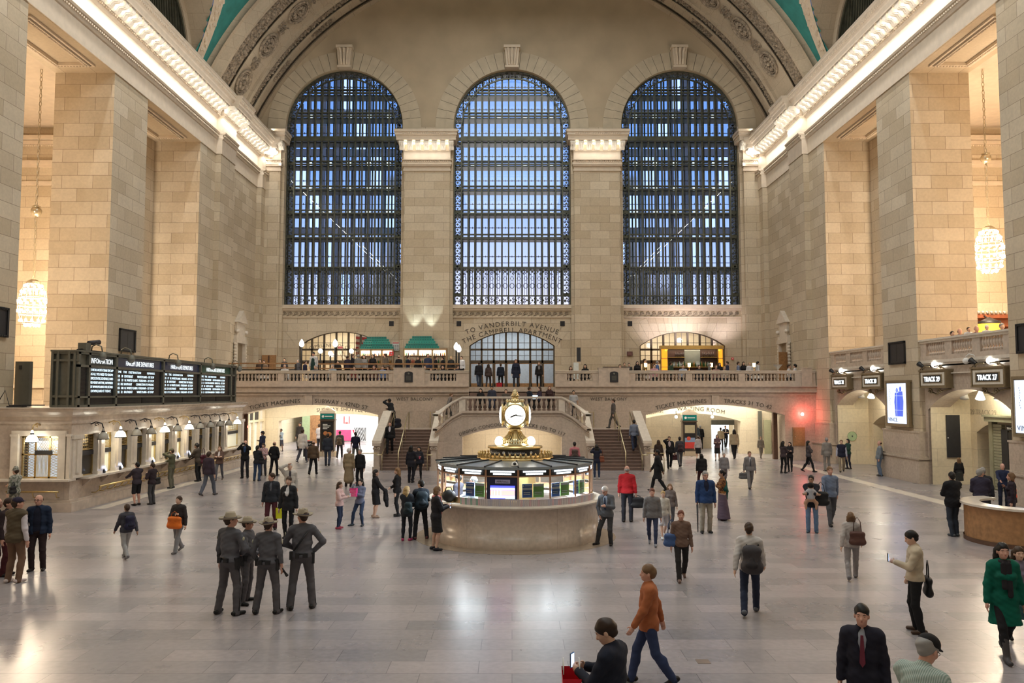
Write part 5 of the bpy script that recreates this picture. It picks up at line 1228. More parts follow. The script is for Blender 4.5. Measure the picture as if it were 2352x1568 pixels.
for s, y, z, lab in ((1, 39.0, 6.05, 'right pier between the track arches'), (-1, 39.0, 6.65, 'left pier above the departure board'), (-1, 28.9, 6.7, 'nearest left pier at the picture edge'), (1, 28.9, 6.1, 'nearest right pier at the picture edge')):
 x = s * 18.7; r = thing('bronze_tablet', 'dark square framed tablet on the ' + lab, 'plaque', (x, y, z))
 m = MB(); m.box(*sorted((x, x - s * 0.06)), y - 0.75, y + 0.75, z - 0.5, z + 0.5); m.build('panel', IRON, r)
 m = MB()
 for a, b, c, d in ((-0.8, 0.8, 0.46, 0.55), (-0.8, 0.8, -0.55, -0.46), (-0.8, -0.7, -0.5, 0.5), (0.7, 0.8, -0.5, 0.5)): m.box(*sorted((x, x - s * 0.1)), y + a, y + b, z + c, z + d)
 for k in range(15):
  for zz in (-0.505, 0.505): m.ball((x - s * 0.1, y - 0.72 + k * 0.103, z + zz), 0.035, 5, 3)
 m.build('frame', BLACKM, r)
 m = MB(); m.box(*sorted((x - s * 0.06, x - s * 0.065)), y - 0.02, y + 0.02, z - 0.4, z + 0.4); m.build('seam', BLACK, r)
# chandeliers
def chandelier(x, y, z, ztop, lab):
 r = thing('chandelier', lab, 'chandelier', (x, y, z), 0)
 GM = mat('crystal_metal', (0.55, 0.48, 0.35), 0.3, 0.8) if 'crystal_metal' not in bpy.data.materials else bpy.data.materials['crystal_metal']
 q = MB(); zz = z + 1.2; k = 0
 while zz < ztop:
  a = k % 2 * PI / 2; q.tube([(x + 0.055 * math.cos(t * PI / 3) * math.cos(a), y + 0.055 * math.cos(t * PI / 3) * math.sin(a), zz + 0.13 * math.sin(t * PI / 3)) for t in range(6)], 0.018, 4, closed=True); zz += 0.2; k += 1
 q.build('chain', GM, r)
 q = MB(); q.ball((x, y, z + 4.4), 0.24, 14, 9); q.lathe([(0.05, 0.2), (0.2, 0.28), (0.05, 0.36)], (x, y, z + 4.35), 12); q.build('ball_finial', GM, r, True)
 q = MB(); prof = [(0.12, 1.15), (0.28, 1.05), (0.3, 0.95)]; q.lathe(prof, (x, y, z), 16)
 for rr, zz in ((0.46, 0.7), (0.58, 0.3), (0.62, -0.1), (0.56, -0.5), (0.42, -0.9)): q.lathe([(rr, zz - 0.03), (rr + 0.03, zz), (rr, zz + 0.03)], (x, y, z), 24)
 for j in range(12):
  a = 2 * PI * j / 12; q.tube([(x + rr * math.cos(a), y + rr * math.sin(a), z + zz) for rr, zz in ((0.28, 1.0), (0.46, 0.7), (0.58, 0.3), (0.62, -0.1), (0.56, -0.5), (0.42, -0.9), (0.1, -1.1))], 0.012, 4)
 q.build('cage', GM, r)
 for rr, zz, n in ((0.36, 0.85, 8), (0.5, 0.55, 12), (0.62, 0.1, 14), (0.62, -0.35, 14), (0.5, -0.8, 12), (0.3, -1.02, 8)):
  q = MB()
  for j in range(n): a = 2 * PI * (j + .5 * (zz > 0)) / n; q.ball((x + rr * math.cos(a), y + rr * math.sin(a), z + zz), 0.06, 8, 6, (1, 1, 1.15))
  q.build('bulb_ring', emis('chandelier_bulb', (1.0, 0.88, 0.7), 6.0) if 'chandelier_bulb' not in bpy.data.materials else bpy.data.materials['chandelier_bulb'], r, True)
 point('chandelier_light', (x, y, z - 0.1), 2200, (1.0, 0.80, 0.58), 1.0)
chandelier(-22.55, 37.7, 8.3, 19.6, 'glowing bulb chandelier hanging on a long chain beyond the left piers')
chandelier(22.55, 37.7, 10.85, 19.6, 'glowing bulb chandelier hanging on a long chain beyond the right piers')
point('aisle_light', (-23.5, 27, 9), 1500, (1.0, 0.78, 0.55), 1.2); point('aisle_light', (23.5, 27, 11), 1500, (1.0, 0.78, 0.55), 1.2)
point('aisle_light', (-24.5, 44, 9), 500, (1.0, 0.78, 0.55), 0.6); point('aisle_light', (24.5, 44, 11), 500, (1.0, 0.78, 0.55), 0.6)
# tall bronze window in the end wall of the left aisle, arch below
r = struct('window_4', MB().box(-25.6, -24.2, 46.05, 46.2, 6.6, 18), IRON)
m = MB(); rn = random.Random(9)
pts = []
z = 6.9
while z < 17.9: pts += [(-25.35, z, PI / 2), (-24.42, z, PI / 2)]; z += 0.4
filigree(m, pts, 46.0, 0.44, 0.4)
for z in (6.7, 8.3, 10, 12, 14, 16, 17.9): m.box(-25.6, -24.2, 45.95, 46.1, z - 0.06, z + 0.06)
for x in (-25.6, -25.1, -24.65, -24.2): m.box(x - 0.04, x + 0.04, 45.95, 46.1, 6.6, 18)
m.build('frame', BRONZE, r, kind='structure')
m = MB(); m.box(-26, -23.8, 45.7, 46.2, 6.2, 6.5); m.box(-25.8, -24, 45.9, 46.2, 5.5, 6.2); m.box(-29.5, -21.5, 46.0, 46.2, 4.4, 4.6); m.build('sill', TRIM, r, kind='structure')
m = MB(); arch_ring(m, 'y', 46.2, -24.6, 3.0, 0, 2.6, 1.4, 0.9, -0.06, 20); m.build('arch_moulding', STONE, r, kind='structure')
o = MB(); c = arch_curve(3.0, 1.4, 20); o.add([(-27.6, 46.17, 0)] + [(-24.6 + a, 46.17, 2.6 + b) for a, b in c] + [(-21.6, 46.17, 0)], [tuple(range(len(c) + 2))]); o.build('arch_panel', WHITE, r, kind='structure')
# bar on the right side balcony: wooden canopy with amber lantern
r = thing('bar_cabinet', 'red wood bar canopy with amber lantern on the right side balcony', 'bar', (23.6, 40.5, 5.5))
m = MB(); m.box(22.2, 26, 40.6, 42, 7.9, 8.1); m.box(22.3, 26, 40.9, 42, 7.5, 7.9); m.box(22.5, 26, 41.8, 42, 5.5, 7.5); m.box(24.4, 24.6, 40.9, 41.1, 5.5, 7.5); m.build('canopy', mat('red_wood', (0.24, 0.07, 0.03), 0.4, var=0.2), r)
m = MB()
for k in range(14): m.ball((22.3 + k * 0.22, 40.58, 8.18), 0.09, 8, 5)
m.build('beading', mat('silver_beads', (0.5, 0.45, 0.38), 0.3, 0.6), r, True)
m = MB(); m.lathe([(0.5, 0), (0.5, 0.85)], (23.9, 40.2, 6.75), 16); ln = m.build('lantern', emis('amber_glass', (1.0, 0.42, 0.04), 1.4), r, True)
m = MB(); m.lathe([(0.52, 0.82), (0.52, 0.95), (0.4, 0.97), (0.05, 1.15)], (23.9, 40.2, 6.75), 16); m.tube([(23.9, 40.2, 7.8), (23.9, 40.6, 8.0)], 0.04, 6); m.build('rim', BLACKM, ln, True)
# red light and wooden cabinet on the wall beside the right passage
p = atY(1843, 951, BY - 0.05)
r = thing('wall_lamp', 'round red signal lamp glowing on the wall above the wooden cabinet', 'lamp', p)
MB().ball(p, 0.10, 12, 8).build('bulb', emis('red_lamp', (1.0, 0.45, 0.45), 7), r, True); MB().lathe([(0.13, 0), (0.13, 0.04)], (0, 0, 0), 12).xform(Matrix.Translation((p[0], BY, p[2])) @ Matrix.Rotation(PI / 2, 4, 'X')).build('base', IRON, r)
point('red_lamp_light', (p[0], p[1] - 0.35, p[2]), 30, (1.0, 0.12, 0.10), 0.1)
a = atY(1820, 981, BY); b = atY(1848, 1023, BY)
r = thing('wall_cabinet', 'panelled oak wall cabinet on the marble wall below the red lamp', 'cabinet', ((a[0] + b[0]) / 2, BY, b[2]))
MB().box(a[0], b[0], BY - 0.1, BY, b[2], a[2]).build('body', WOOD, r)
m = MB(); m.box(a[0] + 0.08, b[0] - 0.08, BY - 0.13, BY - 0.1, b[2] + 0.08, a[2] - 0.08); d = m.build('door', WOOD, r); MB().box(a[0] + 0.16, b[0] - 0.16, BY - 0.15, BY - 0.13, b[2] + 0.18, a[2] - 0.18).build('panel', WOOD, d); MB().ball((a[0] + 0.12, BY - 0.14, (a[2] + b[2]) / 2), 0.02, 8, 5).build('knob', WHITE, d)
# pedimented balcony doorways in the side walls
for s in (-1, 1):
 x = s * WX; r = struct('door_%d' % (5 if s > 0 else 4), MB().box(*sorted((x - s * 0.02, x + s * 0.3)), 54.3, 55.7, 4.5, 7.5), mat('door_recess_%d' % (s + 2), (0.28, 0.22, 0.15), 0.6))
 m = MB();
 for yy in (54.0, 55.75): m.box(*sorted((x - s * 0.2, x)), yy, yy + 0.28, 4.5, 8.0); m.ball((x - s * 0.2, yy + 0.14, 8.3), 0.16, 8, 6)
 m.box(*sorted((x - s * 0.25, x)), 53.9, 56.1, 7.5, 7.75); m.box(*sorted((x - s * 0.15, x)), 54.2, 55.8, 7.75, 8.9)
 m.prism([(54.0, 8.9), (56.0, 8.9), (55.0, 9.75)], 'x', *sorted((x, x - s * 0.3)))
 for yy in (53.95, 56.05):
  for t in range(8): m.ball((x - s * 0.12, yy, 5.9 + t * 0.22), 0.12, 6, 4)
 m.build('surround', MARBL, r, kind='structure')
 if s > 0:
  m = MB(); m.cbox((18.2, 53.9, 5.7), (0.9, 0.06, 2.3), 0.5); m.build('door_leaf', WOOD, r, kind='structure')
r = thing('cupboard', 'small oak cupboard door on the balcony wall beside the left pedimented doorway', 'cupboard', (-17.85, 58.9, 4.9)); MB().box(-18.3, -17.3, 58.9, 59.04, 4.9, 6.9).build('body', WOOD, r); MB().box(-17.85, -17.75, 58.86, 58.9, 4.95, 6.85).build('stile', WOODD, r)
# ================================================================== PASSAGES UNDER THE BALCONY
for s, nm in ((-1, 'left'), (1, 'right')):
 m = MB()
 m.quad((s * 7.3, BY, 0), (s * 7.3, 80, 0), (s * 7.3, 80, 4.2), (s * 7.3, BY, 4.2)); m.quad((s * WX, BY + 1.6, 0), (s * WX, 80, 0), (s * WX, 80, 4.2), (s * WX, BY + 1.6, 4.2))
 m.quad((s * 7, BY, 4.18), (s * 30, BY, 4.18), (s * 30, 80, 4.18), (s * 7, 80, 4.18))
 m.quad((s * 7, 74, 0), (s * 30, 74, 0), (s * 30, 74, 4.2), (s * 7, 74, 4.2))
 if s < 0: arch_wall(m, 'y', 57.0, -WX, -7.3, 0, 4.2, -12.2, 4.25, 0, 2.15, 0.5, 0.8, 20)
 else: arch_wall(m, 'y', 55.2, 7.3, WX, 0, 4.2, 12.0, 3.6, 0, 2.2, 0.55, 0.8, 20)
 pw = struct('wall_passage_' + nm, m, CREAM)
 m = MB()
 if s < 0: arc_text(m, 'SUBWAY SHUTTLE PASSAGE', 0.36, -12.2, 0.9, 56.98, 2.86, 18)
 else: arc_text(m, 'WAITING ROOM', 0.4, 12.0, 0.9, 55.18, 2.93, 12.5); arc_text(m, 'PASSAGE', 0.3, 12.0, -2.3, 55.18, 2.93, 12.5)
 m.build('inscription', INK, pw, kind='structure')
 area('passage_light', (s * 12.8, 53.6, 4.1), (0, 0, 0), 9, 3.5, 380, (1.0, 0.93, 0.78)); area('passage_far_light', (s * 12.5, 64, 4.1), (0, 0, 0), 9, 10, 850 if s < 0 else 600, (0.97, 0.98, 1.0) if s < 0 else (1, 0.97, 0.85))
 for k, px in enumerate((744, ) if s < 0 else (1553, 1636)):
  yy = 56.5 if s < 0 else 54.7; p = atY(px, 957, yy); q = thing('passage_lamp', ('bare bright lamp hanging in the left passage', 'bright lamp left of the kiosk in the right passage', 'bright lamp right of the kiosk in the right passage')[k + (s > 0)], 'lamp', (p[0], yy, p[2]))
  MB().ball((p[0], yy, p[2]), 0.10, 10, 7).build('bulb', emis('passage_bulb', (1, 0.97, 0.9), 25) if 'passage_bulb' not in bpy.data.materials else bpy.data.materials['passage_bulb'], q, True); MB().tube([(p[0], yy, p[2] + 0.1), (p[0], yy, 2.9 if s < 0 else 2.9)], 0.02, 6).build('stem', IRON, q)
# left passage furnishings: doors and windows of the side wall, lit shop front
r = struct('door_6', MB().box(-17.6, -17.5, 51.5, 56.9, 0, 2.9), mat('shop_glow_wall', (0.85, 0.85, 0.83), 0.5))
m = MB()
for y in (51.5, 52.4, 53.4, 54.4, 55.6, 56.8): m.box(-17.55, -17.35, y - 0.12, y + 0.12, 0, 3.0)
m.box(-17.55, -17.38, 51.5, 56.9, 2.15, 2.3); m.box(-17.55, -17.38, 51.5, 56.9, 0, 0.25)
m.build('frame', CREAM, r, kind='structure')
m = MB(); m.box(-17.45, -17.40, 52.5, 55.5, 2.3, 2.9); m.build('dark_transom', IRON, r, kind='structure')
o = MB().box(-16.75, -16.55, 50.6, 50.75, 0, 2.9).build('door_post', WOODD); tag(o, 'dark brown door post at the left side of the left passage mouth', 'post'); MB().box(-16.55, -16.4, 50.6, 50.7, 1.95, 2.08).build('red_sign_lamp', emis('red_exit', (1, 0.12, 0.08), 4), o)
shop = thing('shop_front', 'white shop front with pink arrow panel and striped barrier in the left passage', 'shop', (-13, 69, 0))
m = MB(); m.box(-16.2, -8, 69, 69.3, 0, 3.6); m.build('wall', mat('shop_white', (0.95, 0.95, 0.95), 0.6, var=0.02), shop)
def Sx(px, Y=69): return (px - 1176) / F * Y * 1.0
p = [atY(q, 1000, 68.9) for q in (772, 806, 812, 822)]
m = MB(); z0, z1 = atY(0, 1012, 68.9)[2], atY(0, 987, 68.9)[2]
m.box(p[0][0], p[1][0], 68.9, 69, max(.05, z0), z1); m.build('pink_panel', mat('shop_pink', (0.8, 0.08, 0.22), 0.5), shop)
m = MB()
for k in range(2):
 x = p[1][0] + 0.12 + k * 0.35; zc = (max(.05, z0) + z1) / 2; h = (z1 - max(.05, z0)) / 2
 m.prism([(x, zc + h), (x + 0.22, zc + h), (x + 0.45, zc), (x + 0.22, zc - h), (x, zc - h), (x + 0.23, zc)], 'y', 68.85, 68.9)
m.build('chevron', mat('shop_red', (0.6, 0.03, 0.08), 0.5), shop)
x0, x1 = atY(826, 0, 68.5)[0], atY(852, 0, 68.5)[0]
m = MB(); m.box(x0, x1, 68.5, 68.6, 0.05, 1.2); m.build('barrier', WHITE, shop)
m = MB()
for k in range(8):
 x = x0 + k * (x1 - x0) / 7.5; m.add([(x, 68.49, 1.2), (x + 0.07, 68.49, 1.2), (min(x1, x + 0.45), 68.49, 0.1), (min(x1, x + 0.38), 68.49, 0.1)], [(0, 1, 2, 3)])
m.build('stripes', BLACK, shop)
m = MB(); q = atY(796, 964, 68.9); m.box(q[0] - 0.25, q[0] - 0.18, 68.9, 69, q[2] - 0.3, q[2] + 0.3); m.box(q[0] + 0.18, q[0] + 0.25, 68.9, 69, q[2] - 0.3, q[2] + 0.3); m.box(q[0] - 0.1, q[0] + 0.1, 68.9, 69, q[2] - 0.3, q[2] - 0.2); m.build('red_marks', mat('shop_mark', (0.7, 0.1, 0.1), 0.5), shop)
o = MB().box(-17.8, -16.3, 68.6, 69.3, 0, 3.2).build('green_wall', mat('pale_green_wall', (0.45, 0.6, 0.36), 0.6)); tag(o, 'pale green wall panel left of the oak door in the left passage', 'panel'); MB().box(-17.8, -16.3, 68.5, 68.6, 0, 0.15).build('red_base', mat('red_line', (0.6, 0.1, 0.1), 0.5), o)
dr = struct('door_7', MB().box(-16.9 + 0.25, -15.55, 66.7, 66.8, 0, 2.3), WOOD)
for z in (0.3, 1.2):
 MB().box(-16.45, -15.75, 66.65, 66.7, z, z + 0.75).build('panel', WOOD, dr, kind='structure')
# kiosks
def kiosk(x, y, h, lab, poster):
 r = thing('advertising_kiosk', lab, 'kiosk', (x, y, 0)); w = 0.46
 MB().box(x - w - .06, x + w + .06, y - 0.3, y + 0.3, 0, 0.32).build('base', STONE, r)
 m = MB(); m.box(x - w, x + w, y - 0.25, y + 0.25, 0.32, h); m.box(x - w - .05, x + w + .05, y - 0.3, y + 0.3, h - 0.62, h - 0.55); m.build('body', mat('kiosk_brown', (0.10, 0.075, 0.055), 0.5) if 'kiosk_brown' not in bpy.data.materials else bpy.data.materials['kiosk_brown'], r)
 m = MB(); m.box(x - w, x + w, y - 0.28, y - 0.25, h - 0.52, h - 0.18); hd = m.build('header', mat('teal_header', (0.0, 0.19, 0.18), 0.4) if 'teal_header' not in bpy.data.materials else bpy.data.materials['teal_header'], r)
 m = MB(); m.box(x - 0.15, x + 0.35, y - 0.29, y - 0.28, h - 0.38, h - 0.32); m.add([(x - 0.27 + 0.08 * math.cos(t * PI / 6), y - 0.29, h - 0.35 + 0.08 * math.sin(t * PI / 6)) for t in range(12)], [tuple(range(12))]); m.build('lettering', WHITE, hd)
 m = MB(); m.box(x - w - .04, x + w + .04, y - 0.28, y + 0.28, h - 0.16, h); m.prism([(x - w, h), (x + w, h), (x + 0.2, h + 0.18), (x - 0.2, h + 0.18)], 'y', y - 0.2, y + 0.2); m.ball((x, y - 0.16, h + 0.17), 0.15, 14, 8, (1, .4, 1))
 m.build('crown', TRIM, r)
 m = MB(); m.box(x - w + .08, x + w - .08, y - 0.27, y - 0.25, 0.45, h - 0.7); sc = m.build('poster', BLACK, r)
 poster(sc, x, y - 0.275, h)
def poster_food(sc, x, y, h):
 m = MB()
 for k in range(4): m.box(x - 0.28, x - 0.28 + (0.3, 0.5, 0.42, 0.3)[k], y, y + 0.004, h - 0.9 - k * 0.09, h - 0.85 - k * 0.09)
 m.build('text_lines', PALE, sc); m = MB(); m.ball((x - 0.1, y, h - 1.45), 0.14, 10, 6, (1, .1, 1)); m.ball((x + 0.14, y, h - 1.5), 0.17, 10, 6, (1, .1, .8)); m.build('picture', mat('food_orange', (0.55, 0.22, 0.08), 0.5), sc)
 MB().box(x - 0.3, x + 0.3, y, y + 0.004, 0.5, 0.95).build('green_block', mat('poster_green', (0.02, 0.10, 0.09), 0.5), sc)
def poster_red(sc, x, y, h):
 MB().box(x - 0.33, x + 0.33, y, y + 0.006, 0.5, 0.92).build('red_block', mat('poster_red', (0.65, 0.06, 0.05), 0.5), sc); MB().box(x - 0.33, x + 0.33, y, y + 0.006, 0.92, 1.2).build('blue_block', mat('poster_blue', (0.25, 0.35, 0.55), 0.5), sc); MB().ball((x - 0.08, y, 1.15), 0.13, 12, 6, (1, .1, 1)).build('disc', mat('poster_disc', (0.7, 0.1, 0.06), 0.5), sc)
 MB().box(x - 0.33, x + 0.33, y, y + 0.006, h - 1.35, h - 0.82).build('picture', mat('poster_sand', (0.5, 0.45, 0.3), 0.5), sc)
kiosk(-12.05, 53.0, 2.95, 'brown advertising kiosk with a food poster in the left passage', poster_food)
kiosk(11.65, 53.3, 2.85, 'brown advertising kiosk with a red and blue poster in the right passage', poster_red)
o = thing('sandwich_board', 'low black notice stand beside the kiosk in the left passage', 'sign', (-13.0, 51.7, 0)); MB().box(-13.3, -12.6, 51.65, 51.75, 0.08, 1.05).build('board', BLACK, o); m = MB()
for k, t in enumerate(('SHOP &', 'DINE IN', 'THE STATION')[:3]): text_to(m, t if k < 2 else '', 0.16, on_y(-12.95, 51.64, 0.82 - k * 0.2)) if k < 2 else None
m.build('lettering', WHITE, o)
# right passage: shop opening, far posters, door openings
r = thing('shop_front', 'bright shop doorway with grille above at the back of the right passage', 'shop', (15, 62, 0)); m = MB(); m.box(8, 14.9, 60.5, 60.7, 0, 3.2); m.box(16.6, WX, 60.5, 60.7, 0, 3.2); m.box(14.9, 16.6, 60.5, 60.7, 2.1, 3.2); m.build('wall', CREAM, r); MB().box(14.9, 16.6, 60.4, 60.5, 1.75, 2.1).build('grille', GREYST, r); MB().box(14.9, 16.6, 62, 62.1, 0, 2.2).build('glow_window', emis('shop_window', (0.8, 0.92, 1.0), 1.6), r)
r = struct('door_8', MB().box(17.15, 17.6, 55.0, 55.15, 0, 2.3), mat('olive_door', (0.45, 0.45, 0.28), 0.5)); MB().box(16.75, 17.0, 55.0, 55.1, 0.9, 2.9).build('dark_panel', GREYST, r, kind='structure')
o = MB().box(16.35, 16.6, 50.6, 50.9, 0, 2.9).build('door_post', WOODD); tag(o, 'dark brown post at the right side of the right passage mouth', 'post')
# ================================================================== BALCONY BARS
TEALB = [mat('teal_box_%d' % i, c, 0.45) for i, c in enumerate(((0.0, 0.30, 0.25), (0.0, 0.22, 0.19), (0.02, 0.38, 0.32)))]
tb = []
for q_ in TEALB:
 m = MB(); m.box(-0.085, 0.085, -0.08, 0.08, 0, 0.165); o = m.build('teal_box', q_); tb.append(o.data); bpy.data.objects.remove(o)
tl = MB(); tl.box(-0.04, 0.04, -0.083, -0.08, 0.05, 0.12); o = tl.build('box_mark', mat('box_mark_dark', (0.02, 0.08, 0.08), 0.5)); tlm = o.data; bpy.data.objects.remove(o)
BOTC = [mat('bottle_%d' % i, c, 0.12) for i, c in enumerate(((0.02, 0.10, 0.03), (0.30, 0.16, 0.04), (0.55, 0.6, 0.6), (0.05, 0.03, 0.03), (0.45, 0.35, 0.2), (0.5, 0.1, 0.05)))]
bm = []
for q_ in BOTC:
 m = MB(); m.lathe([(0.001, 0), (0.045, 0.0), (0.045, 0.2), (0.016, 0.26), (0.016, 0.33), (0.001, 0.33)], n=7); o = m.build('bottle', q_, None, True); bm.append(o.data); bpy.data.objects.remove(o)
def bottle_row(x0, x1, y, z, n, lab, grp, sel=range(6), sc=1.0):
 rn = random.Random(int(z * 100 + x0 * 10))
 for i in range(n):
  o = bpy.data.objects.new('bottle', bm[rn.choice(list(sel))]); COL.objects.link(o); s = sc * rn.uniform(0.8, 1.05)
  o.location = (x0 + (x1 - x0) * (i + 0.5) / n, y, z); o.scale = (s, s, s); tag(o, lab, 'bottle', grp)
for k, (xa, xb, yb, side) in enumerate(((-11.15, -8.75, 59.1, 'left'), (-7.85, -4.75, 58.45, 'right'))):
 r = thing('bar_shelf', 'lit wooden bar shelf under the %s teal box pyramid' % side, 'shelf', ((xa + xb) / 2, yb, 4.5))
 m = MB(); m.box(xa, xb, yb + 0.25, yb + 0.3, 4.5, 7.3); m.box(xa - .05, xb + .05, yb - 0.12, yb + 0.3, 7.26, 7.36)
 n = 3
 for i in range(n + 1): x = xa + (xb - xa) * i / n; m.box(x - 0.06, x + 0.06, yb - 0.1, yb + 0.28, 4.5, 7.26)
 m.build('frame', mat('bar_oak', (0.32, 0.21, 0.11), 0.5, var=0.15) if k == 0 else bpy.data.materials['bar_oak'], r)
 m = MB();
 for z in (5.75, 6.3, 6.82): m.box(xa, xb, yb - 0.08, yb + 0.25, z - 0.03, z)
 m.build('shelf_board', WOODD, r); m = MB(); m.box(xa + .06, xb - .06, yb + 0.2, yb + 0.24, 5.8, 7.24); m.build('mirror_back', mat('shelf_back', (0.72, 0.6, 0.45), 0.3) if k == 0 else bpy.data.materials['shelf_back'], r)
 area('shelf_light', ((xa + xb) / 2, yb - 0.05, 7.2), (0.3, 0, 0), xb - xa, 0.1, 60, (1, 0.93, 0.8))
 for z in (5.75, 6.3, 6.82):
  for i in range(n):
   a = xa + (xb - xa) * i / n + 0.1; b = xa + (xb - xa) * (i + 1) / n - 0.1
   bottle_row(a, b, yb + 0.05, z, 6, 'bottle standing on the lit shelf under the %s teal box pyramid' % side, 'bottles under the %s box pyramid' % side)
 cx = (xa + xb) / 2 + (0 if k == 0 else -0.25); rows = (14, 13, 11, 10, 8)
 for j, nn_ in enumerate(rows):
  for i in range(nn_):
   o = bpy.data.objects.new('teal_box', tb[(i * 3 + j) % 3]); COL.objects.link(o); o.location = (cx + (i - (nn_ - 1) / 2) * 0.178, yb, 7.36 + j * 0.18)
   tag(o, 'small teal box in the pyramid of boxes on the %s bar shelf' % side, 'box', 'teal boxes on the %s bar shelf' % side)
   c = bpy.data.objects.new('box_mark', tlm); COL.objects.link(c); c.parent = o
 for sx in (-0.6, 0.6) if k else (): spot('pyramid_light', (cx + sx, yb - 0.1, 8.35), (cx + sx, 59.05, 10.2), 90, (0.85, 1.0, 0.97), 0.9)
# wooden guard rails of the restaurant
for xa, xb, y, z, lab in ((-18.4, -14.0, 52.2, 6.06, 'brown wooden guard rail at the far left of the balcony'), (-12.5, -3.4, 52.0, 6.02, 'long brown wooden guard rail in front of the two bar shelves')):
 r = thing('guard_rail', lab, 'railing', ((xa + xb) / 2, y, 4.5)); MB().box(xa, xb, y - 0.09, y + 0.09, z - 0.07, z + 0.02).build('top_rail', WOOD, r)
 MB().box(xa, xb, y - 0.03, y + 0.03, z - 0.35, z - 0.28).build('lower_rail', WOOD, r)
 n = max(2, int((xb - xa) / 2.2))
 for i in range(n + 1): x = xa + (xb - xa) * i / n; MB().box(x - 0.035, x + 0.035, y - 0.04, y + 0.04, 4.5, z - 0.07).build('post', BLACKM, r)
 MB().box(xa + 0.05, xb - 0.05, y - 0.01, y + 0.01, 4.6, z - 0.4).build('glass_panel', glass_mat('smoked_glass', (0.25, 0.23, 0.2), 0.05) if 'smoked_glass' not in bpy.data.materials else bpy.data.materials['smoked_glass'], r)
# globe lamps on black posts
for px, py, yy, lab, sm in ((693, 790, 54, 'black lamp post with a pointed white globe at the left end of the restaurant', 0), (770, 790, 53.5, 'black lamp post with a pointed white globe right of the waiter', 0), (736, 806, 55.5, 'shorter black lamp post with a round globe beside the waiter', 1), (1048, 797, 53.5, 'black lamp post with a pointed globe left of the middle steps, the nearer left one', 0), (1054, 802, 55, 'black lamp post with a pointed globe left of the middle steps, the lower one behind', 0), (759, 811, 57.5, 'small white globe lamp in front of the left doorway panes', 1), (807, 806, 57, 'small white globe lamp beside the left box pyramid', 1)):
 p = atY(px, py, yy); r = thing('globe_lamp', lab, 'lamp', (p[0], yy, 4.5))
 g = MB(); (g.lathe([(0.05, -0.2), (0.15, -0.1), (0.17, 0.02), (0.13, 0.15), (0.05, 0.28), (0.001, 0.33)], p, 14) if not sm else g.ball(p, 0.16, 14, 9)); g.build('globe', GLOW, r, True)
 MB().tube([(p[0], yy, 4.5), (p[0], yy, p[2] - 0.17)], 0.055, 10).build('post', BLACKM, r); MB().lathe([(0.12, 0), (0.12, 0.06), (0.06, 0.12)], (p[0], yy, 4.5), 12).build('base', BLACKM, r)
for x in (-15, -8.5): point('globe_lamp_light', (x, 53.2, 7.3), 70, WARM, 0.2)
# notices beside the bar shelves, exit sign, flag seen through the panes
def card(px0, px1, py0, py1, y, name, lab, cat, mt, extra=None):
 a = atY(px0, py0, y); b = atY(px1, py1, y); o = MB().box(a[0], b[0], y - 0.03, y + 0.02, b[2], a[2]).build(name, mt); tag(o, lab, cat)
 if extra:
  for nm, mt2, rects in extra:
   q = MB()
   for u0, u1, v0, v1 in rects: q.box(a[0] + (b[0] - a[0]) * u0, a[0] + (b[0] - a[0]) * u1, y - 0.04, y - 0.03, b[2] + (a[2] - b[2]) * v0, b[2] + (a[2] - b[2]) * v1)
   q.build(nm, mt2, o)
 return o
card(901, 917, 785, 805, 59.6, 'notice_poster', 'white notice poster between the two bar shelves', 'poster', PALE, [('print', mat('print_grey', (0.35, 0.33, 0.33), 0.6), [(0.1 + 0.3 * i, 0.32 + 0.3 * i, 0.1 + 0.15 * j, 0.2 + 0.15 * j) for i in range(3) for j in range(4)]), ('headline', mat('print_red', (0.6, 0.08, 0.08), 0.5), [(0.05, 0.95, 0.82, 0.94)])])
card(894, 904, 807, 816, 59.0, 'alarm_box', 'bright red alarm box below the notice poster', 'alarm box', mat('alarm_red', (0.75, 0.04, 0.06), 0.4), [('mark', PALE, [(0.3, 0.7, 0.35, 0.45), (0.45, 0.55, 0.25, 0.7)])])
card(776, 788, 795, 801, 59.3, 'exit_sign', 'red exit sign hanging by the left balcony doorway', 'sign', mat('exit_pale', (0.8, 0.45, 0.42), 0.4), [('lettering', mat('exit_red', (0.75, 0.05, 0.05), 0.4), [(0.1, 0.25, 0.2, 0.8), (0.32, 0.45, 0.2, 0.8), (0.52, 0.6, 0.2, 0.8), (0.68, 0.9, 0.2, 0.8)])])
card(1440, 1453, 807, 817, 59.6, 'alarm_box', 'dark red alarm box on the wall left of the right bar', 'alarm box', mat('alarm_dark_red', (0.13, 0.05, 0.045), 0.5), [('panel', mat('alarm_panel', (0.2, 0.09, 0.08), 0.5), [(0.15, 0.85, 0.15, 0.85)])])
card(1680, 1685, 821, 826, 59.6, 'fire_alarm', 'tiny red fire alarm on the wall right of the right bar', 'alarm box', bpy.data.materials['alarm_red'], [('lens', PALE, [(0.35, 0.65, 0.3, 0.7)])])
m = MB(); m.box(-11.95, -11.1, 61.5, 61.56, 6.9, 8.6); fl = m.build('flag', mat('flag_white', (0.75, 0.72, 0.7), 0.7)); tag(fl, 'striped red and white flag hanging behind the panes of the left doorway', 'flag')
m = MB()
for k in range(4): m.add([(-11.95, 61.49, 7.05 + k * 0.4), (-11.1, 61.49, 6.95 + k * 0.4), (-11.1, 61.49, 7.15 + k * 0.4), (-11.95, 61.49, 7.25 + k * 0.4)], [(0, 1, 2, 3)])
m.build('stripe', mat('flag_red', (0.5, 0.03, 0.05), 0.7), fl)
MB().box(-10.6, -10.1, 61.5, 61.56, 7.4, 8.5).build('blue_field', mat('flag_blue', (0.05, 0.07, 0.2), 0.7), fl)
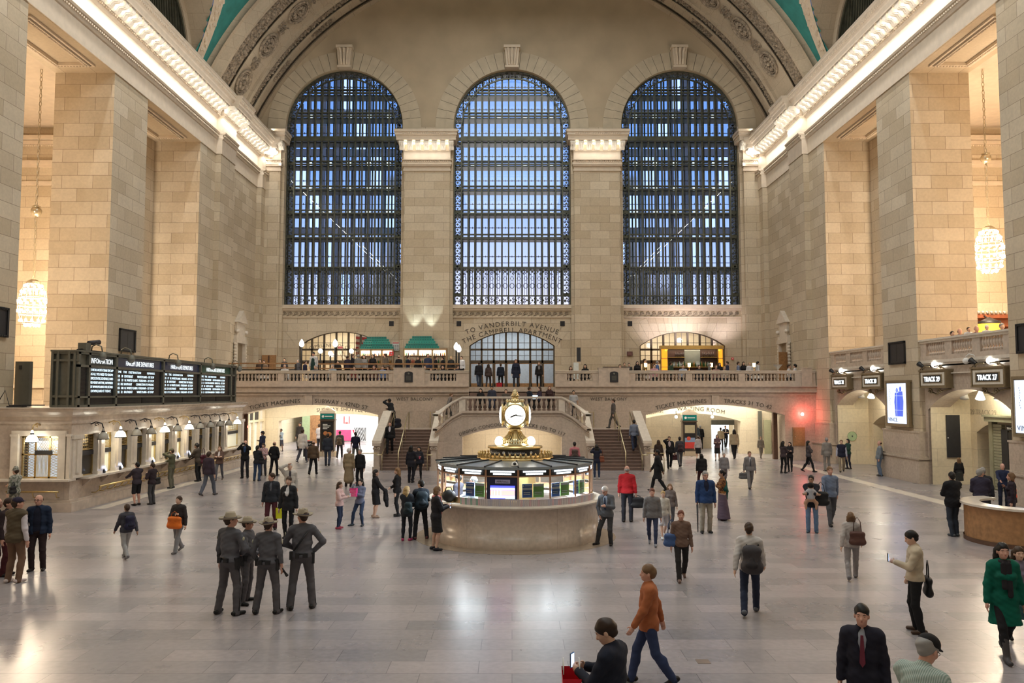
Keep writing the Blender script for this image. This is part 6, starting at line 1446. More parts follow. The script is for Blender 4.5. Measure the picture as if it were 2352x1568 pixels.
m = MB(); arc_text(m, 'CIPRIANI DOLCI', 0.36, -13.6, 0, 59.88, 7.55, 5.0, 1.15); o = m.build('restaurant_lettering', BLACK); tag(o, 'arched dark metal letters standing above the left part of the restaurant', 'sign')
# bare branches in a vase
r = thing('branch_arrangement', 'tall bare branches in a vase beside the left box pyramid', 'plant', (-11.6, 57.5, 4.5)); MB().lathe([(0.12, 0), (0.2, 0.5), (0.12, 0.9), (0.16, 1.0)], (-11.6, 57.5, 4.5), 14).build('vase', BLACKM, r, True)
m = MB(); rn = random.Random(5)
for k in range(26):
 a = rn.uniform(0, 2 * PI); L = rn.uniform(0.4, 0.9); p = Vector((-11.6, 57.5, 5.4)); pts = [tuple(p)]
 for j in range(4): p = p + Vector((math.cos(a) * L * 0.28 + rn.uniform(-.1, .1), math.sin(a) * L * .1, rn.uniform(0.3, 0.6))); pts.append(tuple(p))
 m.tube(pts, [0.022, 0.018, 0.014, 0.01, 0.006], 4)
m.build('branches', mat('bare_twig', (0.25, 0.17, 0.1), 0.8), r)
struct('floor_platform', MB().box(-18.3, -3.2, 52.35, 59.0, 4.5, 4.9), WOODD)
# ---- right bar
r = thing('bar_cabinet', 'large back bar with amber lit columns and gold cornice in front of the right doorway', 'bar', (13.1, 58.6, 4.5))
a = atY(1517, 800, 58.6); b = atY(1658, 845, 58.6); xa, xb, zt = a[0], b[0], a[2] + 0.1
GOLD = mat('gold_leaf', (0.65, 0.47, 0.18), 0.3, 0.9)
MB().box(xa - 0.05, xb + 0.08, 58.3, 58.9, zt - 0.16, zt + 0.1).build('cornice', GOLD, r)
m = MB(); m.box(xa + 0.45, xb - 0.35, 58.75, 58.85, 4.5, zt); m.build('back_panel', mat('maroon_panel', (0.085, 0.04, 0.032), 0.5), r)
AMB = emis('amber_panel', (1.0, 0.36, 0.02), 0.75)
for x0, x1 in ((xa, xa + 0.46), (xb - 0.32, xb + 0.02)):
 c = MB().box(x0, x1, 58.35, 58.8, 4.5, zt - 0.16).build('amber_column', AMB, r); m = MB()
 for z in (5.2, 6.0, 6.62): m.box(x0 - 0.02, x1 + 0.02, 58.32, 58.82, z - 0.02, z + 0.02)
 for x in (x0, x1): m.box(x - 0.025, x + 0.025, 58.32, 58.8, 4.5, zt - 0.16)
 m.build('gold_band', GOLD, c)
m = MB(); xm0, xm1 = xa + 1.75, xb - 1.55
m.box(xm0, xm1, 58.66, 58.75, 6.1, zt - 0.2); m.build('mirror', mat('bar_mirror', (0.30, 0.34, 0.33), 0.15, 0.3), r)
m = MB()
for z, rr in ((6.72, ((xa + 0.46, xm0), (xm1, xb - 0.35))), (6.02, ((xa + 0.46, xb - 0.35),))):
 for c0, c1 in rr: m.box(c0, c1, 58.4, 58.75, z - 0.04, z)
m.build('gold_shelf', GOLD, r)
bottle_row(xa + 1.05, xm0 - 0.05, 58.55, 6.72, 8, 'dark wine bottle on the upper left shelf of the amber back bar', 'wine bottles on the back bar upper left', (3,), 1.25); bottle_row(xm1 + 0.1, xm1 + 1.0, 58.55, 6.72, 7, 'dark wine bottle on the upper right shelf of the amber back bar', 'wine bottles on the back bar upper right', (3,), 1.25)
bottle_row(xa + 0.6, xb - 0.8, 58.52, 6.02, 34, 'liquor bottle on the long middle shelf of the amber back bar', 'bottles on the back bar middle shelf', (0, 0, 1, 2, 2, 4), 1.15)
bottle_row(xa + 0.8, xb - 0.8, 58.4, 5.4, 22, 'glass bottle on the bottom counter of the amber back bar', 'bottles on the back bar counter', (2, 2, 0), 1.0)
MB().box(xa + 0.46, xb - 0.35, 58.2, 58.75, 4.5, 5.4).build('counter', WOODD, r)
area('back_bar_light', (13.1, 58.35, zt - 0.2), (0.25, 0, 0), 4.0, 0.1, 14, (1.0, 0.8, 0.55))
o = MB().box(xa - 2.2, 17.9, 54.6, 55.3, 4.5, 5.62).build('bar_counter', mat('patterned_counter', (0.16, 0.10, 0.06), 0.4, var=0.9, vs=14)); tag(o, 'long dark patterned bar counter in front of the amber back bar', 'counter'); MB().box(xa - 2.3, 18.0, 54.5, 55.4, 5.62, 5.67).build('top', WOODD, o)
for px, py, lab in ((1483, 838, 'small lit table lamp at the left end of the right bar'), (1583, 838, 'small lit table lamp in the middle of the right bar'), (1634, 838, 'small lit table lamp right of the middle of the bar'), (1732, 838, 'small lit table lamp far right among the diners')):
 p = atY(px, py, 54.95); q = thing('table_lamp', lab, 'lamp', (p[0], 54.95, 5.67)); MB().lathe([(0.09, -0.14), (0.10, 0.14)], p, 12).build('lamp_shade', emis('candle_shade', (1.0, 0.72, 0.35), 5) if 'candle_shade' not in bpy.data.materials else bpy.data.materials['candle_shade'], q, True); MB().lathe([(0.06, 5.67 - p[2]), (0.015, 5.71 - p[2]), (0.015, -0.14)], p, 8).build('stem', BRASS, q)
spot('wall_wash', (13.0, 57.6, 8.2), (12.6, 59.7, 9.6), 280, (1.0, 0.88, 0.9), 1.9, 0.2, 1.0); spot('wall_wash', (10.6, 57.8, 7.8), (10.6, 59.7, 9.4), 120, (1.0, 0.85, 0.9), 1.8, 0.2, 1.0); spot('wall_wash', (15.6, 57.8, 8.0), (15.6, 59.7, 9.6), 130, (1.0, 0.85, 0.9), 1.8, 0.2, 1.0)
# stand signs and host desk by the middle steps
o = MB().box(3.9, 4.22, 51.0, 51.06, 5.0, 6.05).build('menu_board', PALE); tag(o, 'white menu board standing on the balcony right of the middle doorway', 'sign'); MB().box(4.1, 4.35, 50.95, 50.99, 6.1, 7.0).build('dark_board', IRON, o); MB().tube([(4.2, 51.03, 4.5), (4.2, 51.03, 6.9)], 0.02, 6).build('stand', BRASS, o)
o = MB().box(6.0, 7.75, 52.2, 52.8, 5.2, 5.78).build('host_desk', BLACK); tag(o, 'long low black desk front behind the right balcony balustrade', 'desk'); MB().box(6.0, 7.75, 52.2, 52.8, 4.5, 5.2).build('base', BLACKM, o); MB().box(5.95, 7.8, 52.15, 52.85, 5.78, 5.82).build('top', WOODD, o)
o = MB().lathe([(0.04, 0), (0.02, 0.1), (0.28, 0.4), (0.3, 0.42)], (16.9, 51.2, 5.5), 16).build('white_umbrella', WHITE, None, True); tag(o, 'white rounded chair back top at the far right end of the balcony', 'chair'); MB().tube([(16.9, 51.2, 4.5), (16.9, 51.2, 5.52)], 0.03, 6).build('stem', BRASS, o)
# information desk at the right edge, floor hatch
r = thing('help_desk', 'round oak desk with pale top at the right edge of the hall', 'desk', (13.4, 22.7, 0))
def dpt(x, y): return (x, y)
m = MB(); m.lathe([(1.55, 0.0), (1.55, 1.0)], (14.3, 22.6, 0), 40, PI * 0.62, PI * 1.75); m.build('front', WOOD, r, True)
m = MB(); m.lathe([(1.65, 1.0), (1.65, 1.06), (1.15, 1.06), (1.15, 1.0)], (14.3, 22.6, 0), 40, PI * 0.55, PI * 1.85); m.build('top', MARBL, r)
m = MB(); m.lathe([(1.58, 0.0), (1.58, 0.12)], (14.3, 22.6, 0), 40, PI * 0.62, PI * 1.75); m.build('plinth', WOODD, r, True)
p = atZ(1615, 1519); o = MB().box(p[0] - 0.1, p[0] + 0.1, p[1] - 0.1, p[1] + 0.1, 0, 0.005).build('floor_hatch', mat('hatch_metal', (0.2, 0.15, 0.12), 0.5)); tag(o, 'small brown metal hatch set in the floor in the foreground', 'hatch')
# ================================================================== PEOPLE
def rotz(a): c, s = math.cos(a), math.sin(a); return np.array([[c, -s, 0], [s, c, 0], [0, 0, 1.0]])
def rotx(a): c, s = math.cos(a), math.sin(a); return np.array([[1.0, 0, 0], [0, c, -s], [0, s, c]])
def roty(a): c, s = math.cos(a), math.sin(a); return np.array([[c, 0, s], [0, 1.0, 0], [-s, 0, c]])
A = lambda *v: np.array(v, float)
def nrm(v): return v / max(1e-9, np.linalg.norm(v))
class Form:
 """a smooth union of tapered rounded limbs, skinned as one continuous surface."""
 def __init__(s): s.p = []
 def limb(s, a, b, ra, rb, k=0.03, R=None, sc=None): s.p.append(('c', A(*a), A(*b), ra, rb, k, R, sc)); return s
 def chain(s, pts, rs, k=0.03, R=None, sc=None):
  for i in range(len(pts) - 1): s.limb(pts[i], pts[i + 1], rs[i], rs[i + 1], k, R, sc)
  return s
 def egg(s, c, r, k=0.02, R=None): s.p.append(('e', A(*c), A(*r), 0, 0, k, R, None)); return s
 def cut_egg(s, c, r, R=None): s.p.append(('x', A(*c), A(*r), 0, 0, 0, R, None)); return s
 def cut_below(s, z): s.p.append(('b', z, 0, 0, 0, 0, None, None)); return s
 def cut_above(s, z): s.p.append(('t', z, 0, 0, 0, 0, None, None)); return s
 def mesh(s, h, wr=0.0, seed=0):
  lo, hi = [], []
  for t, a, b, ra, rb, k, R, sc in s.p:
   if t == 'c': r = max(ra, rb) * (max(sc) if sc is not None else 1.0); lo.append(np.minimum(a, b) - r); hi.append(np.maximum(a, b) + r)
   elif t == 'e': r = b.max(); lo.append(a - r); hi.append(a + r)
  lo = np.min(lo, 0) - 3 * h; hi = np.max(hi, 0) + 3 * h
  n = np.ceil((hi - lo) / h).astype(int) + 1
  f = np.full(n, 10.0, np.float32)
  ax = [lo[i] + h * np.arange(n[i]) for i in range(3)]
  for t, a, b, ra, rb, k, R, sc in s.p:
   if t in 'bt':
    z = ax[2][None, None, :]; f = np.maximum(f, ((a - z) if t == 'b' else (z - a)).astype(np.float32)); continue
   if t == 'c': rr = max(ra, rb) * (max(sc) if sc is not None else 1.0); l = np.minimum(a, b) - rr; u = np.maximum(a, b) + rr
   else: rr = b.max(); l = a - rr; u = a + rr
   pad = k + 3 * h
   i0 = np.clip(np.floor((l - pad - lo) / h).astype(int), 0, n); i1 = np.clip(np.ceil((u + pad - lo) / h).astype(int) + 1, 0, n)
   if np.any(i1 <= i0): continue
   X, Y, Z = np.meshgrid(ax[0][i0[0]:i1[0]], ax[1][i0[1]:i1[1]], ax[2][i0[2]:i1[2]], indexing='ij')
   if t == 'c':
    P = np.stack([X - a[0], Y - a[1], Z - a[2]], -1); D = b - a
    if R is not None or sc is not None:
     Rm = R if R is not None else np.eye(3)
     P = P @ Rm; D = D @ Rm
     if sc is not None: P = P / np.array(sc); D = D / np.array(sc)
    L2 = max(1e-9, D @ D); tt = np.clip((P @ D) / L2, 0, 1)
    d = np.linalg.norm(P - tt[..., None] * D, axis=-1) - (ra + (rb - ra) * tt)
    if sc is not None: d = d * min(sc)
   else:
    P = np.stack([X - a[0], Y - a[1], Z - a[2]], -1)
    if R is not None: P = P @ R
    q = np.linalg.norm(P / b, axis=-1); d = (q - 1) * b.min()
   sl = (slice(i0[0], i1[0]), slice(i0[1], i1[1]), slice(i0[2], i1[2])); g = f[sl]
   if t == 'x': f[sl] = np.maximum(g, -d)
   else:
    hh = np.maximum(k - np.abs(g - d), 0) / k if k > 0 else 0
    f[sl] = np.minimum(g, d) - hh * hh * k * 0.25
  if wr:
   X, Y, Z = np.meshgrid(*ax, indexing='ij'); ph = seed * 1.7
   f += wr * (np.sin(Z * 38 + 9 * X + ph) * np.sin(X * 21 - Y * 17 + Z * 11 + ph) + 0.6 * np.sin(Z * 75 + Y * 31 - X * 40 + ph)).astype(np.float32)
  return nets(f, lo, h)
def nets(f, lo, h):
 S = f < 0; n = f.shape
 c = np.zeros((n[0] - 1, n[1] - 1, n[2] - 1), np.int8)
 for i in (0, 1):
  for j in (0, 1):
   for k in (0, 1): c += S[i:n[0] - 1 + i, j:n[1] - 1 + j, k:n[2] - 1 + k]
 act = (c > 0) & (c < 8); I = np.argwhere(act)
 idx = np.full(act.shape, -1, np.int64); idx[act] = np.arange(len(I))
 acc = np.zeros((len(I), 3)); cnt = np.zeros(len(I))
 cor = [(i, j, k) for i in (0, 1) for j in (0, 1) for k in (0, 1)]
 val = {q: f[I[:, 0] + q[0], I[:, 1] + q[1], I[:, 2] + q[2]] for q in cor}
 for q in cor:
  for ax in range(3):
   if q[ax] == 0:
    r = list(q); r[ax] = 1; r = tuple(r); va, vb = val[q], val[r]; m = (va < 0) != (vb < 0)
    t = np.where(m, va / np.where(np.abs(va - vb) < 1e-9, 1, va - vb), 0)
    p = np.tile(np.array(q, float), (len(I), 1)); p[:, ax] += t
    acc[m] += p[m]; cnt[m] += 1
 V = lo + h * (I + acc / np.maximum(cnt, 1)[:, None])
 Q = []
 for ax in range(3):
  b, d = (ax + 1) % 3, (ax + 2) % 3
  sl0 = [slice(None)] * 3; sl1 = [slice(None)] * 3; sl0[ax] = slice(0, n[ax] - 1); sl1[ax] = slice(1, n[ax])
  e0, e1 = S[tuple(sl0)], S[tuple(sl1)]; E = np.argwhere(e0 != e1)
  E = E[(E[:, b] > 0) & (E[:, d] > 0) & (E[:, b] < n[b] - 1) & (E[:, d] < n[d] - 1)]
  if not len(E): continue
  def ci(ob, od): q = E.copy(); q[:, b] -= ob; q[:, d] -= od; return idx[q[:, 0], q[:, 1], q[:, 2]]
  q = np.stack([ci(1, 1), ci(0, 1), ci(0, 0), ci(1, 0)], 1); ins = e0[E[:, 0], E[:, 1], E[:, 2]]
  q[~ins] = q[~ins][:, ::-1]; Q.append(q)
 return V, (np.concatenate(Q) if Q else np.zeros((0, 4), int))
def form_obj(name, form, mt, parent, h, wr=0.0, seed=0):
 V, Q = form.mesh(h, wr, seed)
 Q = Q[(Q >= 0).all(1)]
 me = bpy.data.meshes.new(name); me.vertices.add(len(V)); me.vertices.foreach_set('co', V.astype(np.float32).ravel())
 me.loops.add(Q.size); me.loops.foreach_set('vertex_index', Q.ravel().astype(np.int32)); me.polygons.add(len(Q)); me.polygons.foreach_set('loop_start', np.arange(0, Q.size, 4, dtype=np.int32))
 me.materials.append(mt); me.update(calc_edges=True); me.polygons.foreach_set('use_smooth', [True] * len(Q))
 o = bpy.data.objects.new(name, me); COL.objects.link(o); o.parent = parent; return o
_fab = {}
def fab(col, rough=0.85, pat=None, col2=None, sc=30.0, sheen=0.0):
 key = (tuple(col), rough, pat, col2, sc)
 if key in _fab: return _fab[key]
 m, nt, b = new_mat('cloth_%d' % len(_fab)); tc = nt.nodes.new('ShaderNodeTexCoord'); co = tc.outputs['Object']
 if pat == 'camo':
  t = nt.nodes.new('ShaderNodeTexNoise'); t.inputs['Scale'].default_value = sc; t.inputs['Detail'].default_value = 1; nt.links.new(co, t.inputs[0]); c = ramp2(nt, t.outputs[0], col, col2, 0.46, 0.54)
 elif pat in ('stripe', 'stripe_v'):
  t = nt.nodes.new('ShaderNodeTexWave'); t.inputs['Scale'].default_value = sc; t.bands_direction = 'Z' if pat == 'stripe' else 'X'; nt.links.new(co, t.inputs[0]); c = ramp2(nt, t.outputs[0], col, col2, 0.45, 0.55)
 elif pat == 'plaid':
  t = nt.nodes.new('ShaderNodeTexChecker'); t.inputs['Scale'].default_value = sc; t.inputs[1].default_value = (*col, 1); t.inputs[2].default_value = (*col2, 1); nt.links.new(co, t.inputs[0]); c = t.outputs[0]
 else:
  t = nt.nodes.new('ShaderNodeTexNoise'); t.inputs['Scale'].default_value = 5.0; t.inputs['Detail'].default_value = 5; nt.links.new(co, t.inputs[0]); c = ramp2(nt, t.outputs[0], [q * .85 for q in col], [min(1, q * 1.15) for q in col], .3, .7)
 nt.links.new(c, b.inputs['Base Color']); b.inputs['Roughness'].default_value = rough; b.inputs['Specular IOR Level'].default_value = 0.3
 _fab[key] = m; return m
def skin(c): return fab(c, 0.55)
SK = {'p': (0.62, 0.40, 0.30), 'r': (0.60, 0.34, 0.26), 't': (0.46, 0.28, 0.19), 'b': (0.20, 0.11, 0.07)}
HR = {'black': (0.012, 0.010, 0.009), 'brown': (0.05, 0.028, 0.016), 'lbrown': (0.16, 0.09, 0.045), 'blond': (0.42, 0.29, 0.13), 'grey': (0.28, 0.27, 0.26), 'white': (0.62, 0.60, 0.58), 'red': (0.15, 0.05, 0.03)}
def ik(a, b, l1, l2, hint):
 d = b - a; L = np.linalg.norm(d)
 if L > (l1 + l2) * 0.995: b = a + d / L * (l1 + l2) * 0.995; d = b - a; L = np.linalg.norm(d)
 L = max(L, abs(l1 - l2) + 1e-3); x = (l1 * l1 - l2 * l2 + L * L) / (2 * L); y = math.sqrt(max(0, l1 * l1 - x * x)); e = d / L
 hv = hint - e * (hint @ e); hv = nrm(hv) if np.linalg.norm(hv) > 1e-6 else A(0, -1, 0)
 return a + e * x + hv * y, b
ARM = {'down': ((.26, .03, .82), (.4, -1, -.2)), 'fwd': ((.25, .25, .90), (.3, -1, -.4)), 'back': ((.26, -.22, .86), (.3, -1, -.1)), 'pocket': ((.21, .07, .92), (.9, -.8, 0)),
 'phone': ((.09, .32, 1.20), (.6, -.2, -1)), 'photo': ((.10, .27, 1.57), (.8, .1, -1)), 'clasp': ((.03, .24, 1.03), (.8, -.4, -.4)), 'hip': ((.20, .05, 1.0), (1, -.3, 0)),
 'counter': ((.18, .44, 1.12), (.5, -.3, -1)), 'ear': ((.11, .06, 1.60), (.8, .4, -.8)), 'behind': ((.05, -.18, .98), (.9, -.5, 0)), 'strap': ((.15, .16, 1.30), (.7, -.2, -1)), 'chest': ((-.04, .21, 1.22), (.8, 0, -.8)), 'belt': ((.12, .17, 1.03), (1, -.3, -.1)),
 'bag': ((.28, .02, .80), (.4, -1, -.2)), 'lap': ((.12, .36, .95), (.6, -.4, -.6)), 'wave': ((.2, .3, 1.35), (.6, 0, -1)), 'around': ((-.12, .34, 1.22), (.7, .2, -.6)), 'head': ((.1, .1, 1.7), (1, .3, 0))}
ppl = [0]
def person(label, loc, H, face, top=(.05, .05, .06), topkind='jacket', hem=.86, sleeve='long', bottom='trousers', bcol=(.02, .02, .025), shoes=(.015, .012, .012), sk='p', hair='short', hcol='brown',
  arms=('down', 'down'), legs='stand', lean=0.0, twist=0.0, hyaw=0.0, hpitch=0.0, fem=False, open_=None, inner=(.6, .6, .6), hat=None, hatcol=None, fat=1.0, extra=(), topmat=None, botmat=None, glasses=False, collar=True, group=None, roll=0.0, h=None, skirt_hem=.5, beard=None, vest=None):
 ppl[0] += 1; seed = ppl[0]
 root = thing('person', label, 'person', loc, -math.radians(face), group)
 S = H / 1.75; dist = math.hypot(loc[0], loc[1])
 if h is None: h = 0.0085 if dist < 13 else 0.0105 if dist < 20 else 0.014 if dist < 30 else 0.018 if dist < 42 else 0.026
 h = h / S * 1.0
 near = dist < 34
 # pelvis and legs
 pz = .93; foot = {}
 sd = 1
 if legs == 'stand': foot = {1: (.115, .02, 0, .2), -1: (-.115, -.02, 0, .2)}
 elif legs == 'wide': foot = {1: (.19, .03, 0, .3), -1: (-.19, -.03, 0, .3)}
 elif legs == 'close': foot = {1: (.075, .02, 0, .12), -1: (-.075, -.02, 0, .12)}
 elif legs == 'walk': foot = {1: (.09, .30, 0, .05), -1: (-.09, -.30, .06, .05)}; pz = .905
 elif legs == 'walk2': foot = {1: (.09, -.28, .06, .05), -1: (-.09, .28, 0, .05)}; pz = .905
 elif legs == 'cross': foot = {1: (-.16, .12, 0, .3), -1: (-.09, 0, 0, .2)}; pz = .92
 elif legs == 'lunge': foot = {1: (.30, .08, 0, .5), -1: (-.10, 0, 0, .2)}; pz = .90
 elif legs == 'leanfwd': foot = {1: (.10, .42, 0, .1), -1: (-.12, -.02, 0, .3)}; pz = .90
 elif legs == 'sit': foot = {1: (.13, .42, 0, .1), -1: (-.13, .42, 0, .1)}; pz = .52
 hipw = .095 if not fem else .10
 pel = A(0, 0, pz)
 Rl = rotx(-lean) @ roty(roll) @ rotz(0)
 Rt = Rl @ rotz(-twist)
 def up(p): return pel + Rt @ (A(*p) - A(0, 0, .93))
 shw = (.178 if not fem else .155) * (1 + (fat - 1) * .4)
 neck0 = up((0, -.005, 1.45)); Rh = Rt @ rotz(-hyaw) @ rotx(-hpitch + lean * .6)
 piv = up((0, .0, 1.52))
 def hd(p): return piv + Rh @ (A(*p) - A(0, 0, 1.52))
 B = Form(); F_ = fat
 tor = lambda F, g=0.0, lo=0.0: (F.limb(pel + A(-.075, 0, 0), pel + A(.075, 0, 0), .098 + g, .098 + g, .05, None, (1.0, 1.08 * F_, 1.0)),
  F.limb(up((0, .005, 1.0)), up((0, .005, 1.14)), .12 + g, .125 + g, .06, Rt, ((1.12 if not fem else 1.0) * (.5 + .5 * F_) * 1.0, .86 * F_, 1)),
  F.limb(up((0, 0, 1.2)), up((0, -.005, 1.33)), .135 + g, .135 + g, .06, Rt, (1.16 if not fem else 1.05, .84 * (.6 + .4 * F_), 1)),
  F.limb(up((-shw + .03, -.01, 1.415)), up((shw - .03, -.01, 1.415)), .062 + g, .062 + g, .07))
 tor(B)
 if fem: [B.egg(up((q * .07, .10, 1.27)), (.062, .06, .06), .03) for q in (1, -1)]
 B.limb(neck0, hd((0, .01, 1.56)), .058 if not fem else .048, .052 if not fem else .044, .03)
 # head
 B.egg(hd((0, .005, 1.655)), (.074, .094, .098), .02, Rh).egg(hd((0, .035, 1.60)), (.058, .062, .078), .03, Rh).limb(hd((0, .075, 1.555)), hd((0, .07, 1.56)), .027, .03, .03)
 B.limb(hd((0, .098, 1.638)), hd((0, .117, 1.605)), .011, .015, .012).limb(hd((-.035, .085, 1.655)), hd((.035, .085, 1.655)), .014, .014, .015)
 for q in (1, -1): B.egg(hd((q * .077, .0, 1.62)), (.012, .02, .032), .008, Rh); B.egg(hd((q * .036, .08, 1.605)), (.02, .018, .02), .02)
 B.limb(hd((-.02, .097, 1.578)), hd((.02, .097, 1.578)), .01, .01, .012)
 # arms and hands
 J = {}
 for q in (1, -1):
  nm = arms[0] if q > 0 else arms[1]
  if isinstance(nm, str): tg, hint = ARM[nm]
  else: tg, hint = nm
  sh = up((q * shw, -.01, 1.40)); w = up((q * tg[0], tg[1], tg[2])); hv = Rt @ A(q * hint[0], hint[1], hint[2])
  e, w = ik(sh, w, .285, .255, hv); J[q] = (sh, e, w, nm)
  B.chain([sh, e, w], [.05 if not fem else .042, .038, .026], .03); B.egg(sh * .45 + e * .55, (.045, .045, .06), .03)
  d = nrm(w - e); side = nrm(np.cross(d, Rt @ A(0, 1, 0)) if abs(d @ (Rt @ A(0, 1, 0))) < .8 else np.cross(d, Rt @ A(0, 0, 1)))
  # palm frame: x across the knuckles, n out of the palm
  inw = nrm((Rt @ A(-q, .2, 0)) - d * (d @ (Rt @ A(-q, .2, 0)))); acr = np.cross(d, inw)
  if acr @ (Rt @ A(0, 1, .3)) < 0: acr = -acr
  pc = w + d * .05
  B.limb(w, pc + d * .03, .024, .026, .02); B.limb(pc + acr * .018, pc + acr * .018 + d * .035, .02, .017, .012); B.limb(pc - acr * .02, pc - acr * .02 + d * .03, .02, .016, .012)
  fr = max(.0085, h * .62); curl = .5 if nm not in ('bag', 'phone', 'photo', 'chest') else 1.1
  for fi, L in enumerate((.070, .078, .072, .056)):
   o = pc + d * .04 + acr * (.027 - fi * .018); d1 = nrm(d + inw * curl * .4); d2 = nrm(d + inw * curl * 1.2)
   p1 = o + d1 * L * .5; p2 = p1 + d2 * L * .5
   B.chain([o, p1, p2], [fr * 1.05, fr, fr * .85], .006)
  t0 = w + d * .025 + acr * .022; t1 = t0 + nrm(acr * .8 + d * .7 + inw * .3) * .04; t2 = t1 + nrm(d + inw * .7 + acr * .2) * .03
  B.chain([t0, t1, t2], [.014, fr * 1.15, fr], .008)
 # legs
 K = {}
 for q in (1, -1):
  fx, fy, fz, an = foot[q]; hip = pel + A(q * hipw, 0, -.03); ank = A(fx, fy - .04, .085 + fz)
  kn, ank = ik(hip, ank, .413, .413, A(q * .15, 1, 0) if legs != 'sit' else A(0, .3, 1)); K[q] = (hip, kn, ank, fz, an)
  B.chain([hip, kn, ank], [.082 * (.6 + .4 * F_), .052, .034], .04); B.egg(kn * .62 + ank * .38 + A(0, -.02, 0), (.047, .05, .09), .04)
  td = nrm(A(math.sin(an * q), math.cos(an * q), -.45 if fz else 0)); B.limb(ank + A(0, 0, -.04), ank + td * .105 + A(0, 0, -.055), .035, .03, .03)
 sM = skin(SK[sk]);
 root.scale = (S, S, S)
 def put(nm, F, mt, wr=0.0): return form_obj(nm, F, mt, root, h, wr, seed)
 body = put('body', B, sM)
 # shoes
 if shoes is not None:
  for q in (1, -1):
   hip, kn, ank, fz, an = K[q]; td = nrm(A(math.sin(an * q), math.cos(an * q), -.45 if fz else 0)); b0 = ank + A(0, 0, -.05) - td * .055; F = Form()
   F.limb(b0 + A(0, 0, .01), b0 + td * .2, .045, .036, .02, None, (1, 1, .9)).limb(ank + A(0, 0, -.02), b0 + td * .08 + A(0, 0, .01), .043, .045, .03)
   if bottom == 'boots': F.limb(ank + A(0, 0, -.02), ank * .25 + kn * .75, .046, .06, .03)
   if not fz: F.cut_below(.0)
   put('shoe', F, fab(shoes, .45))
 # bottoms
 if bottom in ('trousers', 'slim', 'shorts', 'boots'):
  F = Form(); F.limb(pel + A(-.075, 0, 0), pel + A(.075, 0, 0), .108, .108, .05, None, (1.0, 1.08 * F_, 1.0)); F.limb(pel, up((0, 0, 1.02)), .11, .115, .05, Rt, (1.1, .9 * F_, 1))
  sl = bottom in ('slim', 'boots')
  for q in (1, -1):
   hip, kn, ank, fz, an = K[q]
   if bottom == 'shorts': F.chain([hip, kn * .9 + hip * .1], [.1, .09], .04)
   else:
    F.chain([hip, kn, ank + A(0, 0, -.035)], [.096 * (.6 + .4 * F_) if not sl else .09, .068 if not sl else .06, .062 if not sl else .044], .03)
    F.egg(kn * .62 + ank * .38 + A(0, -.015, 0), (.056, .06, .1), .04)
  put('trousers' if bottom != 'shorts' else 'shorts', F, botmat or fab(bcol), .0022 if near else 0)
 elif bottom == 'skirt':
  F = Form(); F.limb(pel + A(0, 0, .1), pel + A(0, 0, -.05), .115, .128, .05, None, (1.3, .98, 1))
  c = (K[1][1] + K[-1][1]) / 2; z = skirt_hem
  f = (pz - z) / max(.1, pz - c[2]); e = pel + (c - pel) * min(1.0, f) if z > .45 else A((K[1][2][0] + K[-1][2][0]) / 2, (K[1][2][1] + K[-1][2][1]) / 2, z); e[2] = z
  F.limb(pel + A(0, 0, -.05), e, .132, .142 if z > .4 else .22, .04, None, (1.42, 1.0 + .95 * abs(foot[1][1] - foot[-1][1]), 1)); F.cut_below(z); put('skirt', F, botmat or fab(bcol), .0022 if near else 0)
 # tops
 g = {'shirt': .012, 'jacket': .022, 'puffy': .036, 'coat': .028, 'dress': .012}[topkind]
 F = Form(); tor(F, g)
 if fem: [F.egg(up((q * .07, .10, 1.27)), (.068 + g * .5, .066 + g * .5, .066), .04) for q in (1, -1)]
 F.limb(up((0, -.01, 1.43)), up((0, -.005, 1.475 if collar else 1.45)), .075 + g * .4, .062 + g * .3, .03)
 if hem < .93:
  zz = hem - .93 + pz
  if legs == 'sit': pass
  elif hem > .62: F.limb(pel, A(0, 0, zz), .115 + g, .125 + g, .05, None, (1.18, 1.0 * F_, 1))
  else: F.limb(pel, A(0, (foot[1][1] + foot[-1][1]) * .25, zz), .118 + g, .165 + g, .05, None, (1.22, 1.0 * F_, 1))
 for q in (1, -1):
  sh, e, w, nm = J[q]; ga = g * .75
  if sleeve == 'long': F.chain([sh, e, w - nrm(w - e) * .01], [.056 + ga, .046 + ga, .036 + ga * .8], .03)
  elif sleeve == 'short': F.chain([sh, sh + (e - sh) * .62], [.058 + ga, .056 + ga], .03)
 if hem >= .45 and legs != 'sit': F.cut_below(hem - .93 + pz)
 if open_ is not None:
  I = Form(); tor(I, .008); I.limb(up((0, .0, 1.43)), up((0, .0, 1.47)), .07, .058, .03); [I.egg(up((q * .07, .10, 1.27)), (.07, .068, .068), .04) for q in ((1, -1) if fem else ())]; I.cut_below(min(.93, hem + .03) - .93 + pz); put('shirt', I, fab(inner))
  F.cut_egg(up((0, .2, (1.42 if open_ < .09 else 1.2))), (open_, .16, .24 if open_ < .09 else .5), Rt)
 if sleeve == 'none': pass
 put({'shirt': 'shirt', 'jacket': 'jacket', 'puffy': 'jacket', 'coat': 'coat', 'dress': 'dress'}[topkind], F, topmat or fab(top), .003 if near else 0)
 if vest is not None:
  V_ = Form(); tor(V_, g + .02); V_.limb(up((0, -.01, 1.43)), up((0, -.005, 1.48)), .085, .075, .03); V_.limb(pel, A(0, 0, pz - .06), .145, .145, .05, None, (1.18, 1.05 * F_, 1)); V_.cut_below(pz - .1); put('vest', V_, fab(vest), .004)
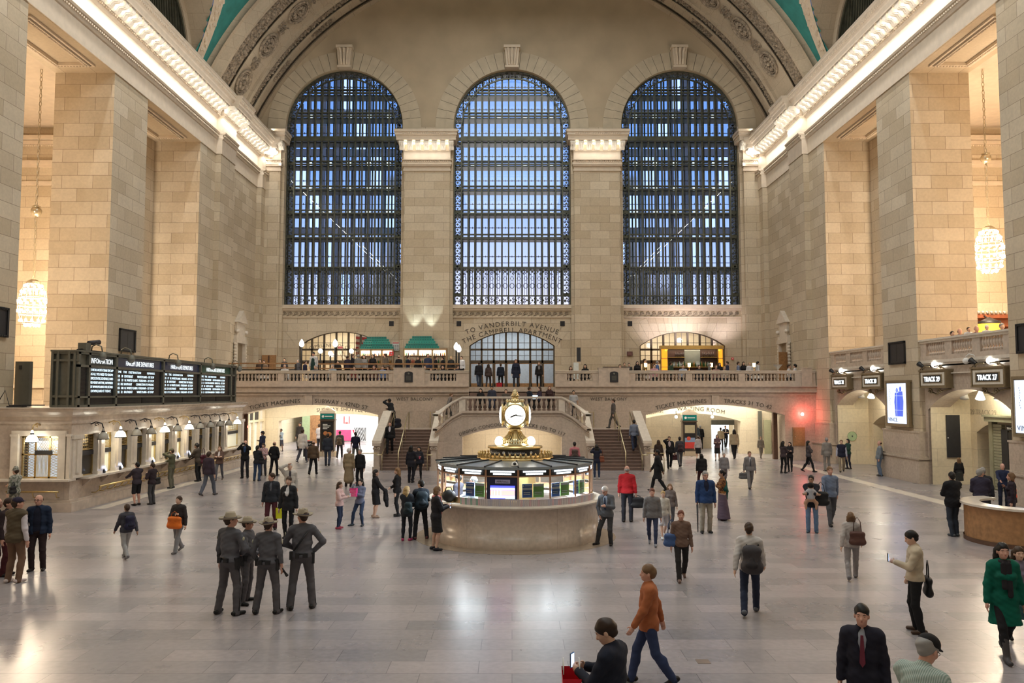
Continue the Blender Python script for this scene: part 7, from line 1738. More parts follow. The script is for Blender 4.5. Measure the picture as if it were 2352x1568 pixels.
 # hair
 if hair != 'none':
  F = Form()
  if hair == 'balding': F.egg(hd((0, -.03, 1.63)), (.082, .075, .06), .02, Rh).cut_egg(hd((0, .03, 1.72)), (.09, .1, .07), Rh)
  else:
   F.egg(hd((0, -.006, 1.668)), (.086, .103, .1), .02, Rh).limb(hd((0, -.05, 1.60)), hd((0, -.055, 1.64)), .055, .07, .03)
   if hair in ('long', 'longer'):
    L = 1.42 if hair == 'long' else 1.32
    for x in (-.055, 0, .055): F.chain([hd((x, -.05, 1.64)), hd((x * 1.2, -.065, 1.53)), hd((x * 1.3, -.085, L))], [.052, .048, .03], .03)
   elif hair == 'bob':
    for x in (-.06, 0, .06): F.limb(hd((x, -.03, 1.62)), hd((x * 1.15, -.03, 1.545)), .05, .045, .03)
   elif hair == 'pony': F.chain([hd((0, -.09, 1.66)), hd((0, -.13, 1.6)), hd((0, -.12, 1.45))], [.03, .034, .015], .03)
   elif hair == 'bun': F.egg(hd((0, -.115, 1.66)), (.05, .045, .05), .03)
   F.cut_egg(hd((0, .105, 1.60)), (.064, .072, .085), Rh).cut_egg(hd((0, .10, 1.50)), (.07, .09, .08), Rh)
  put('hair', F, fab(HR[hcol] if isinstance(hcol, str) else hcol, .5), .003 if near else 0)
 if beard: F = Form(); F.limb(hd((-.045, .05, 1.575)), hd((.045, .05, 1.575)), .03, .03, .02).limb(hd((0, .08, 1.55)), hd((0, .085, 1.56)), .03, .03, .03); F.cut_egg(hd((0, .115, 1.60)), (.03, .03, .04), Rh); put('beard', F, fab(HR[beard], .7))
 def loc_mesh(nm, mb, mt, par=root, smooth=True): return mb.build(nm, mt, par, smooth, local=True)
 def hm(mb):   # head-frame mesh to body frame
  for i, v in enumerate(mb.v): mb.v[i] = tuple(hd(v))
  return mb
 if dist < 38:
  m = MB(); [m.ball((q * .031, .086, 1.633), .012, 8, 6) for q in (1, -1)]; hm(m); ey = loc_mesh('eye', m, fab((.05, .035, .03), .2), body)
  m = MB(); [m.tube([(q * .016, .099, 1.655), (q * .033, .098, 1.66), (q * .05, .085, 1.655)], .005, 5) for q in (1, -1)]; hm(m); loc_mesh('eyebrow', m, fab(HR[hcol] if isinstance(hcol, str) else hcol, .7), body)
  m = MB(); m.tube([(-.022, .099, 1.578), (0, .109, 1.580), (.022, .099, 1.578)], [.003, .006, .003], 6); hm(m); loc_mesh('lips', m, fab((.36, .12, .10) if not fem else (.42, .07, .08), .4), body)
 if glasses:
  m = MB()
  for q in (1, -1): m.tube([(q * .033 + .022 * math.cos(t * PI / 5), .108, 1.633 + .016 * math.sin(t * PI / 5)) for t in range(10)], .0035, 4, closed=True); m.tube([(q * .055, .106, 1.636), (q * .08, .05, 1.636), (q * .08, .0, 1.632)], .003, 4)
  m.tube([(-.011, .11, 1.636), (.011, .11, 1.636)], .003, 4); hm(m); loc_mesh('glasses', m, BLACK)
 if hat == 'trooper':
  m = MB(); n = 32
  prof = [(.070, .075), (.085, .08), (.098, .055), (.104, -.03), (.108, -.045), (.14, -.05), (.175, -.04), (.188, -.022), (.190, -.016), (.17, -.03), (.12, -.038)]
  m.lathe([(.001, .085)] + prof, (0, 0, 0), n)
  for i, v in enumerate(m.v):
   a = math.atan2(v[1], v[0]); r = math.hypot(v[0], v[1]); x, y, z = v[0] * .93, v[1] * 1.06, v[2]
   if z > .0: k = (1 - .13 * abs(math.cos(2 * a))) if z < .07 else 1; x *= k * (1 - z * 2.6); y *= k * (1 - z * 1.0); z = z * .95 - (.022 if (abs(v[0]) < .03 and z > .07) else 0)
   if r > .13: z += .016 * abs(math.cos(a)) * 1.2 - .008
   m.v[i] = (x, y - .005, 1.70 + z)
  hm(m); ht = loc_mesh('hat', m, fab(hatcol or (.36, .31, .23), .9)); m = MB(); m.lathe([(.107, -.045), (.112, -.043), (.108, -.012), (.103, -.012)], (0, 0, 0), n)
  for i, v in enumerate(m.v): m.v[i] = (v[0] * .93, v[1] * 1.06 - .005, 1.70 + v[2])
  hm(m); loc_mesh('hat_band', m, fab((.03, .025, .045), .6), ht)
 elif hat in ('cap', 'soldier'):
  F = Form(); F.egg(hd((0, -.002, 1.685)), (.092, .108, .085), .02, Rh)
  if hat == 'soldier': F.limb(hd((0, 0, 1.68)), hd((0, 0, 1.74)), .095, .085, .02)
  F.limb(hd((-.045, .11, 1.672)), hd((.045, .11, 1.672)), .018, .018, .02, Rh, (1, 2.6, .5)); F.cut_egg(hd((0, .06, 1.58)), (.2, .24, .085), Rh); F.cut_egg(hd((0, 0, 1.60)), (.2, .13, .05), Rh)
  hb = put('cap', F, fab(hatcol or (.02, .02, .04), .8) if not isinstance(hatcol, bpy.types.Material) else hatcol)
 # extras that belong to the clothes
 for ex in extra:
  if ex == 'belt': m = MB(); m.lathe([(.125, -.025), (.135, -.02), (.135, .02), (.125, .025)], (0, 0, pz + .05), 28); [m.v.__setitem__(i, (v[0] * 1.2, v[1] * 1.0 * F_, v[2])) for i, v in enumerate(m.v)]; bl = loc_mesh('belt', m, BLACKM)
  if ex == 'gear':
   m = MB(); m.cbox((.19, -.02, pz - .03), (.06, .09, .2), 0, .1); m.cbox((.18, .06, pz + .02), (.05, .06, .1)); loc_mesh('holster', m, BLACK, bl, False); m = MB(); m.cbox((-.19, -.04, pz + .02), (.06, .08, .14)); m.cbox((-.08, -.155, pz + .03), (.07, .05, .08)); m.cbox((.06, -.155, pz + .03), (.09, .05, .07)); loc_mesh('pouch', m, BLACK, bl, False)
  if ex == 'stripe':
   for q in (1, -1):
    hip, kn, ank, fz, an = K[q]; o_ = A(q * .088, 0, 0); m = MB(); m.tube([tuple(hip + A(q * .092, 0, 0)), tuple(kn + A(q * .062, 0, 0)), tuple(ank + A(q * .058, 0, 0))], .012, 6); loc_mesh('trouser_stripe', m, BLACK)
  if ex == 'scarf': F = Form(); [F.limb(up((.075 * math.cos(t * PI / 5), .075 * math.sin(t * PI / 5), 1.475)), up((.075 * math.cos((t + 1) * PI / 5), .075 * math.sin((t + 1) * PI / 5), 1.475)), .032, .032, .02) for t in range(10)]; F.limb(up((.05, .12, 1.45)), up((.05, .165, 1.12)), .035, .04, .02, Rt, (1, .5, 1)); F.limb(up((-.04, .12, 1.45)), up((-.03, .165, 1.0)), .035, .04, .02, Rt, (1, .5, 1)); put('scarf', F, fab(extra[-1]))
  if ex == 'tie': m = MB(); m.add([tuple(up(p)) for p in ((-.016, .135, 1.43), (.016, .135, 1.43), (.032, .165, 1.12), (0, .165, 1.07), (-.032, .165, 1.12), (-.016, .125, 1.43), (.016, .125, 1.43), (.032, .155, 1.12), (0, .155, 1.07), (-.032, .155, 1.12))], [(0, 1, 2, 3, 4), (9, 8, 7, 6, 5), (0, 5, 6, 1), (1, 6, 7, 2), (4, 9, 5, 0)]); loc_mesh('tie', m, fab(extra[-1]), smooth=False)
  if ex == 'patch':
   for q in (1, -1): sh, e, w, nm = J[q]; c = sh * .7 + e * .3 + (Rt @ A(q * .075, 0, 0)); m = MB(); m.ball(tuple(c), .03, 8, 6, (.3, 1, 1.2)); loc_mesh('patch', m, fab((.5, .48, .35)))
  if ex == 'strapline': m = MB(); m.tube([tuple(up(p)) for p in ((.10, -.13, 1.38), (.0, -.175, 1.25), (-.14, -.13, 1.05))], .016, 6); loc_mesh('cross_strap', m, BLACK)
  if ex == 'apron': F = Form(); F.limb(up((0, .06, 1.3)), up((0, .07, 1.0)), .1, .125, .04, Rt, (1.1, .9, 1)).limb(pel + A(0, .06, 0), pel + A(0, .08, -.32), .13, .14, .04, None, (1.15, .8, 1)); F.cut_below(pz - .35); put('apron', F, fab((.02, .05, .045)))
 def world(p): M = Matrix.Translation(Vector(loc)) @ Matrix.Rotation(-math.radians(face), 4, 'Z') @ Matrix.Scale(S, 4); return M @ Vector([float(x) for x in p])
 root_info = dict(root=root, J=J, K=K, up=up, hd=hd, world=world, S=S, pz=pz, face=face, Rt=Rt, loc=loc)
 return root_info
# ---- things people carry (each a thing of its own)
def carry(info, name, label, cat, local_pt, build, rz=0.0):
 w = info['world'](local_pt); r = thing(name, label, cat, tuple(w), -math.radians(info['face']) + rz); r.scale = (info['S'],) * 3
 build(r); return r
def lb(r, nm, mb, mt, smooth=True): return mb.build(nm, mt, r, smooth, local=True)
def f_backpack(col, w=.30, hh=.44, d=.17, strap=True):
 def b(r):
  F = Form(); F.limb((-w * .25, 0, -hh * .3), (w * .25, 0, -hh * .3), d * .55, d * .55, .08).limb((-w * .22, 0, hh * .28), (w * .22, 0, hh * .28), d * .45, d * .45, .12).limb((0, 0, -hh * .3), (0, 0, hh * .25), d * .6, d * .5, .1, None, (1.3, 1, 1)); form_obj('body', F, fab(col, .7), r, .018, .002)
  F = Form(); F.limb((-w * .18, -d * .5, -hh * .2), (w * .18, -d * .5, -hh * .2), d * .3, d * .3, .05).limb((0, -d * .5, -hh * .2), (0, -d * .45, 0), d * .33, d * .25, .06); form_obj('pocket', F, fab([c * .6 for c in col], .7), r, .018)
  m = MB()
  for q in (1, -1): m.tube([(q * .09, .05, hh * .42), (q * .11, .14, hh * .47), (q * .13, .30, hh * .3), (q * .14, .28, -hh * .1), (q * .12, .12, -hh * .35)], .014, 6)
  lb(r, 'strap', m, fab([c * .5 for c in col], .7))
 return b
def f_bag(col, w=.3, hh=.24, d=.1, drop=.25, rough=.5):
 def b(r):
  F = Form(); F.limb((-w * .36, 0, -hh * .32), (w * .36, 0, -hh * .32), d * .5, d * .5, .04).limb((-w * .34, 0, hh * .32), (w * .34, 0, hh * .32), d * .38, d * .38, .06).limb((0, 0, -hh * .3), (0, 0, hh * .3), d * .5, d * .45, .06, None, (w / d * 1.1, 1, 1)); form_obj('body', F, fab(col, rough), r, .014 if w < .5 else .02, .0015)
  m = MB(); m.tube([(-w * .28, 0, hh * .4), (-w * .22, 0, hh * .4 + drop * .7), (0, 0, hh * .4 + drop), (w * .22, 0, hh * .4 + drop * .7), (w * .28, 0, hh * .4)], .011, 6); lb(r, 'handle', m, fab([c * .7 for c in col], rough))
 return b
def f_paper(col, w=.26, hh=.32, d=.11, dots=None):
 def b(r):
  m = MB(); m.v = [(-w/2, -d/2, -hh/2), (w/2, -d/2, -hh/2), (w/2, d/2, -hh/2), (-w/2, d/2, -hh/2), (-w/2*1.06, -d/2*1.15, hh/2), (w/2*1.06, -d/2*1.15, hh/2), (w/2*1.06, d/2*1.15, hh/2), (-w/2*1.06, d/2*1.15, hh/2)]; m.f = [(3,2,1,0), (0,1,5,4), (1,2,6,5), (2,3,7,6), (3,0,4,7)]; m.m = [0] * 5; o = lb(r, 'body', m, fab(col, .5), False)
  m = MB()
  for y in (-d * .5, d * .5): m.tube([(-w * .2, y, hh / 2), (-w * .15, y, hh / 2 + .13), (w * .15, y, hh / 2 + .13), (w * .2, y, hh / 2)], .006, 5)
  lb(r, 'handle', m, WHITE)
  if dots:
   m = MB()
   for i in range(5):
    for j in range(6):
     for sy in (-1, 1): m.ball((-w * .4 + i * w * .2 + (j % 2) * .02, sy * (d * .53 + .002), -hh * .42 + j * hh * .16), .011, 6, 4, (1, .2, 1))
   lb(r, 'dots', m, WHITE)
 return b
def f_phone(glow=True, col=(.03, .03, .035)):
 def b(r):
  m = MB(); m.cbox((0, 0, 0), (.075, .012, .145)); lb(r, 'body', m, fab(col, .3), False); m = MB(); m.cbox((0, -.0075, 0), (.065, .003, .125)); lb(r, 'screen', m, emis('phone_glow', (.45, .65, 1.0), 1.5) if 'phone_glow' not in bpy.data.materials else bpy.data.materials['phone_glow'], False)
 return b
def held(info, q, off=(0, 0, 0)):
 sh, e, w, nm = info['J'][q]; d = nrm(w - e); return w + d * .09 + A(*off)
# ================================================================== WHO STANDS WHERE
BK = (.012, .012, .014); NV = (.012, .016, .035); CH = (.035, .036, .04); GY = (.16, .16, .17); JE = (.035, .06, .12); KH = (.36, .29, .19)
def P(label, px, py, ph, face, zf=0.0, lie=1.0, **k):
 loc = atZ(px, py, zf); H = k.pop('H', None)
 if H is None: H = (atY(px, ph, loc[1])[2] - zf) / (1.012 if k.get('hat') != 'trooper' else 1.045) * lie
 return person(label, (loc[0], loc[1], zf), max(1.35, min(2.0, H)), face, **k)
# --- troopers
TR = dict(top=(.105, .105, .12), topkind='shirt', bcol=(.095, .09, .10), hat='trooper', hem=.92, legs='wide', extra=('belt', 'gear', 'stripe', 'patch'), hcol='brown', fat=1.12, shoes=(.01, .01, .01), sk='r')
t = P('state trooper in grey uniform and tan broad hat, leftmost of the four, seen from behind', 525, 1410, 1168, 25, hyaw=.7, arms=('belt', 'down'), **TR)
t = P('state trooper half hidden behind the leftmost trooper, hands clasped in front', 565, 1385, 1180, 95, arms=('clasp', 'clasp'), **{**TR, 'fat': 1.3})
t = P('state trooper in the middle holding a black flashlight in his right hand', 613, 1408, 1180, 5, arms=('down', 'pocket'), hyaw=.1, **{**TR, 'extra': ('belt', 'gear', 'stripe', 'patch')})
p = held(t, 1); carry(t, 'flashlight', 'black flashlight held by the middle trooper', 'flashlight', p, lambda r: (lb(r, 'barrel', MB().tube([(0, -.02, .05), (.05, .04, -.06)], .02, 10), BLACK), lb(r, 'head', MB().tube([(.05, .04, -.06), (.075, .065, -.11)], [.022, .03], 10), BLACKM)))
t = P('state trooper rightmost of the four, head turned left and leaning slightly', 692, 1397, 1160, -12, hyaw=-.6, arms=('hip', 'belt'), **{**TR, 'extra': ('belt', 'gear', 'stripe', 'patch', 'strapline')})
# --- left edge group
P('man in olive quilted vest and dark cap with his back turned, left edge', 33, 1337, 1140, 15, top=(.62, .58, .62), topkind='shirt', vest=(.10, .075, .045), bcol=(.17, .10, .065), hat='cap', hatcol=(.02, .015, .035), hyaw=.6, shoes=(.5, .42, .4), legs='stand', fat=1.2, sk='r')
P('bald man with glasses in an open blue jacket at the left edge', 84, 1311, 1134, 165, top=(.012, .022, .05), open_=.10, inner=(.012, .014, .03), bcol=(.03, .018, .02), hair='balding', hcol='brown', glasses=True, arms=('pocket', 'down'), sk='r', hyaw=.3, fat=1.15)
P('man in maroon trousers and brown hat hidden behind the man in the olive vest', 14, 1322, 1142, 90, top=(.03, .018, .02), bcol=(.06, .012, .016), hat='cap', hatcol=(.04, .025, .02), sk='r')
P('bald man cut by the left picture edge beside the quilted vest', -14, 1322, 1141, 60, top=(.02, .018, .02), bcol=(.05, .012, .014), hair='balding', sk='r')
s = P('soldier in grey camouflage uniform and field cap at the end ticket window', 32, 1188, 1073, 285, topmat=fab((.32, .32, .28), .9, 'camo', (.13, .14, .11), 14), botmat=fab((.32, .32, .28), .9, 'camo', (.13, .14, .11), 14), hat='soldier', hatcol=fab((.32, .32, .28), .9, 'camo', (.13, .14, .11), 14), arms=('counter', 'down'), shoes=(.2, .15, .1))
carry(s, 'pouch_bag', 'black pouch bag on the hip of the camouflage soldier', 'bag', s['up']((-.2, -.12, 1.0)), f_bag(BK, .2, .24, .12, .18))
# --- walkers on the left
s = P('person with a navy backpack walking towards the ticket office, pale trousers', 288, 1282, 1163, 310, top=(.06, .06, .075), bcol=(.36, .36, .36), legs='walk', arms=('back', 'fwd'), sk='t', shoes=(.2, .19, .2))
carry(s, 'backpack', 'navy backpack on the walker nearest the ticket office corner', 'backpack', s['up']((0, -.23, 1.2)), f_backpack((.02, .02, .05)))
s = P('person in a dark top with a big orange bag walking past the ticket office', 408, 1268, 1136, 195, top=(.035, .03, .03), bcol=(.24, .24, .25), legs='walk2', arms=('chest', 'bag'), sk='p', shoes=(.12, .11, .11))
carry(s, 'tote_bag', 'big orange bag carried in front of the walker by the ticket office', 'bag', s['up']((-.04, .24, .98)), f_bag((.75, .17, .02), .46, .34, .16, .2))
P('person in shorts and dark jacket standing at the ticket counter, left of a pair', 313, 1160, 1060, 300, top=(.045, .035, .045), bottom='shorts', bcol=(.015, .015, .018), arms=('counter', 'counter'), hcol='black', sk='r')
s = P('person in a black jacket with a bag at the ticket counter, right of the pair', 348, 1158, 1062, 285, top=(.03, .02, .025), bcol=(.06, .06, .065), arms=('counter', 'strap'), hcol='brown')
carry(s, 'shoulder_bag', 'black bag on the hip of the person in a dark jacket at the counter', 'bag', s['up']((.22, -.08, .98)), f_bag(BK, .32, .28, .12, .3))
P('man in olive uniform and cap on the phone leaning at the ticket counter', 393, 1121, 1029, 275, top=(.085, .085, .05), topkind='shirt', bcol=(.13, .125, .09), hat='cap', hatcol=(.07, .07, .045), arms=('counter', 'ear'), legs='stand', shoes=BK, extra=('belt',), sk='t', hpitch=.2)
s = P('man in a brown coat reaching over the ticket counter with a maroon bag', 455, 1105, 1016, 280, top=(.055, .042, .032), hem=.70, bcol=BK, arms=('counter', 'counter'), lean=.18, sk='b', hcol='black')
carry(s, 'shoulder_bag', 'large maroon shoulder bag of the man in the brown coat', 'bag', s['up']((.18, -.14, .98)), f_bag((.07, .01, .02), .42, .4, .16, .35))
P('person in dark blue trousers walking away behind the man at the counter', 478, 1138, 1035, 20, top=(.05, .035, .05), bcol=(.10, .11, .14), legs='walk', shoes=(.1, .08, .07), H=1.78)
P('fair haired woman in a brown jacket and white blouse walking along the counter', 503, 1103, 1022, 175, fem=True, hair='long', hcol='lbrown', top=(.12, .07, .055), open_=.05, inner=(.65, .6, .6), bottom='slim', bcol=(.10, .10, .12), arms=('chest', 'chest'), legs='walk', shoes=(.1, .08, .07))
# --- group by the passage
s = P('man in a black jacket and blue shirt taking a picture with both hands raised', 562, 1098, 1010, 175, top=BK, open_=.075, inner=(.05, .09, .2), bcol=(.02, .02, .024), hair='balding', arms=('photo', 'photo'), glasses=True, sk='r', legs='stand')
carry(s, 'camera', 'small dark camera held up by the man in the black jacket', 'camera', s['up']((0, .36, 1.62)), lambda r: (lb(r, 'body', MB().cbox((0, 0, 0), (.15, .04, .09)), BLACK, False), lb(r, 'lens', MB().tube([(0, .02, 0), (0, .07, 0)], .03, 10), BLACKM)))
s = P('dark haired woman in a black jacket and blue jeans seen from behind', 590, 1104, 1022, 10, fem=True, hair='pony', hcol='black', top=(.02, .02, .024), bcol=JE, legs='stand', arms=('chest', 'chest'), shoes=BK)
carry(s, 'shoulder_bag', 'black handbag of the woman in jeans beside the plaid shirt', 'bag', s['up']((.2, -.02, 1.0)), f_bag(BK, .3, .3, .12, .4))
P('man in a red and white plaid shirt standing behind the woman in jeans', 604, 1092, 1016, 180, topkind='shirt', topmat=fab((.42, .17, .17), .9, 'plaid', (.62, .52, .52), 17), bcol=(.05, .05, .055), arms=('phone', 'phone'), sk='p', hpitch=.4)
P('man all in black seen from behind at the right of the group by the passage', 629, 1092, 1013, 15, top=BK, bcol=BK, arms=('pocket', 'pocket'), hair='balding', legs='wide', sk='r')
P('man in a navy cap and jacket looking left behind the man taking a picture', 602, 1062, 989, 285, top=(.02, .025, .055), bcol=BK, hat='cap', hatcol=NV, arms=('chest', 'pocket'), sk='p')
P('woman in a pale blue blouse and dark skirt standing by the bright side wall', 645, 1036, 984, 200, fem=True, top=(.30, .38, .48), topkind='shirt', bottom='skirt', bcol=(.05, .05, .07), skirt_hem=.42, arms=('chest', 'chest'), sk='b', hcol='black', hair='bun')
P('stooping white haired person in a pale sweater with arm bent behind the woman in leather', 664, 1178, 1062, 160, top=(.50, .47, .43), topkind='jacket', open_=.05, inner=(.05, .04, .05), bcol=(.02, .02, .025), hair='short', hcol='white', arms=('head', 'down'))
s = P('man in a black jacket and maroon trousers carrying a yellow bag', 622, 1216, 1085, 175, top=(.025, .028, .036), open_=.045, inner=(.12, .12, .14), bcol=(.085, .022, .03), hcol='brown', hyaw=.8, arms=('down', 'down'), sk='r', legs='stand')
carry(s, 'shopping_bag', 'yellow plastic bag in the hand of the man in maroon trousers', 'bag', held(s, -1, (0, 0, -.26)), f_paper((.6, .6, .02), .2, .34, .1))
P('young woman in a black leather jacket and white top walking towards the viewer', 661, 1236, 1093, 182, fem=True, hair='pony', hcol='brown', top=(.02, .02, .023), topkind='jacket', open_=.06, inner=(.68, .66, .66), bottom='boots', bcol=BK, shoes=(.015, .015, .015), arms=('down', 'down'), legs='close', hem=.80)
# --- middle left, towards the passage
s = P('walker in a brown jacket seen from behind before the left kiosk', 719, 1090, 1010, 5, top=(.10, .065, .04), bcol=BK, legs='walk', arms=('bag', 'bag'), hair='balding', sk='r', fat=1.2)
P('person in a pale cream coat walking in the left passage', 694, 1062, 982, 20, top=(.66, .62, .58), topkind='coat', hem=.75, bcol=(.06, .06, .08), legs='walk', shoes=(.5, .5, .5))
P('person in a dark jacket beside the pale green wall in the left passage', 688, 1034, 958, 200, top=(.05, .045, .045), bcol=BK, legs='stand')
P('person in a striped white top left of the brown kiosk', 733, 1040, 965, 30, topmat=fab((.6, .58, .6), .9, 'stripe', (.25, .22, .25), 8), topkind='shirt', bcol=(.03, .03, .04), sleeve='short')
P('tall dark figure walking in front of the left kiosk', 752, 1070, 983, 350, top=(.03, .035, .05), bcol=(.05, .06, .09), legs='walk2', H=1.85)
s = P('person in a grey jacket with a tan bag walking right of the left kiosk', 780, 1052, 986, 0, top=(.12, .12, .12), bcol=(.05, .05, .06), legs='walk', H=1.74)
carry(s, 'backpack', 'tan rucksack on the person right of the left kiosk', 'backpack', s['up']((0, -.22, 1.12)), f_backpack((.17, .12, .08)))
P('man in a black shirt walking into the bright left passage', 816, 1062, 990, 0, top=(.012, .012, .03), topkind='shirt', sleeve='short', bcol=(.11, .11, .1), legs='walk', sk='b', hcol='black')
P('white haired man in a long tan trench coat seen from behind', 801, 1117, 1028, 15, top=(.27, .205, .125), topkind='coat', hem=.32, bcol=(.05, .04, .035), hcol='white', legs='stand', hyaw=.6, sk='r', fat=1.25, arms=('down', 'down'))
P('man in a black suit hidden beside the man in the tan trench coat', 826, 1117, 1030, 200, top=BK, bcol=BK, hcol='grey', sk='r')
s = P('girl in a pale pink jacket and dark jeans photographing with a phone', 779, 1214, 1105, 100, fem=True, hair='longer', hcol='brown', top=(.62, .42, .40), bcol=(.025, .035, .07), bottom='slim', arms=('phone', 'phone'), shoes=(.35, .05, .09), legs='stand', sk='p')
carry(s, 'phone', 'white phone in the hands of the girl in the pink jacket', 'phone', s['up']((0, .42, 1.27)), f_phone(col=(.6, .6, .62)))
s = P('young woman in a grey blue top and jeans with a pink bag taking a selfie', 826, 1208, 1097, 200, fem=True, hair='longer', hcol='black', top=(.15, .17, .25), topkind='shirt', sleeve='long', bottom='slim', bcol=(.03, .05, .10), arms=('photo', 'chest'), legs='lunge', shoes=(.03, .04, .05), sk='p', lean=-.05)
carry(s, 'gift_bag', 'bright pink gift bag with white dots held by the young woman in jeans', 'bag', s['up']((.12, .26, 1.28)), f_paper((.85, .07, .28), .25, .3, .12, True))
carry(s, 'phone', 'dark phone raised by the young woman with the pink dotted bag', 'phone', s['up']((-.05, .36, 1.6)), f_phone())
s = P('dark haired woman in a black dress and bare legs with a coat over her arm', 862, 1188, 1077, 80, fem=True, hair='longer', hcol='black', top=(.014, .014, .017), topkind='jacket', bottom='skirt', bcol=BK, arms=('lap', 'lap'), shoes=(.32, .22, .16), skirt_hem=.48)
carry(s, 'coat', 'black coat hanging over the arm of the woman in the black dress', 'coat', s['up']((.05, .36, .78)), lambda r: form_obj('cloth', Form().limb((0, 0, .18), (0, .02, -.1), .10, .12, .05, None, (1.2, .8, 1)).limb((.04, .02, -.1), (.03, .06, -.32), .11, .09, .05, None, (1.2, .7, 1)), fab(BK), r, .016, .004))
P('woman with long wavy light brown hair in a black blazer facing left', 912, 1185, 1073, 270, fem=True, hair='longer', hcol=(.20, .11, .05), top=BK, open_=.045, inner=(.6, .55, .52), bcol=BK, bottom='slim', arms=('clasp', 'down'), shoes=BK)
P('long haired woman in black at the foot of the left stairs, back half turned', 944, 1108, 1022, 20, fem=True, hair='longer', hcol='black', top=(.015, .015, .022), bcol=(.012, .012, .018), arms=('phone', 'down'), legs='close', hem=.75)
s = P('dark haired woman in a black leather jacket posing beside her friend at the left stairs', 962, 1101, 1023, 190, fem=True, hair='longer', hcol='black', top=(.02, .02, .028), bcol=BK, bottom='slim', arms=('chest', 'down'), legs='lunge', sk='t')
carry(s, 'phone', 'small pink phone held between the two women at the left stairs', 'phone', s['up']((-.12, .3, 1.2)), f_phone(col=(.5, .1, .15)))
s = P('blonde woman in a dark puffer jacket and pink shoes with her back turned', 934, 1241, 1115, 10, fem=True, hair='longer', hcol='blond', top=(.018, .02, .026), topkind='puffy', hem=.78, bcol=(.018, .02, .028), bottom='slim', shoes=(.42, .05, .14), arms=('chest', 'around'), hyaw=.5)
carry(s, 'backpack', 'small dark teal backpack hanging from the blonde woman', 'backpack', s['up']((.12, -.26, 1.1)), f_backpack((.015, .03, .036), .24, .34, .14))
s = P('dark haired man in navy with a big backpack standing beside the blonde woman', 966, 1237, 1101, 345, top=(.015, .022, .034), bcol=(.022, .024, .03), hcol='black', hyaw=-.7, arms=('phone', 'phone'), legs='wide', shoes=(.12, .04, .04))
carry(s, 'backpack', 'large dark blue backpack on the man beside the blonde woman', 'backpack', s['up']((0, -.24, 1.2)), f_backpack((.015, .028, .04), .34, .5, .2))
s = P('woman with a pink scarf, black jacket and skirt reading her phone by the booth', 1001, 1263, 1115, 70, fem=True, hair='bob', hcol='lbrown', top=(.018, .017, .022), topkind='jacket', hem=.84, bottom='skirt', bcol=(.018, .018, .02), arms=('phone', 'phone'), hpitch=.3, shoes=(.012, .012, .02), skirt_hem=.5, extra=('scarf', (.72, .27, .27)), sk='p', hyaw=-.15)
carry(s, 'phone', 'phone in the hands of the woman with the pink scarf', 'phone', s['up']((0, .42, 1.2)), f_phone())
# --- stairs and landing
def Pst(label, px, Y, z, face, H, **k): return person(label, ((px - 1176) / F * Y, Y, z), H, face, **k)
Pst('man in a white striped polo shirt standing on the upper flight at the right', 1317, 48.3, 2.45, 180, 1.82, topmat=fab((.5, .5, .5), .9, 'stripe', (.32, .33, .36), 5), topkind='shirt', sleeve='short', bcol=(.05, .05, .06), sk='t', hcol='black')
s = Pst('person in a blue checked shirt and jeans climbing the right stairs', 1455, 45.0, .9, 0, 1.75, topmat=fab((.14, .17, .25), .9, 'stripe_v', (.22, .25, .32), 12), topkind='shirt', bcol=(.03, .04, .075), legs='walk', hcol='black')
Pst('man in a dark suit with a white scarf coming down the left stairs', 897, 44.6, .77, 180, 1.8, top=BK, open_=.07, inner=(.55, .5, .55), bcol=BK, legs='walk', sk='r', hcol='brown')
s = Pst('man in a black coat leaning at the top of the left stairs', 902, 47.75, 2.0, 300, 1.82, top=(.014, .015, .018), topkind='coat', hem=.6, bcol=BK, lean=.35, arms=('chest', 'head'), sk='b', hcol='black')
carry(s, 'duffel_bag', 'dark duffel bag beside the man leaning at the top of the left stairs', 'bag', (.30, -.1, .33), f_bag((.012, .013, .025), .55, .42, .3, .1))
Pst('stooping person in grey going up the upper flight at the left', 1030, 48.6, 2.45, 90, 1.72, top=(.2, .18, .17), bcol=(.05, .05, .05), lean=.3, legs='walk', hcol='lbrown')
Pst('person in dark grey walking along the right landing below the lettering', 1408, 48.6, 2.0, 270, 1.78, top=(.10, .09, .085), bcol=(.09, .085, .08), legs='walk', hcol='brown')
# --- people by the upper doorway
for lab, px, Y, z, face, k in (
 ('person in a black jacket and jeans walking to the doors at the left', 1100, 55.5, 4.5, 350, dict(top=(.015, .015, .02), bcol=(.04, .055, .09), legs='walk', H=1.80)),
 ('person in a brown patterned coat near the doors, second from the left', 1122, 56.5, 4.5, 10, dict(top=(.08, .055, .05), bcol=(.06, .05, .05), legs='walk', fem=True, hair='long', H=1.68)),
 ('person in black with a red bag by the middle doors', 1150, 58.4, 4.5, 0, dict(top=(.015, .02, .035), bcol=BK, H=1.76)),
 ('tall person in a navy coat standing in the centre of the upper steps', 1185, 54.0, 4.5, 180, dict(top=(.018, .022, .045), topkind='coat', hem=.6, bcol=(.05, .055, .07), fem=True, hair='long', hcol='red', H=1.86)),
 ('person in a black coat and grey top at the right doors', 1238, 55.0, 4.5, 180, dict(top=(.02, .018, .02), open_=.06, inner=(.25, .23, .23), bottom='slim', bcol=BK, fem=True, hair='long', hcol='lbrown', H=1.74))):
 Pst(lab, px, Y, z, face, k.pop('H'), **k)
carryb = MB(); o = thing('shopping_bag', 'red bag beside the person in black at the middle doors', 'bag', ((1147 - 1176) / F * 57.9, 57.9, 4.68)); f_paper((.45, .02, .03), .4, .36, .15)(o)
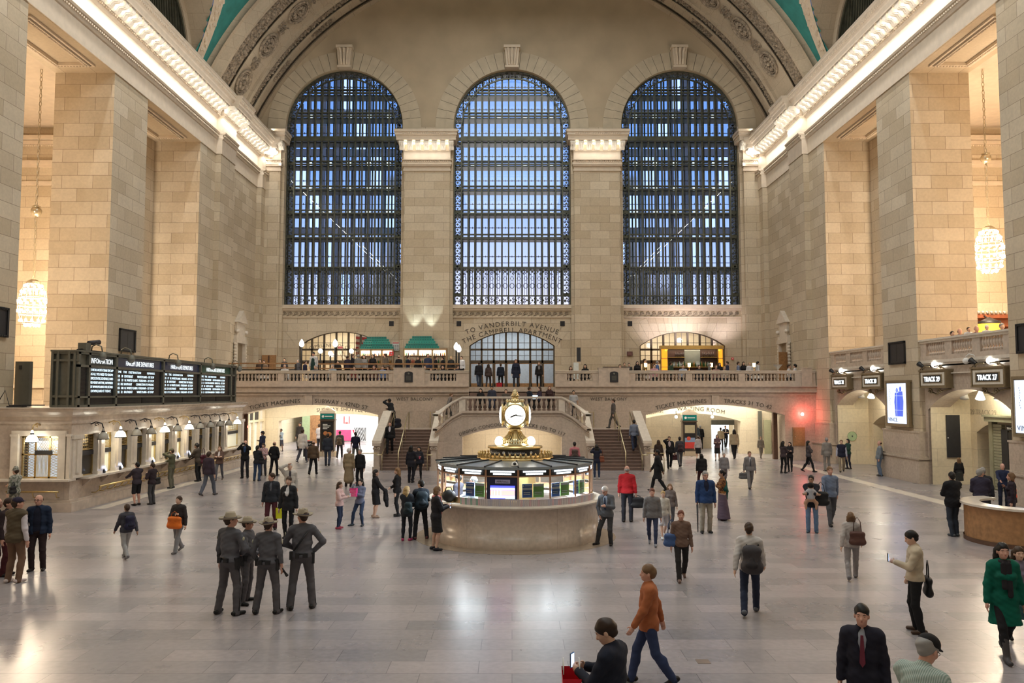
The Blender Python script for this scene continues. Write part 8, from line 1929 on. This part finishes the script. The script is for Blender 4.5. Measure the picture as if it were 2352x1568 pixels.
for lab, px, Y, z, face, k in (
 ('dark haired woman in black sitting on the upper steps at the left', 1104, 47.7, 3.05, 185, dict(top=BK, bcol=BK, fem=True, hair='long', hcol='black')),
 ('man in dark blue sitting on the upper steps, second from the left', 1130, 48.1, 3.2, 180, dict(top=(.04, .045, .07), bcol=(.03, .04, .07), beard='black', hcol='black', sk='t')),
 ('person in a brown hat sitting low on the upper steps left of the clock', 1162, 47.5, 3.0, 180, dict(top=(.09, .075, .06), bcol=BK)),
 ('man in a black jacket sitting with a laptop right of the clock', 1216, 48.0, 3.15, 60, dict(top=(.015, .018, .028), bcol=BK, sk='r', arms=('lap', 'lap'))),
 ('woman in purple black sitting beside the lit laptop', 1239, 48.0, 3.15, 250, dict(top=(.035, .022, .035), bcol=BK, fem=True, hair='long', hcol='brown')),
 ('person in a maroon coat sitting at the right end of the upper steps', 1262, 48.2, 3.2, 180, dict(top=(.05, .025, .025), bcol=BK, hcol='red', fem=True, hair='long'))):
 Pst(lab, px, Y, z, face, 1.74, legs='sit', **k)
o = thing('laptop', 'lit laptop screen between the two people sitting right of the clock', 'laptop', ((1229 - 1176) / F * 47.6, 47.6, 3.78)); lb(o, 'screen', MB().cbox((0, 0, .1), (.3, .02, .22), 0, -.25), emis('laptop_screen', (.6, .85, 1.0), 2.2), False); lb(o, 'base', MB().cbox((0, .1, 0), (.3, .22, .02)), GREYST, False)
# --- middle right
s = P('woman in navy and jeans photographing with raised arms behind the booth', 1371, 1100, 1020, 0, fem=True, hair='long', hcol='black', top=(.015, .018, .036), bcol=(.025, .04, .085), bottom='slim', arms=('photo', 'photo'), shoes=(.45, .45, .47), legs='stand')
carry(s, 'phone', 'lit phone raised by the woman in navy behind the booth', 'phone', s['up']((0, .34, 1.66)), f_phone()); carry(s, 'shoulder_bag', 'reddish brown handbag of the woman photographing behind the booth', 'bag', s['up']((.22, -.02, 1.02)), f_bag((.2, .06, .03), .28, .3, .12, .45))
s = P('man in a pink shirt with a rucksack standing behind the booth', 1320, 1096, 1021, 0, top=(.55, .2, .22), topkind='shirt', bcol=(.1, .1, .1), hcol='black', sk='t', H=1.72)
carry(s, 'backpack', 'brown rucksack on the man in the pink shirt', 'backpack', s['up']((0, -.22, 1.18)), f_backpack((.09, .06, .05)))
s = P('white haired man in a grey suit and navy scarf leaning cross legged on the booth', 1395, 1252, 1112, 205, top=(.11, .115, .13), open_=.085, inner=(.35, .42, .55), bcol=(.055, .055, .058), hcol='white', arms=('pocket', 'phone'), legs='lunge', glasses=True, hpitch=.35, hyaw=.35, sk='r', extra=('belt', 'tie', (.012, .02, .05)), roll=.05, collar=True)
s = P('man in a red jacket seen from behind holding a black briefcase', 1441, 1198, 1068, 10, top=(.42, .016, .022), topkind='jacket', hem=.9, bcol=(.02, .02, .028), hair='balding', hcol='grey', arms=('bag', 'down'), sk='r', fat=1.15)
carry(s, 'briefcase', 'black soft briefcase in the hand of the man in red', 'bag', held(s, 1, (.03, 0, -.17)), f_bag(BK, .42, .3, .14, .1))
P('man in a long black coat walking left near the right stairs', 1511, 1128, 1030, 280, top=BK, topkind='coat', hem=.55, bcol=BK, legs='walk', sk='b', hcol='black', arms=('fwd', 'back'))
s = P('man in a black suit and tan shirt walking out of the right passage', 1538, 1076, 1000, 185, top=BK, open_=.085, inner=(.5, .4, .4), bcol=BK, legs='walk', arms=('ear', 'down'), sk='t', hcol='brown')
s = P('person in a dark grey coat with a rucksack walking into the right passage', 1562, 1072, 1001, 0, top=(.05, .05, .06), bcol=(.11, .11, .12), legs='walk', sk='b', hcol='black')
carry(s, 'backpack', 'dark grey rucksack on the walker entering the right passage', 'backpack', s['up']((0, -.22, 1.15)), f_backpack((.05, .03, .035))); carry(s, 'handbag', 'maroon bag swinging from the hand of the walker in dark grey', 'bag', held(s, -1, (0, 0, -.2)), f_bag((.05, .012, .015), .36, .28, .14, .14))
P('woman with a dark coat and red bag walking beside the foot of the right stairs', 1513, 1080, 1008, 0, fem=True, hair='long', hcol='brown', top=(.04, .025, .02), topkind='coat', hem=.6, bcol=(.4, .4, .42), legs='walk')
P('person in a black top and dark hood walking in the middle of the right passage', 1612, 1118, 1040, 350, top=BK, topkind='puffy', bcol=(.06, .02, .022), legs='walk2', hair='bob', hcol='black', fat=1.3)
P('person in a grey sweater walking behind the woman in the sari', 1664, 1110, 1038, 185, top=(.22, .21, .22), bcol=(.22, .19, .2), legs='walk', hcol='grey')
P('man in black top and pale trousers standing left of the right kiosk', 1556, 1020, 966, 190, top=(.02, .025, .03), topkind='shirt', bcol=(.35, .35, .36), sk='r')
P('person in a blue denim jacket right of the right kiosk', 1599, 1032, 972, 20, top=(.08, .11, .14), bcol=(.07, .09, .11), hcol='lbrown', fem=True, hair='long')
P('man in a black jacket standing behind the right kiosk', 1609, 1030, 976, 10, top=BK, bcol=BK, hcol='grey')
s = P('man in a grey blazer and khaki trousers standing in the right passage', 1624, 1022, 973, 260, top=(.05, .05, .055), open_=.06, inner=(.6, .6, .62), bcol=KH, hcol='brown')
P('woman in a patterned jacket, dark skirt and boots in the right passage', 1648, 1058, 997, 190, fem=True, hair='bob', hcol='black', top=(.12, .07, .08), bottom='skirt', bcol=BK, skirt_hem=.5, arms=('chest', 'chest'), shoes=BK)
P('person in a beige jacket at the back of the right passage', 1656, 1034, 981, 30, top=(.45, .38, .27), bcol=(.05, .05, .06), hcol='brown')
P('man in a dark suit facing the viewer before the bright shop doorway', 1667, 1028, 976, 185, top=(.02, .022, .035), open_=.06, inner=(.6, .6, .65), bcol=BK, legs='walk', arms=('chest', 'chest'))
P('person in a tan jacket and black trousers leaving through the right passage', 1687, 1054, 984, 0, top=(.40, .33, .22), topkind='puffy', bcol=BK, legs='walk', hcol='black', fat=1.25, fem=True, hair='long')
P('person with a white rucksack and black skirt entering the right passage', 1604, 1055, 1000, 0, top=(.45, .42, .42), bottom='skirt', bcol=BK, skirt_hem=.45, fem=True, hair='bun', hcol='brown')
P('faint grey figure walking along the cream wall at the back of the right passage', 1748, 1052, 1001, 180, top=(.25, .22, .18), bcol=(.24, .21, .17), legs='walk', hcol='lbrown')
s = P('older man in a blue jacket and khaki trousers walking towards the viewer', 1622, 1224, 1080, 178, top=(.018, .045, .13), topkind='jacket', open_=.085, inner=(.012, .014, .035), bcol=(.33, .29, .23), hcol='grey', glasses=True, legs='stand', arms=('down', 'down'), sk='r', fat=1.3, shoes=BK)
carry(s, 'walking_stick', 'folded dark umbrella used as a stick by the man in the blue jacket', 'umbrella', held(s, 1, (.02, .1, 0)), lambda r: (lb(r, 'shaft', MB().tube([(0, 0, .05), (0, .03, -.72)], [.03, .012], 8), BLACK), lb(r, 'grip', MB().tube([(0, 0, .05), (0, 0, .12), (0, .05, .13)], .014, 8), WOODD)))
s = P('woman in a gold and green sari with a bun looking left', 1660, 1194, 1078, 275, fem=True, hair='bun', hcol='black', topmat=fab((.28, .12, .03), .7, 'camo', (.06, .025, .02), 22), topkind='shirt', bottom='skirt', bcol=(.10, .07, .10), skirt_hem=.06, sk='t', arms=('chest', 'chest'), shoes=(.05, .02, .02), fat=1.1, hem=.95)
F_ = Form(); F_.limb(s['up']((.1, -.08, 1.4)), s['up']((.16, -.12, 1.0)), .08, .12, .05).limb(s['up']((.16, -.12, 1.0)), (.16, -.15, .55), .11, .05, .05).limb(s['up']((.1, -.1, 1.3)), s['up']((-.1, -.08, 1.1)), .09, .09, .05); form_obj('sari_drape', F_, fab((.01, .065, .055)), s['root'], .016, .005)
s = P('man in a light grey suit and tie walking towards the viewer with a briefcase', 1723, 1122, 1034, 182, top=(.20, .19, .19), open_=.055, inner=(.62, .62, .66), bcol=(.19, .18, .18), hcol='lbrown', legs='walk', arms=('bag', 'down'), sk='r', extra=('tie', (.05, .055, .07)))
carry(s, 'briefcase', 'grey briefcase in the hand of the man in the light grey suit', 'bag', held(s, 1, (.02, 0, -.16)), f_bag((.12, .12, .12), .4, .28, .1, .08))
P('long haired woman in a brown jacket and black trousers standing by the passage corner', 1800, 1086, 1012, 60, fem=True, hair='longer', hcol='black', top=(.05, .035, .04), bcol=BK, bottom='boots', arms=('chest', 'chest'), shoes=BK)
P('dark haired woman in black with folded hands facing her friend by the passage corner', 1815, 1083, 1014, 215, fem=True, hair='longer', hcol='black', top=(.018, .015, .018), bcol=BK, bottom='slim', arms=('chest', 'chest'), sk='p', legs='close')
# --- right side
s = P('woman in dark clothes with a grey handbag walking before the wooden cabinet', 1858, 1084, 1010, 100, fem=True, hair='long', hcol='black', top=(.07, .06, .065), bcol=BK, bottom='boots', legs='walk', arms=('chest', 'bag'))
carry(s, 'handbag', 'grey handbag carried in front of the wooden wall cabinet', 'bag', held(s, -1, (0, 0, -.2)), f_bag((.1, .1, .1), .36, .3, .14, .16))
P('grey haired man in a light grey suit seen from behind by the far track arch', 1900, 1082, 1004, 0, top=(.25, .23, .21), topkind='jacket', hem=.78, bcol=(.24, .22, .2), hcol='grey', legs='stand')
P('man in a navy vest and khaki trousers walking out of the far track arch', 1934, 1084, 1008, 200, top=(.45, .45, .55), topkind='shirt', vest=(.02, .02, .04), bcol=(.28, .225, .155), hair='short', hcol='lbrown', legs='walk')
P('dark haired woman in a green fleece jacket standing in the far track arch', 1949, 1077, 1007, 255, fem=True, hair='bob', hcol='black', top=(.02, .055, .045), bcol=(.02, .022, .04), bottom='slim', arms=('chest', 'chest'), hyaw=-.2)
P('balding man in a grey denim shirt and jeans leaning on the pier', 2021, 1093, 1011, 290, top=(.19, .22, .25), topkind='shirt', hem=.85, bcol=(.13, .18, .26), hair='balding', hcol='brown', sk='r', fat=1.3, arms=('pocket', 'down'), shoes=(.05, .04, .035), lean=-.06)
s = P('man in jeans and dark jacket carrying a baby against his chest', 1866, 1223, 1090, 200, top=(.016, .017, .025), topkind='jacket', hem=.78, bcol=(.14, .22, .36), hcol='black', glasses=True, sk='t', arms=('around', 'around'), shoes=(.06, .10, .14), legs='stand', hyaw=.2)
b = thing('baby', 'baby in a pale grey top held against the chest of the man in jeans', 'person', tuple(s['world']((.02, .27, 1.02))), -math.radians(200 + 180))
Fb = Form(); Fb.egg((0, .02, .40), (.085, .095, .10), .02).limb((0, 0, .05), (0, 0, .26), .10, .09, .05)
for q in (1, -1): Fb.chain([(q * .09, 0, .26), (q * .16, .06, .18), (q * .12, .14, .12)], [.04, .035, .025], .03); Fb.chain([(q * .06, 0, .02), (q * .15, .05, -.08), (q * .14, .03, -.25)], [.055, .05, .03], .03)
form_obj('body', Fb, skin(SK['t']), b, .014); Fb = Form(); Fb.egg((0, -.005, .43), (.092, .098, .09), .02).cut_egg((0, .11, .37), (.08, .08, .1)); form_obj('hair', Fb, fab(HR['black']), b, .014); Fb = Form(); Fb.limb((0, 0, .1), (0, 0, .27), .115, .105, .05)
for q in (1, -1): Fb.chain([(q * .09, 0, .26), (q * .16, .06, .18)], [.05, .045], .03)
form_obj('shirt', Fb, fab((.42, .42, .45)), b, .014)
carry(s, 'shoulder_bag', 'black diaper bag hanging from the man with the baby', 'bag', s['up']((-.27, -.08, 1.05)), f_bag(BK, .4, .38, .2, .35))
s = P('walker in a blue grey shirt with a black rucksack behind the man with the baby', 1909, 1206, 1068, 185, top=(.16, .20, .29), topkind='shirt', bcol=(.08, .08, .09), legs='walk', sk='r', hcol='lbrown', arms=('fwd', 'back'))
s = P('woman in a black dress with long brown hair walking into the near track arch', 2204, 1122, 1050, 5, fem=True, hair='longer', hcol='lbrown', top=BK, topkind='jacket', bottom='skirt', bcol=(.025, .025, .022), skirt_hem=.45, legs='walk')
P('man in a black jacket and dark jeans with his back turned on the right', 2191, 1231, 1082, 350, top=(.010, .010, .013), topkind='puffy', hem=.8, bcol=(.035, .045, .065), hcol='black', hyaw=.3, arms=('chest', 'chest'), shoes=(.06, .07, .08), legs='close', fat=1.15)
s = P('grey haired man in a dark purple suit before the oak desk', 2256, 1218, 1075, 20, top=(.035, .03, .055), topkind='jacket', hem=.76, bcol=(.012, .01, .012), hcol='grey', hyaw=.9, sk='r', arms=('clasp', 'clasp'), shoes=BK, fat=1.15)
P('person hidden behind the man in the purple suit', 2262, 1204, 1072, 30, top=(.03, .03, .04), bcol=BK, hcol='grey', sk='r')
s = P('woman in dark shorts with a coral shoulder bag at the oak desk', 2327, 1219, 1084, 300, fem=True, hair='bob', hcol='lbrown', top=(.03, .02, .03), topkind='shirt', bottom='shorts', bcol=(.045, .04, .06), arms=('strap', 'bag'), shoes=(.03, .03, .035), sk='r')
carry(s, 'shoulder_bag', 'coral red shoulder bag on the woman at the oak desk', 'bag', s['up']((.22, -.08, 1.12)), f_bag((.75, .15, .10), .36, .3, .12, .42)); carry(s, 'rucksack', 'grey patterned rucksack hanging from the hand of the woman at the desk', 'bag', held(s, -1, (0, 0, -.3)), f_backpack((.07, .08, .09), .3, .42, .18))
P('bald officer in a navy uniform sitting behind the round oak desk', 2306, 1168, 1068, 200, H=1.6, top=(.018, .025, .06), topkind='shirt', bcol=NV, hair='none', sk='r', arms=('counter', 'counter'))
s = P('man in a beige sweater and black trousers reading his phone on the right', 2106, 1452, 1215, 288, top=(.50, .42, .31), topkind='jacket', hem=.90, bcol=(.012, .012, .014), hcol='black', sk='p', arms=('pocket', 'phone'), shoes=(.07, .04, .025), legs='stand', hpitch=.35, hyaw=-.1)
carry(s, 'phone', 'dark phone in the hand of the man in the beige sweater', 'phone', held(s, -1, (0, .04, .05)), f_phone()); carry(s, 'shoulder_bag', 'black bag hanging behind the man in the beige sweater', 'bag', s['up']((.14, -.22, .78)), f_bag(BK, .34, .34, .12, .3))
# --- walkers in the foreground
P('person in a rust orange jacket and blue jeans walking left in the foreground', 1492, 1572, 1290, 275, top=(.36, .115, .045), topkind='jacket', hem=.82, bcol=(.03, .045, .11), legs='walk', hcol='lbrown', arms=('back', 'fwd'), sk='r')
s = P('walker in a white jacket and navy trousers with a dark rucksack seen from behind', 1724, 1410, 1195, 20, top=(.55, .52, .5), topkind='jacket', bcol=(.022, .03, .06), legs='walk', hcol='brown', arms=('fwd', 'back'), shoes=(.1, .11, .13))
carry(s, 'backpack', 'dark grey rucksack with maroon panel on the walker in the white jacket', 'backpack', s['up']((.06, -.24, 1.12)), f_backpack((.05, .045, .05), .36, .52, .2))
s = P('person in a brown shirt and black trousers walking with a blue bag', 1566, 1332, 1168, 185, top=(.16, .10, .075), topkind='shirt', bcol=(.022, .02, .02), legs='walk', hcol='red', sk='r', shoes=(.15, .09, .07))
carry(s, 'shoulder_bag', 'blue bag at the side of the person in the brown shirt', 'bag', s['up']((.24, 0, 1.02)), f_bag((.05, .10, .25), .34, .3, .14, .4))
P('person in a grey jacket and blue jeans walking towards the viewer', 1499, 1252, 1118, 190, top=(.17, .16, .16), bcol=(.035, .045, .09), legs='walk2', hcol='red', bottom='slim', shoes=(.2, .2, .22), sk='r')
P('child in a pale yellow top beside the walker in blue jeans', 1524, 1236, 1145, 180, top=(.52, .48, .42), topkind='shirt', bcol=(.5, .48, .5), bottom='shorts', legs='walk', hcol='blond', shoes=(.6, .6, .6))
P('long haired woman in a brown grey top behind the pale yellow child', 1540, 1212, 1112, 185, fem=True, hair='longer', hcol='lbrown', top=(.16, .13, .12), bcol=(.12, .12, .13), legs='walk')
s = P('walker in pale beige clothes with a brown bag crossing the right of the hall', 1958, 1330, 1172, 20, top=(.42, .38, .36), topkind='jacket', bcol=(.28, .26, .26), legs='walk', hcol='lbrown', arms=('fwd', 'back'), shoes=(.16, .15, .16), fem=True, hair='bob')
carry(s, 'shoulder_bag', 'dark brown bag on the walker in pale beige clothes', 'bag', s['up']((.14, -.17, 1.12)), f_bag((.10, .045, .035), .34, .34, .14, .4))
s = P('man in a navy suit and maroon tie walking in the right foreground', 1988, 1732, 1380, 205, top=(.014, .014, .026), open_=.055, inner=(.36, .38, .44), bcol=NV, hcol='black', sk='r', legs='walk', extra=('tie', (.16, .03, .05)))
P('person in a green coat and tall boots walking at the right picture edge', 2312, 1512, 1240, 190, fem=True, hair='long', hcol='black', top=(.0, .10, .065), topkind='coat', hem=.55, bottom='boots', bcol=BK, shoes=(.06, .055, .06), legs='walk', sk='r', extra=('scarf', (.02, .018, .022)))
P('person in a teal skirt cut by the right picture edge', 2348, 1480, 1250, 190, fem=True, hair='long', hcol='brown', top=(.18, .15, .2), bottom='skirt', bcol=(.03, .08, .085), skirt_hem=.5, legs='walk2')
s = P('young man in a navy jacket bent over his phone at the bottom edge', 1408, 1835, 1440, 300, H=1.80, top=(.010, .013, .026), topkind='jacket', bcol=(.03, .02, .02), hcol=(.03, .016, .010), sk='p', arms=('phone', 'phone'), hpitch=.5, hyaw=-.3, legs='stand')
carry(s, 'phone', 'blue lit phone held by the young man in the navy jacket', 'phone', s['up']((0, .44, 1.27)), f_phone(col=(.12, .2, .35)))
carry(s, 'shopping_bag', 'red paper shopping bag on the arm of the young man in navy', 'bag', s['up']((-.10, .40, .98)), f_paper((.62, .012, .03), .36, .4, .16), 0.5)
s = P('man in a flame printed cap and striped green shirt at the bottom edge', 2112, 1935, 1487, 60, H=1.86, topmat=fab((.24, .32, .28), .9, 'stripe_v', (.42, .48, .44), 18), topkind='shirt', bcol=(.1, .09, .08), hat='cap', hatcol=(.012, .011, .012), hcol='grey', hair='short', hpitch=.4, lean=.25, glasses=True, sk='r', arms=('lap', 'lap'), fat=1.25)
m = MB()
for k in range(5):
 a = .5 + k * .35; p0 = s['hd']((.093 * math.cos(a) * 1.0, .108 * math.sin(a), 1.69)); p1 = s['hd']((.088 * math.cos(a + .1), .10 * math.sin(a + .1), 1.735)); p2 = s['hd']((.094 * math.cos(a + .22), .11 * math.sin(a + .22), 1.69)); m.add([tuple(p0 * 1.0 + A(0, 0, .0)), tuple(p2), tuple(p1 + A(0, 0, .01))], [(0, 1, 2)])
m.build('flame_print', fab((.75, .16, .02), .6), s['root'], False, local=True)
person('white haired booth clerk in a pale shirt behind the glass left of the monitor', (BX - 1.15, BYc - 1.2, .18), 1.62, 270, top=(.5, .52, .55), topkind='shirt', bcol=BK, hcol='grey', glasses=True, sk='r', arms=('counter', 'counter'))
person('booth clerk in dark clothes standing far inside the booth on the left', (BX - 1.65, BYc - .1, .1), 1.65, 300, top=(.05, .05, .07), topkind='shirt', bcol=BK, hcol='black', arms=('counter', 'down'))
# --- diners on the balcony and right side balcony
rn = random.Random(21)
def diner(px, ph, lab, col, Y=None, face=180, hair='short', hcol='brown', fem=False, **k):
 Y = Y or 53.2; z = 5.5 if px > 2000 else 4.9 if px < 1065 and Y > 52.4 else 4.5
 zt = atY(px, ph, Y)[2] - z
 if zt < 1.5: Hh = (zt) / (1.31 / 1.75) * 1.0; kw = dict(legs='sit')
 else: Hh = zt / 1.012; kw = {}
 H_ = max(1.5, min(1.98, Hh)); base = z
 person(lab, ((px - 1176) / F * Y, Y, base), H_, face, top=col, topkind=k.pop('topkind', 'shirt'), bcol=BK, hair=hair, hcol=hcol, fem=fem, h=.03, **kw, **k)
W_ = (.62, .62, .64)
wtr = person('waiter in a white shirt, bow tie and dark apron standing at the balcony rail', (atY(720, 840, 52.8)[0], 52.8, 4.9), 1.9, 190, top=W_, topkind='shirt', bcol=BK, hcol='black', sk='r', arms=('down', 'down'), extra=('apron',), hpitch=.3, h=.022)
for px, ph, lab, col, k in (
 (597, 826, 'diner with dark hair seated far left on the balcony, left of a pair', (.12, .08, .06), {}), (606, 828, 'diner in brown seated far left on the balcony, right of a pair', (.2, .14, .1), {}),
 (653, 822, 'diner in grey seated below the small teal lamp on the left balcony', (.05, .05, .06), dict(Y=55)), (654, 838, 'bald diner in a white shirt close to the left balustrade', W_, dict(hair='balding', Y=51.2)), (684, 825, 'diner with grey hair left of the waiter', (.06, .06, .07), dict(hcol='grey', Y=55)), (701, 829, 'diner in navy just left of the waiter', (.03, .03, .06), dict(face=100)),
 (724, 840, 'grey haired diner seated in front of the waiter', (.04, .05, .08), dict(hcol='grey', Y=51.2)), (764, 838, 'diner in a pale blue shirt right of the waiter', (.3, .36, .42), dict(hcol='grey', Y=51.3)), (776, 829, 'dark haired diner in black below the left box pyramid', BK, dict(fem=True, hair='long', hcol='black')),
 (814, 842, 'diner in red close to the balustrade left of the bar', (.25, .05, .05), dict(Y=51.2, fem=True)), (859, 840, 'woman with red brown hair seated before the left bar shelf', (.1, .04, .03), dict(fem=True, hair='long', hcol='red', Y=51.2)), (879, 841, 'diner in a bright blue shirt before the left bar shelf', (.12, .22, .5), dict(Y=51.2)), (892, 841, 'dark haired diner right of the bright blue shirt', (.06, .05, .05), dict(Y=51.2, face=270)),
 (976, 840, 'diner in olive seated left end of the glowing counter', (.12, .1, .07), dict(Y=51.2)), (990, 845, 'diner whose dark head shows low before the glowing counter', BK, dict(Y=51.0)), (1017, 840, 'woman with long black hair at the glowing counter', BK, dict(fem=True, hair='long', hcol='black', Y=51.2)), (1050, 839, 'diner in a dark suit seated nearest the middle steps', (.03, .03, .04), dict(Y=51.2, face=90)),
 (798, 816, 'man in a dark suit standing at the bar, leftmost of the drinkers', (.03, .025, .04), dict(Y=56.5, face=20, sk='r')), (810, 812, 'man in a black coat second from the left at the bar', (.02, .018, .025), dict(Y=57, face=90)), (823, 813, 'grey haired drinker in a grey coat at the bar', (.2, .19, .18), dict(Y=56, face=0, hcol='grey')), (836, 815, 'woman in a pale grey jacket at the bar', (.3, .28, .27), dict(Y=56.5, fem=True, hair='bob')),
 (856, 813, 'woman with dark hair in black standing at the left bar shelf', BK, dict(Y=56.4, fem=True, hair='long', hcol='black')), (885, 810, 'tall drinker in an olive coat at the right end of the left bar shelf', (.14, .11, .085), dict(Y=56.4, face=300)), (916, 815, 'balding man in black between the two bar shelves', BK, dict(Y=56, hair='balding', face=20)), (937, 816, 'man in a navy suit facing right under the right box pyramid', NV, dict(Y=56.2, face=80)),
 (960, 818, 'woman with dark hair in black under the right box pyramid', BK, dict(Y=56, fem=True, hair='long', hcol='black')), (983, 812, 'tall man in a blue suit under the right box pyramid', (.03, .04, .08), dict(Y=56, face=170, sk='r')), (1001, 817, 'man in a black suit leaning at the right bar shelf, left of two', BK, dict(Y=56, face=80)), (1017, 818, 'man in black leaning at the right bar shelf, right of two', BK, dict(Y=55.8, face=290)), (1036, 817, 'blonde woman in a black top at the end of the bar', (.02, .02, .02), dict(Y=55.5, fem=True, hcol='blond', hair='bob', face=185)), (1060, 817, 'barman in a white shirt by the lamp posts', W_, dict(Y=55.6, face=200)),
 (1344, 837, 'host with long dark hair at the black desk', BK, dict(Y=53.2, fem=True, hair='long', hcol='black', face=190)), (1311, 842, 'diner with brown hair seated left of the host desk', (.1, .06, .05), dict(fem=True, hair='long', Y=52)),
 (1424, 838, 'diner in dark red at the left end of the right restaurant', (.1, .03, .03), dict(Y=52)), (1434, 832, 'grey bearded diner in a tan coat at the left end of the right restaurant', (.25, .2, .15), dict(Y=52.5)), (1445, 833, 'diner in black and grey right of the tan coat', (.05, .05, .05), dict(Y=52.2)), (1464, 829, 'dark haired woman in black standing left of the amber lamp', BK, dict(Y=53, fem=True, hair='long', hcol='black')), (1481, 823, 'tall man in an olive jacket behind the first table lamp', (.17, .13, .07), dict(Y=55.8, face=120)), (1510, 828, 'grey haired man in a blue shirt at the right bar', (.1, .18, .42), dict(Y=54.0, face=90, hcol='grey')),
 (1503, 837, 'diner in a pink shirt before the right bar', (.55, .3, .34), dict(Y=51.4, hcol='brown')), (1541, 830, 'man in dark green at the right bar', (.05, .08, .05), dict(Y=53.9, face=60)), (1569, 838, 'diner in a pale blue shirt before the middle table lamp', (.36, .42, .55), dict(Y=51.4)), (1606, 839, 'diner in charcoal before the right bar', (.03, .03, .035), dict(Y=51.3)), (1630, 833, 'grey haired diner beside the third table lamp', (.2, .2, .2), dict(Y=53, hcol='grey', face=90)), (1645, 839, 'diner in pink brown close to the right balustrade', (.3, .17, .15), dict(Y=51.4, hcol='lbrown')),
 (1653, 832, 'woman with dark hair in black at the right end of the bar', BK, dict(Y=54, fem=True, hair='long', hcol='black')), (1670, 829, 'man in a navy jacket standing right of the amber column', (.03, .04, .08), dict(Y=54.5, face=270)), (1696, 830, 'man in a blue check shirt right of the white stand', (.2, .24, .36), dict(Y=54, face=100)), (1708, 830, 'woman with straight black hair in black', BK, dict(Y=54, fem=True, hair='long', hcol='black')), (1722, 831, 'waiter in white seated side, left of the last table lamp', W_, dict(Y=53.6, hcol='blond')), (1741, 829, 'waiter in a white shirt bending right of the last table lamp', W_, dict(Y=53.8, face=90, hcol='black')),
 (1664, 842, 'blond diner in a pale shirt close to the right balustrade', (.5, .46, .42), dict(Y=51.4, hcol='blond')), (1812, 838, 'woman in white with folded hands at the far right table', W_, dict(Y=51.6, fem=True, hcol='brown', face=120)), (1826, 837, 'dark haired man in white with his back to the far right table', W_, dict(Y=51.4, hcol='black', face=300)),
 (2190, 762, 'dark haired diner leftmost on the right side balcony', (.06, .06, .07), dict(Y=36.2, hcol='black')), (2207, 756, 'balding diner in grey second on the right side balcony', (.2, .22, .28), dict(Y=35.8, hair='balding', sk='r')), (2228, 750, 'diner in a white shirt third on the right side balcony', W_, dict(Y=35.2, hcol='brown')), (2246, 750, 'bald diner in maroon fourth on the right side balcony', (.12, .04, .05), dict(Y=34.8, hair='balding', sk='r')), (2270, 746, 'white haired diner in a pale shirt before the amber lantern', (.5, .5, .52), dict(Y=34.2, hcol='white')), (2305, 744, 'grey haired diner rightmost on the right side balcony', (.35, .15, .1), dict(Y=33.5, hcol='grey'))):
 diner(px, ph, lab, col, **k)
# tables behind the balustrade
for i, x in enumerate((-16, -13, -10.2, -7.4, -4.6, 6.5, 9, 11.2, 13.5, 15.8)):
 r = thing('dining_table', 'small dining table with a white cloth behind the %s' % ('far left balusters', 'second baluster bay from the left', 'third baluster bay from the left', 'left pedestal plaque', 'last balusters left of the steps', 'first balusters right of the steps', 'right pedestal plaque', 'middle bay of the right balcony', 'bay below the amber bar', 'far right balusters')[i], 'table', (x, 51.9, 4.5), 0, 'dining tables on the west balcony')
 MB().lathe([(.001, .74), (.38, .74), (.39, .70), (.4, .55)], (x, 51.9, 4.5), 14).build('cloth', WHITE, r, True); MB().lathe([(.25, 0), (.04, .04), (.04, .72)], (x, 51.9, 4.5), 10).build('pedestal', BLACKM, r, True)
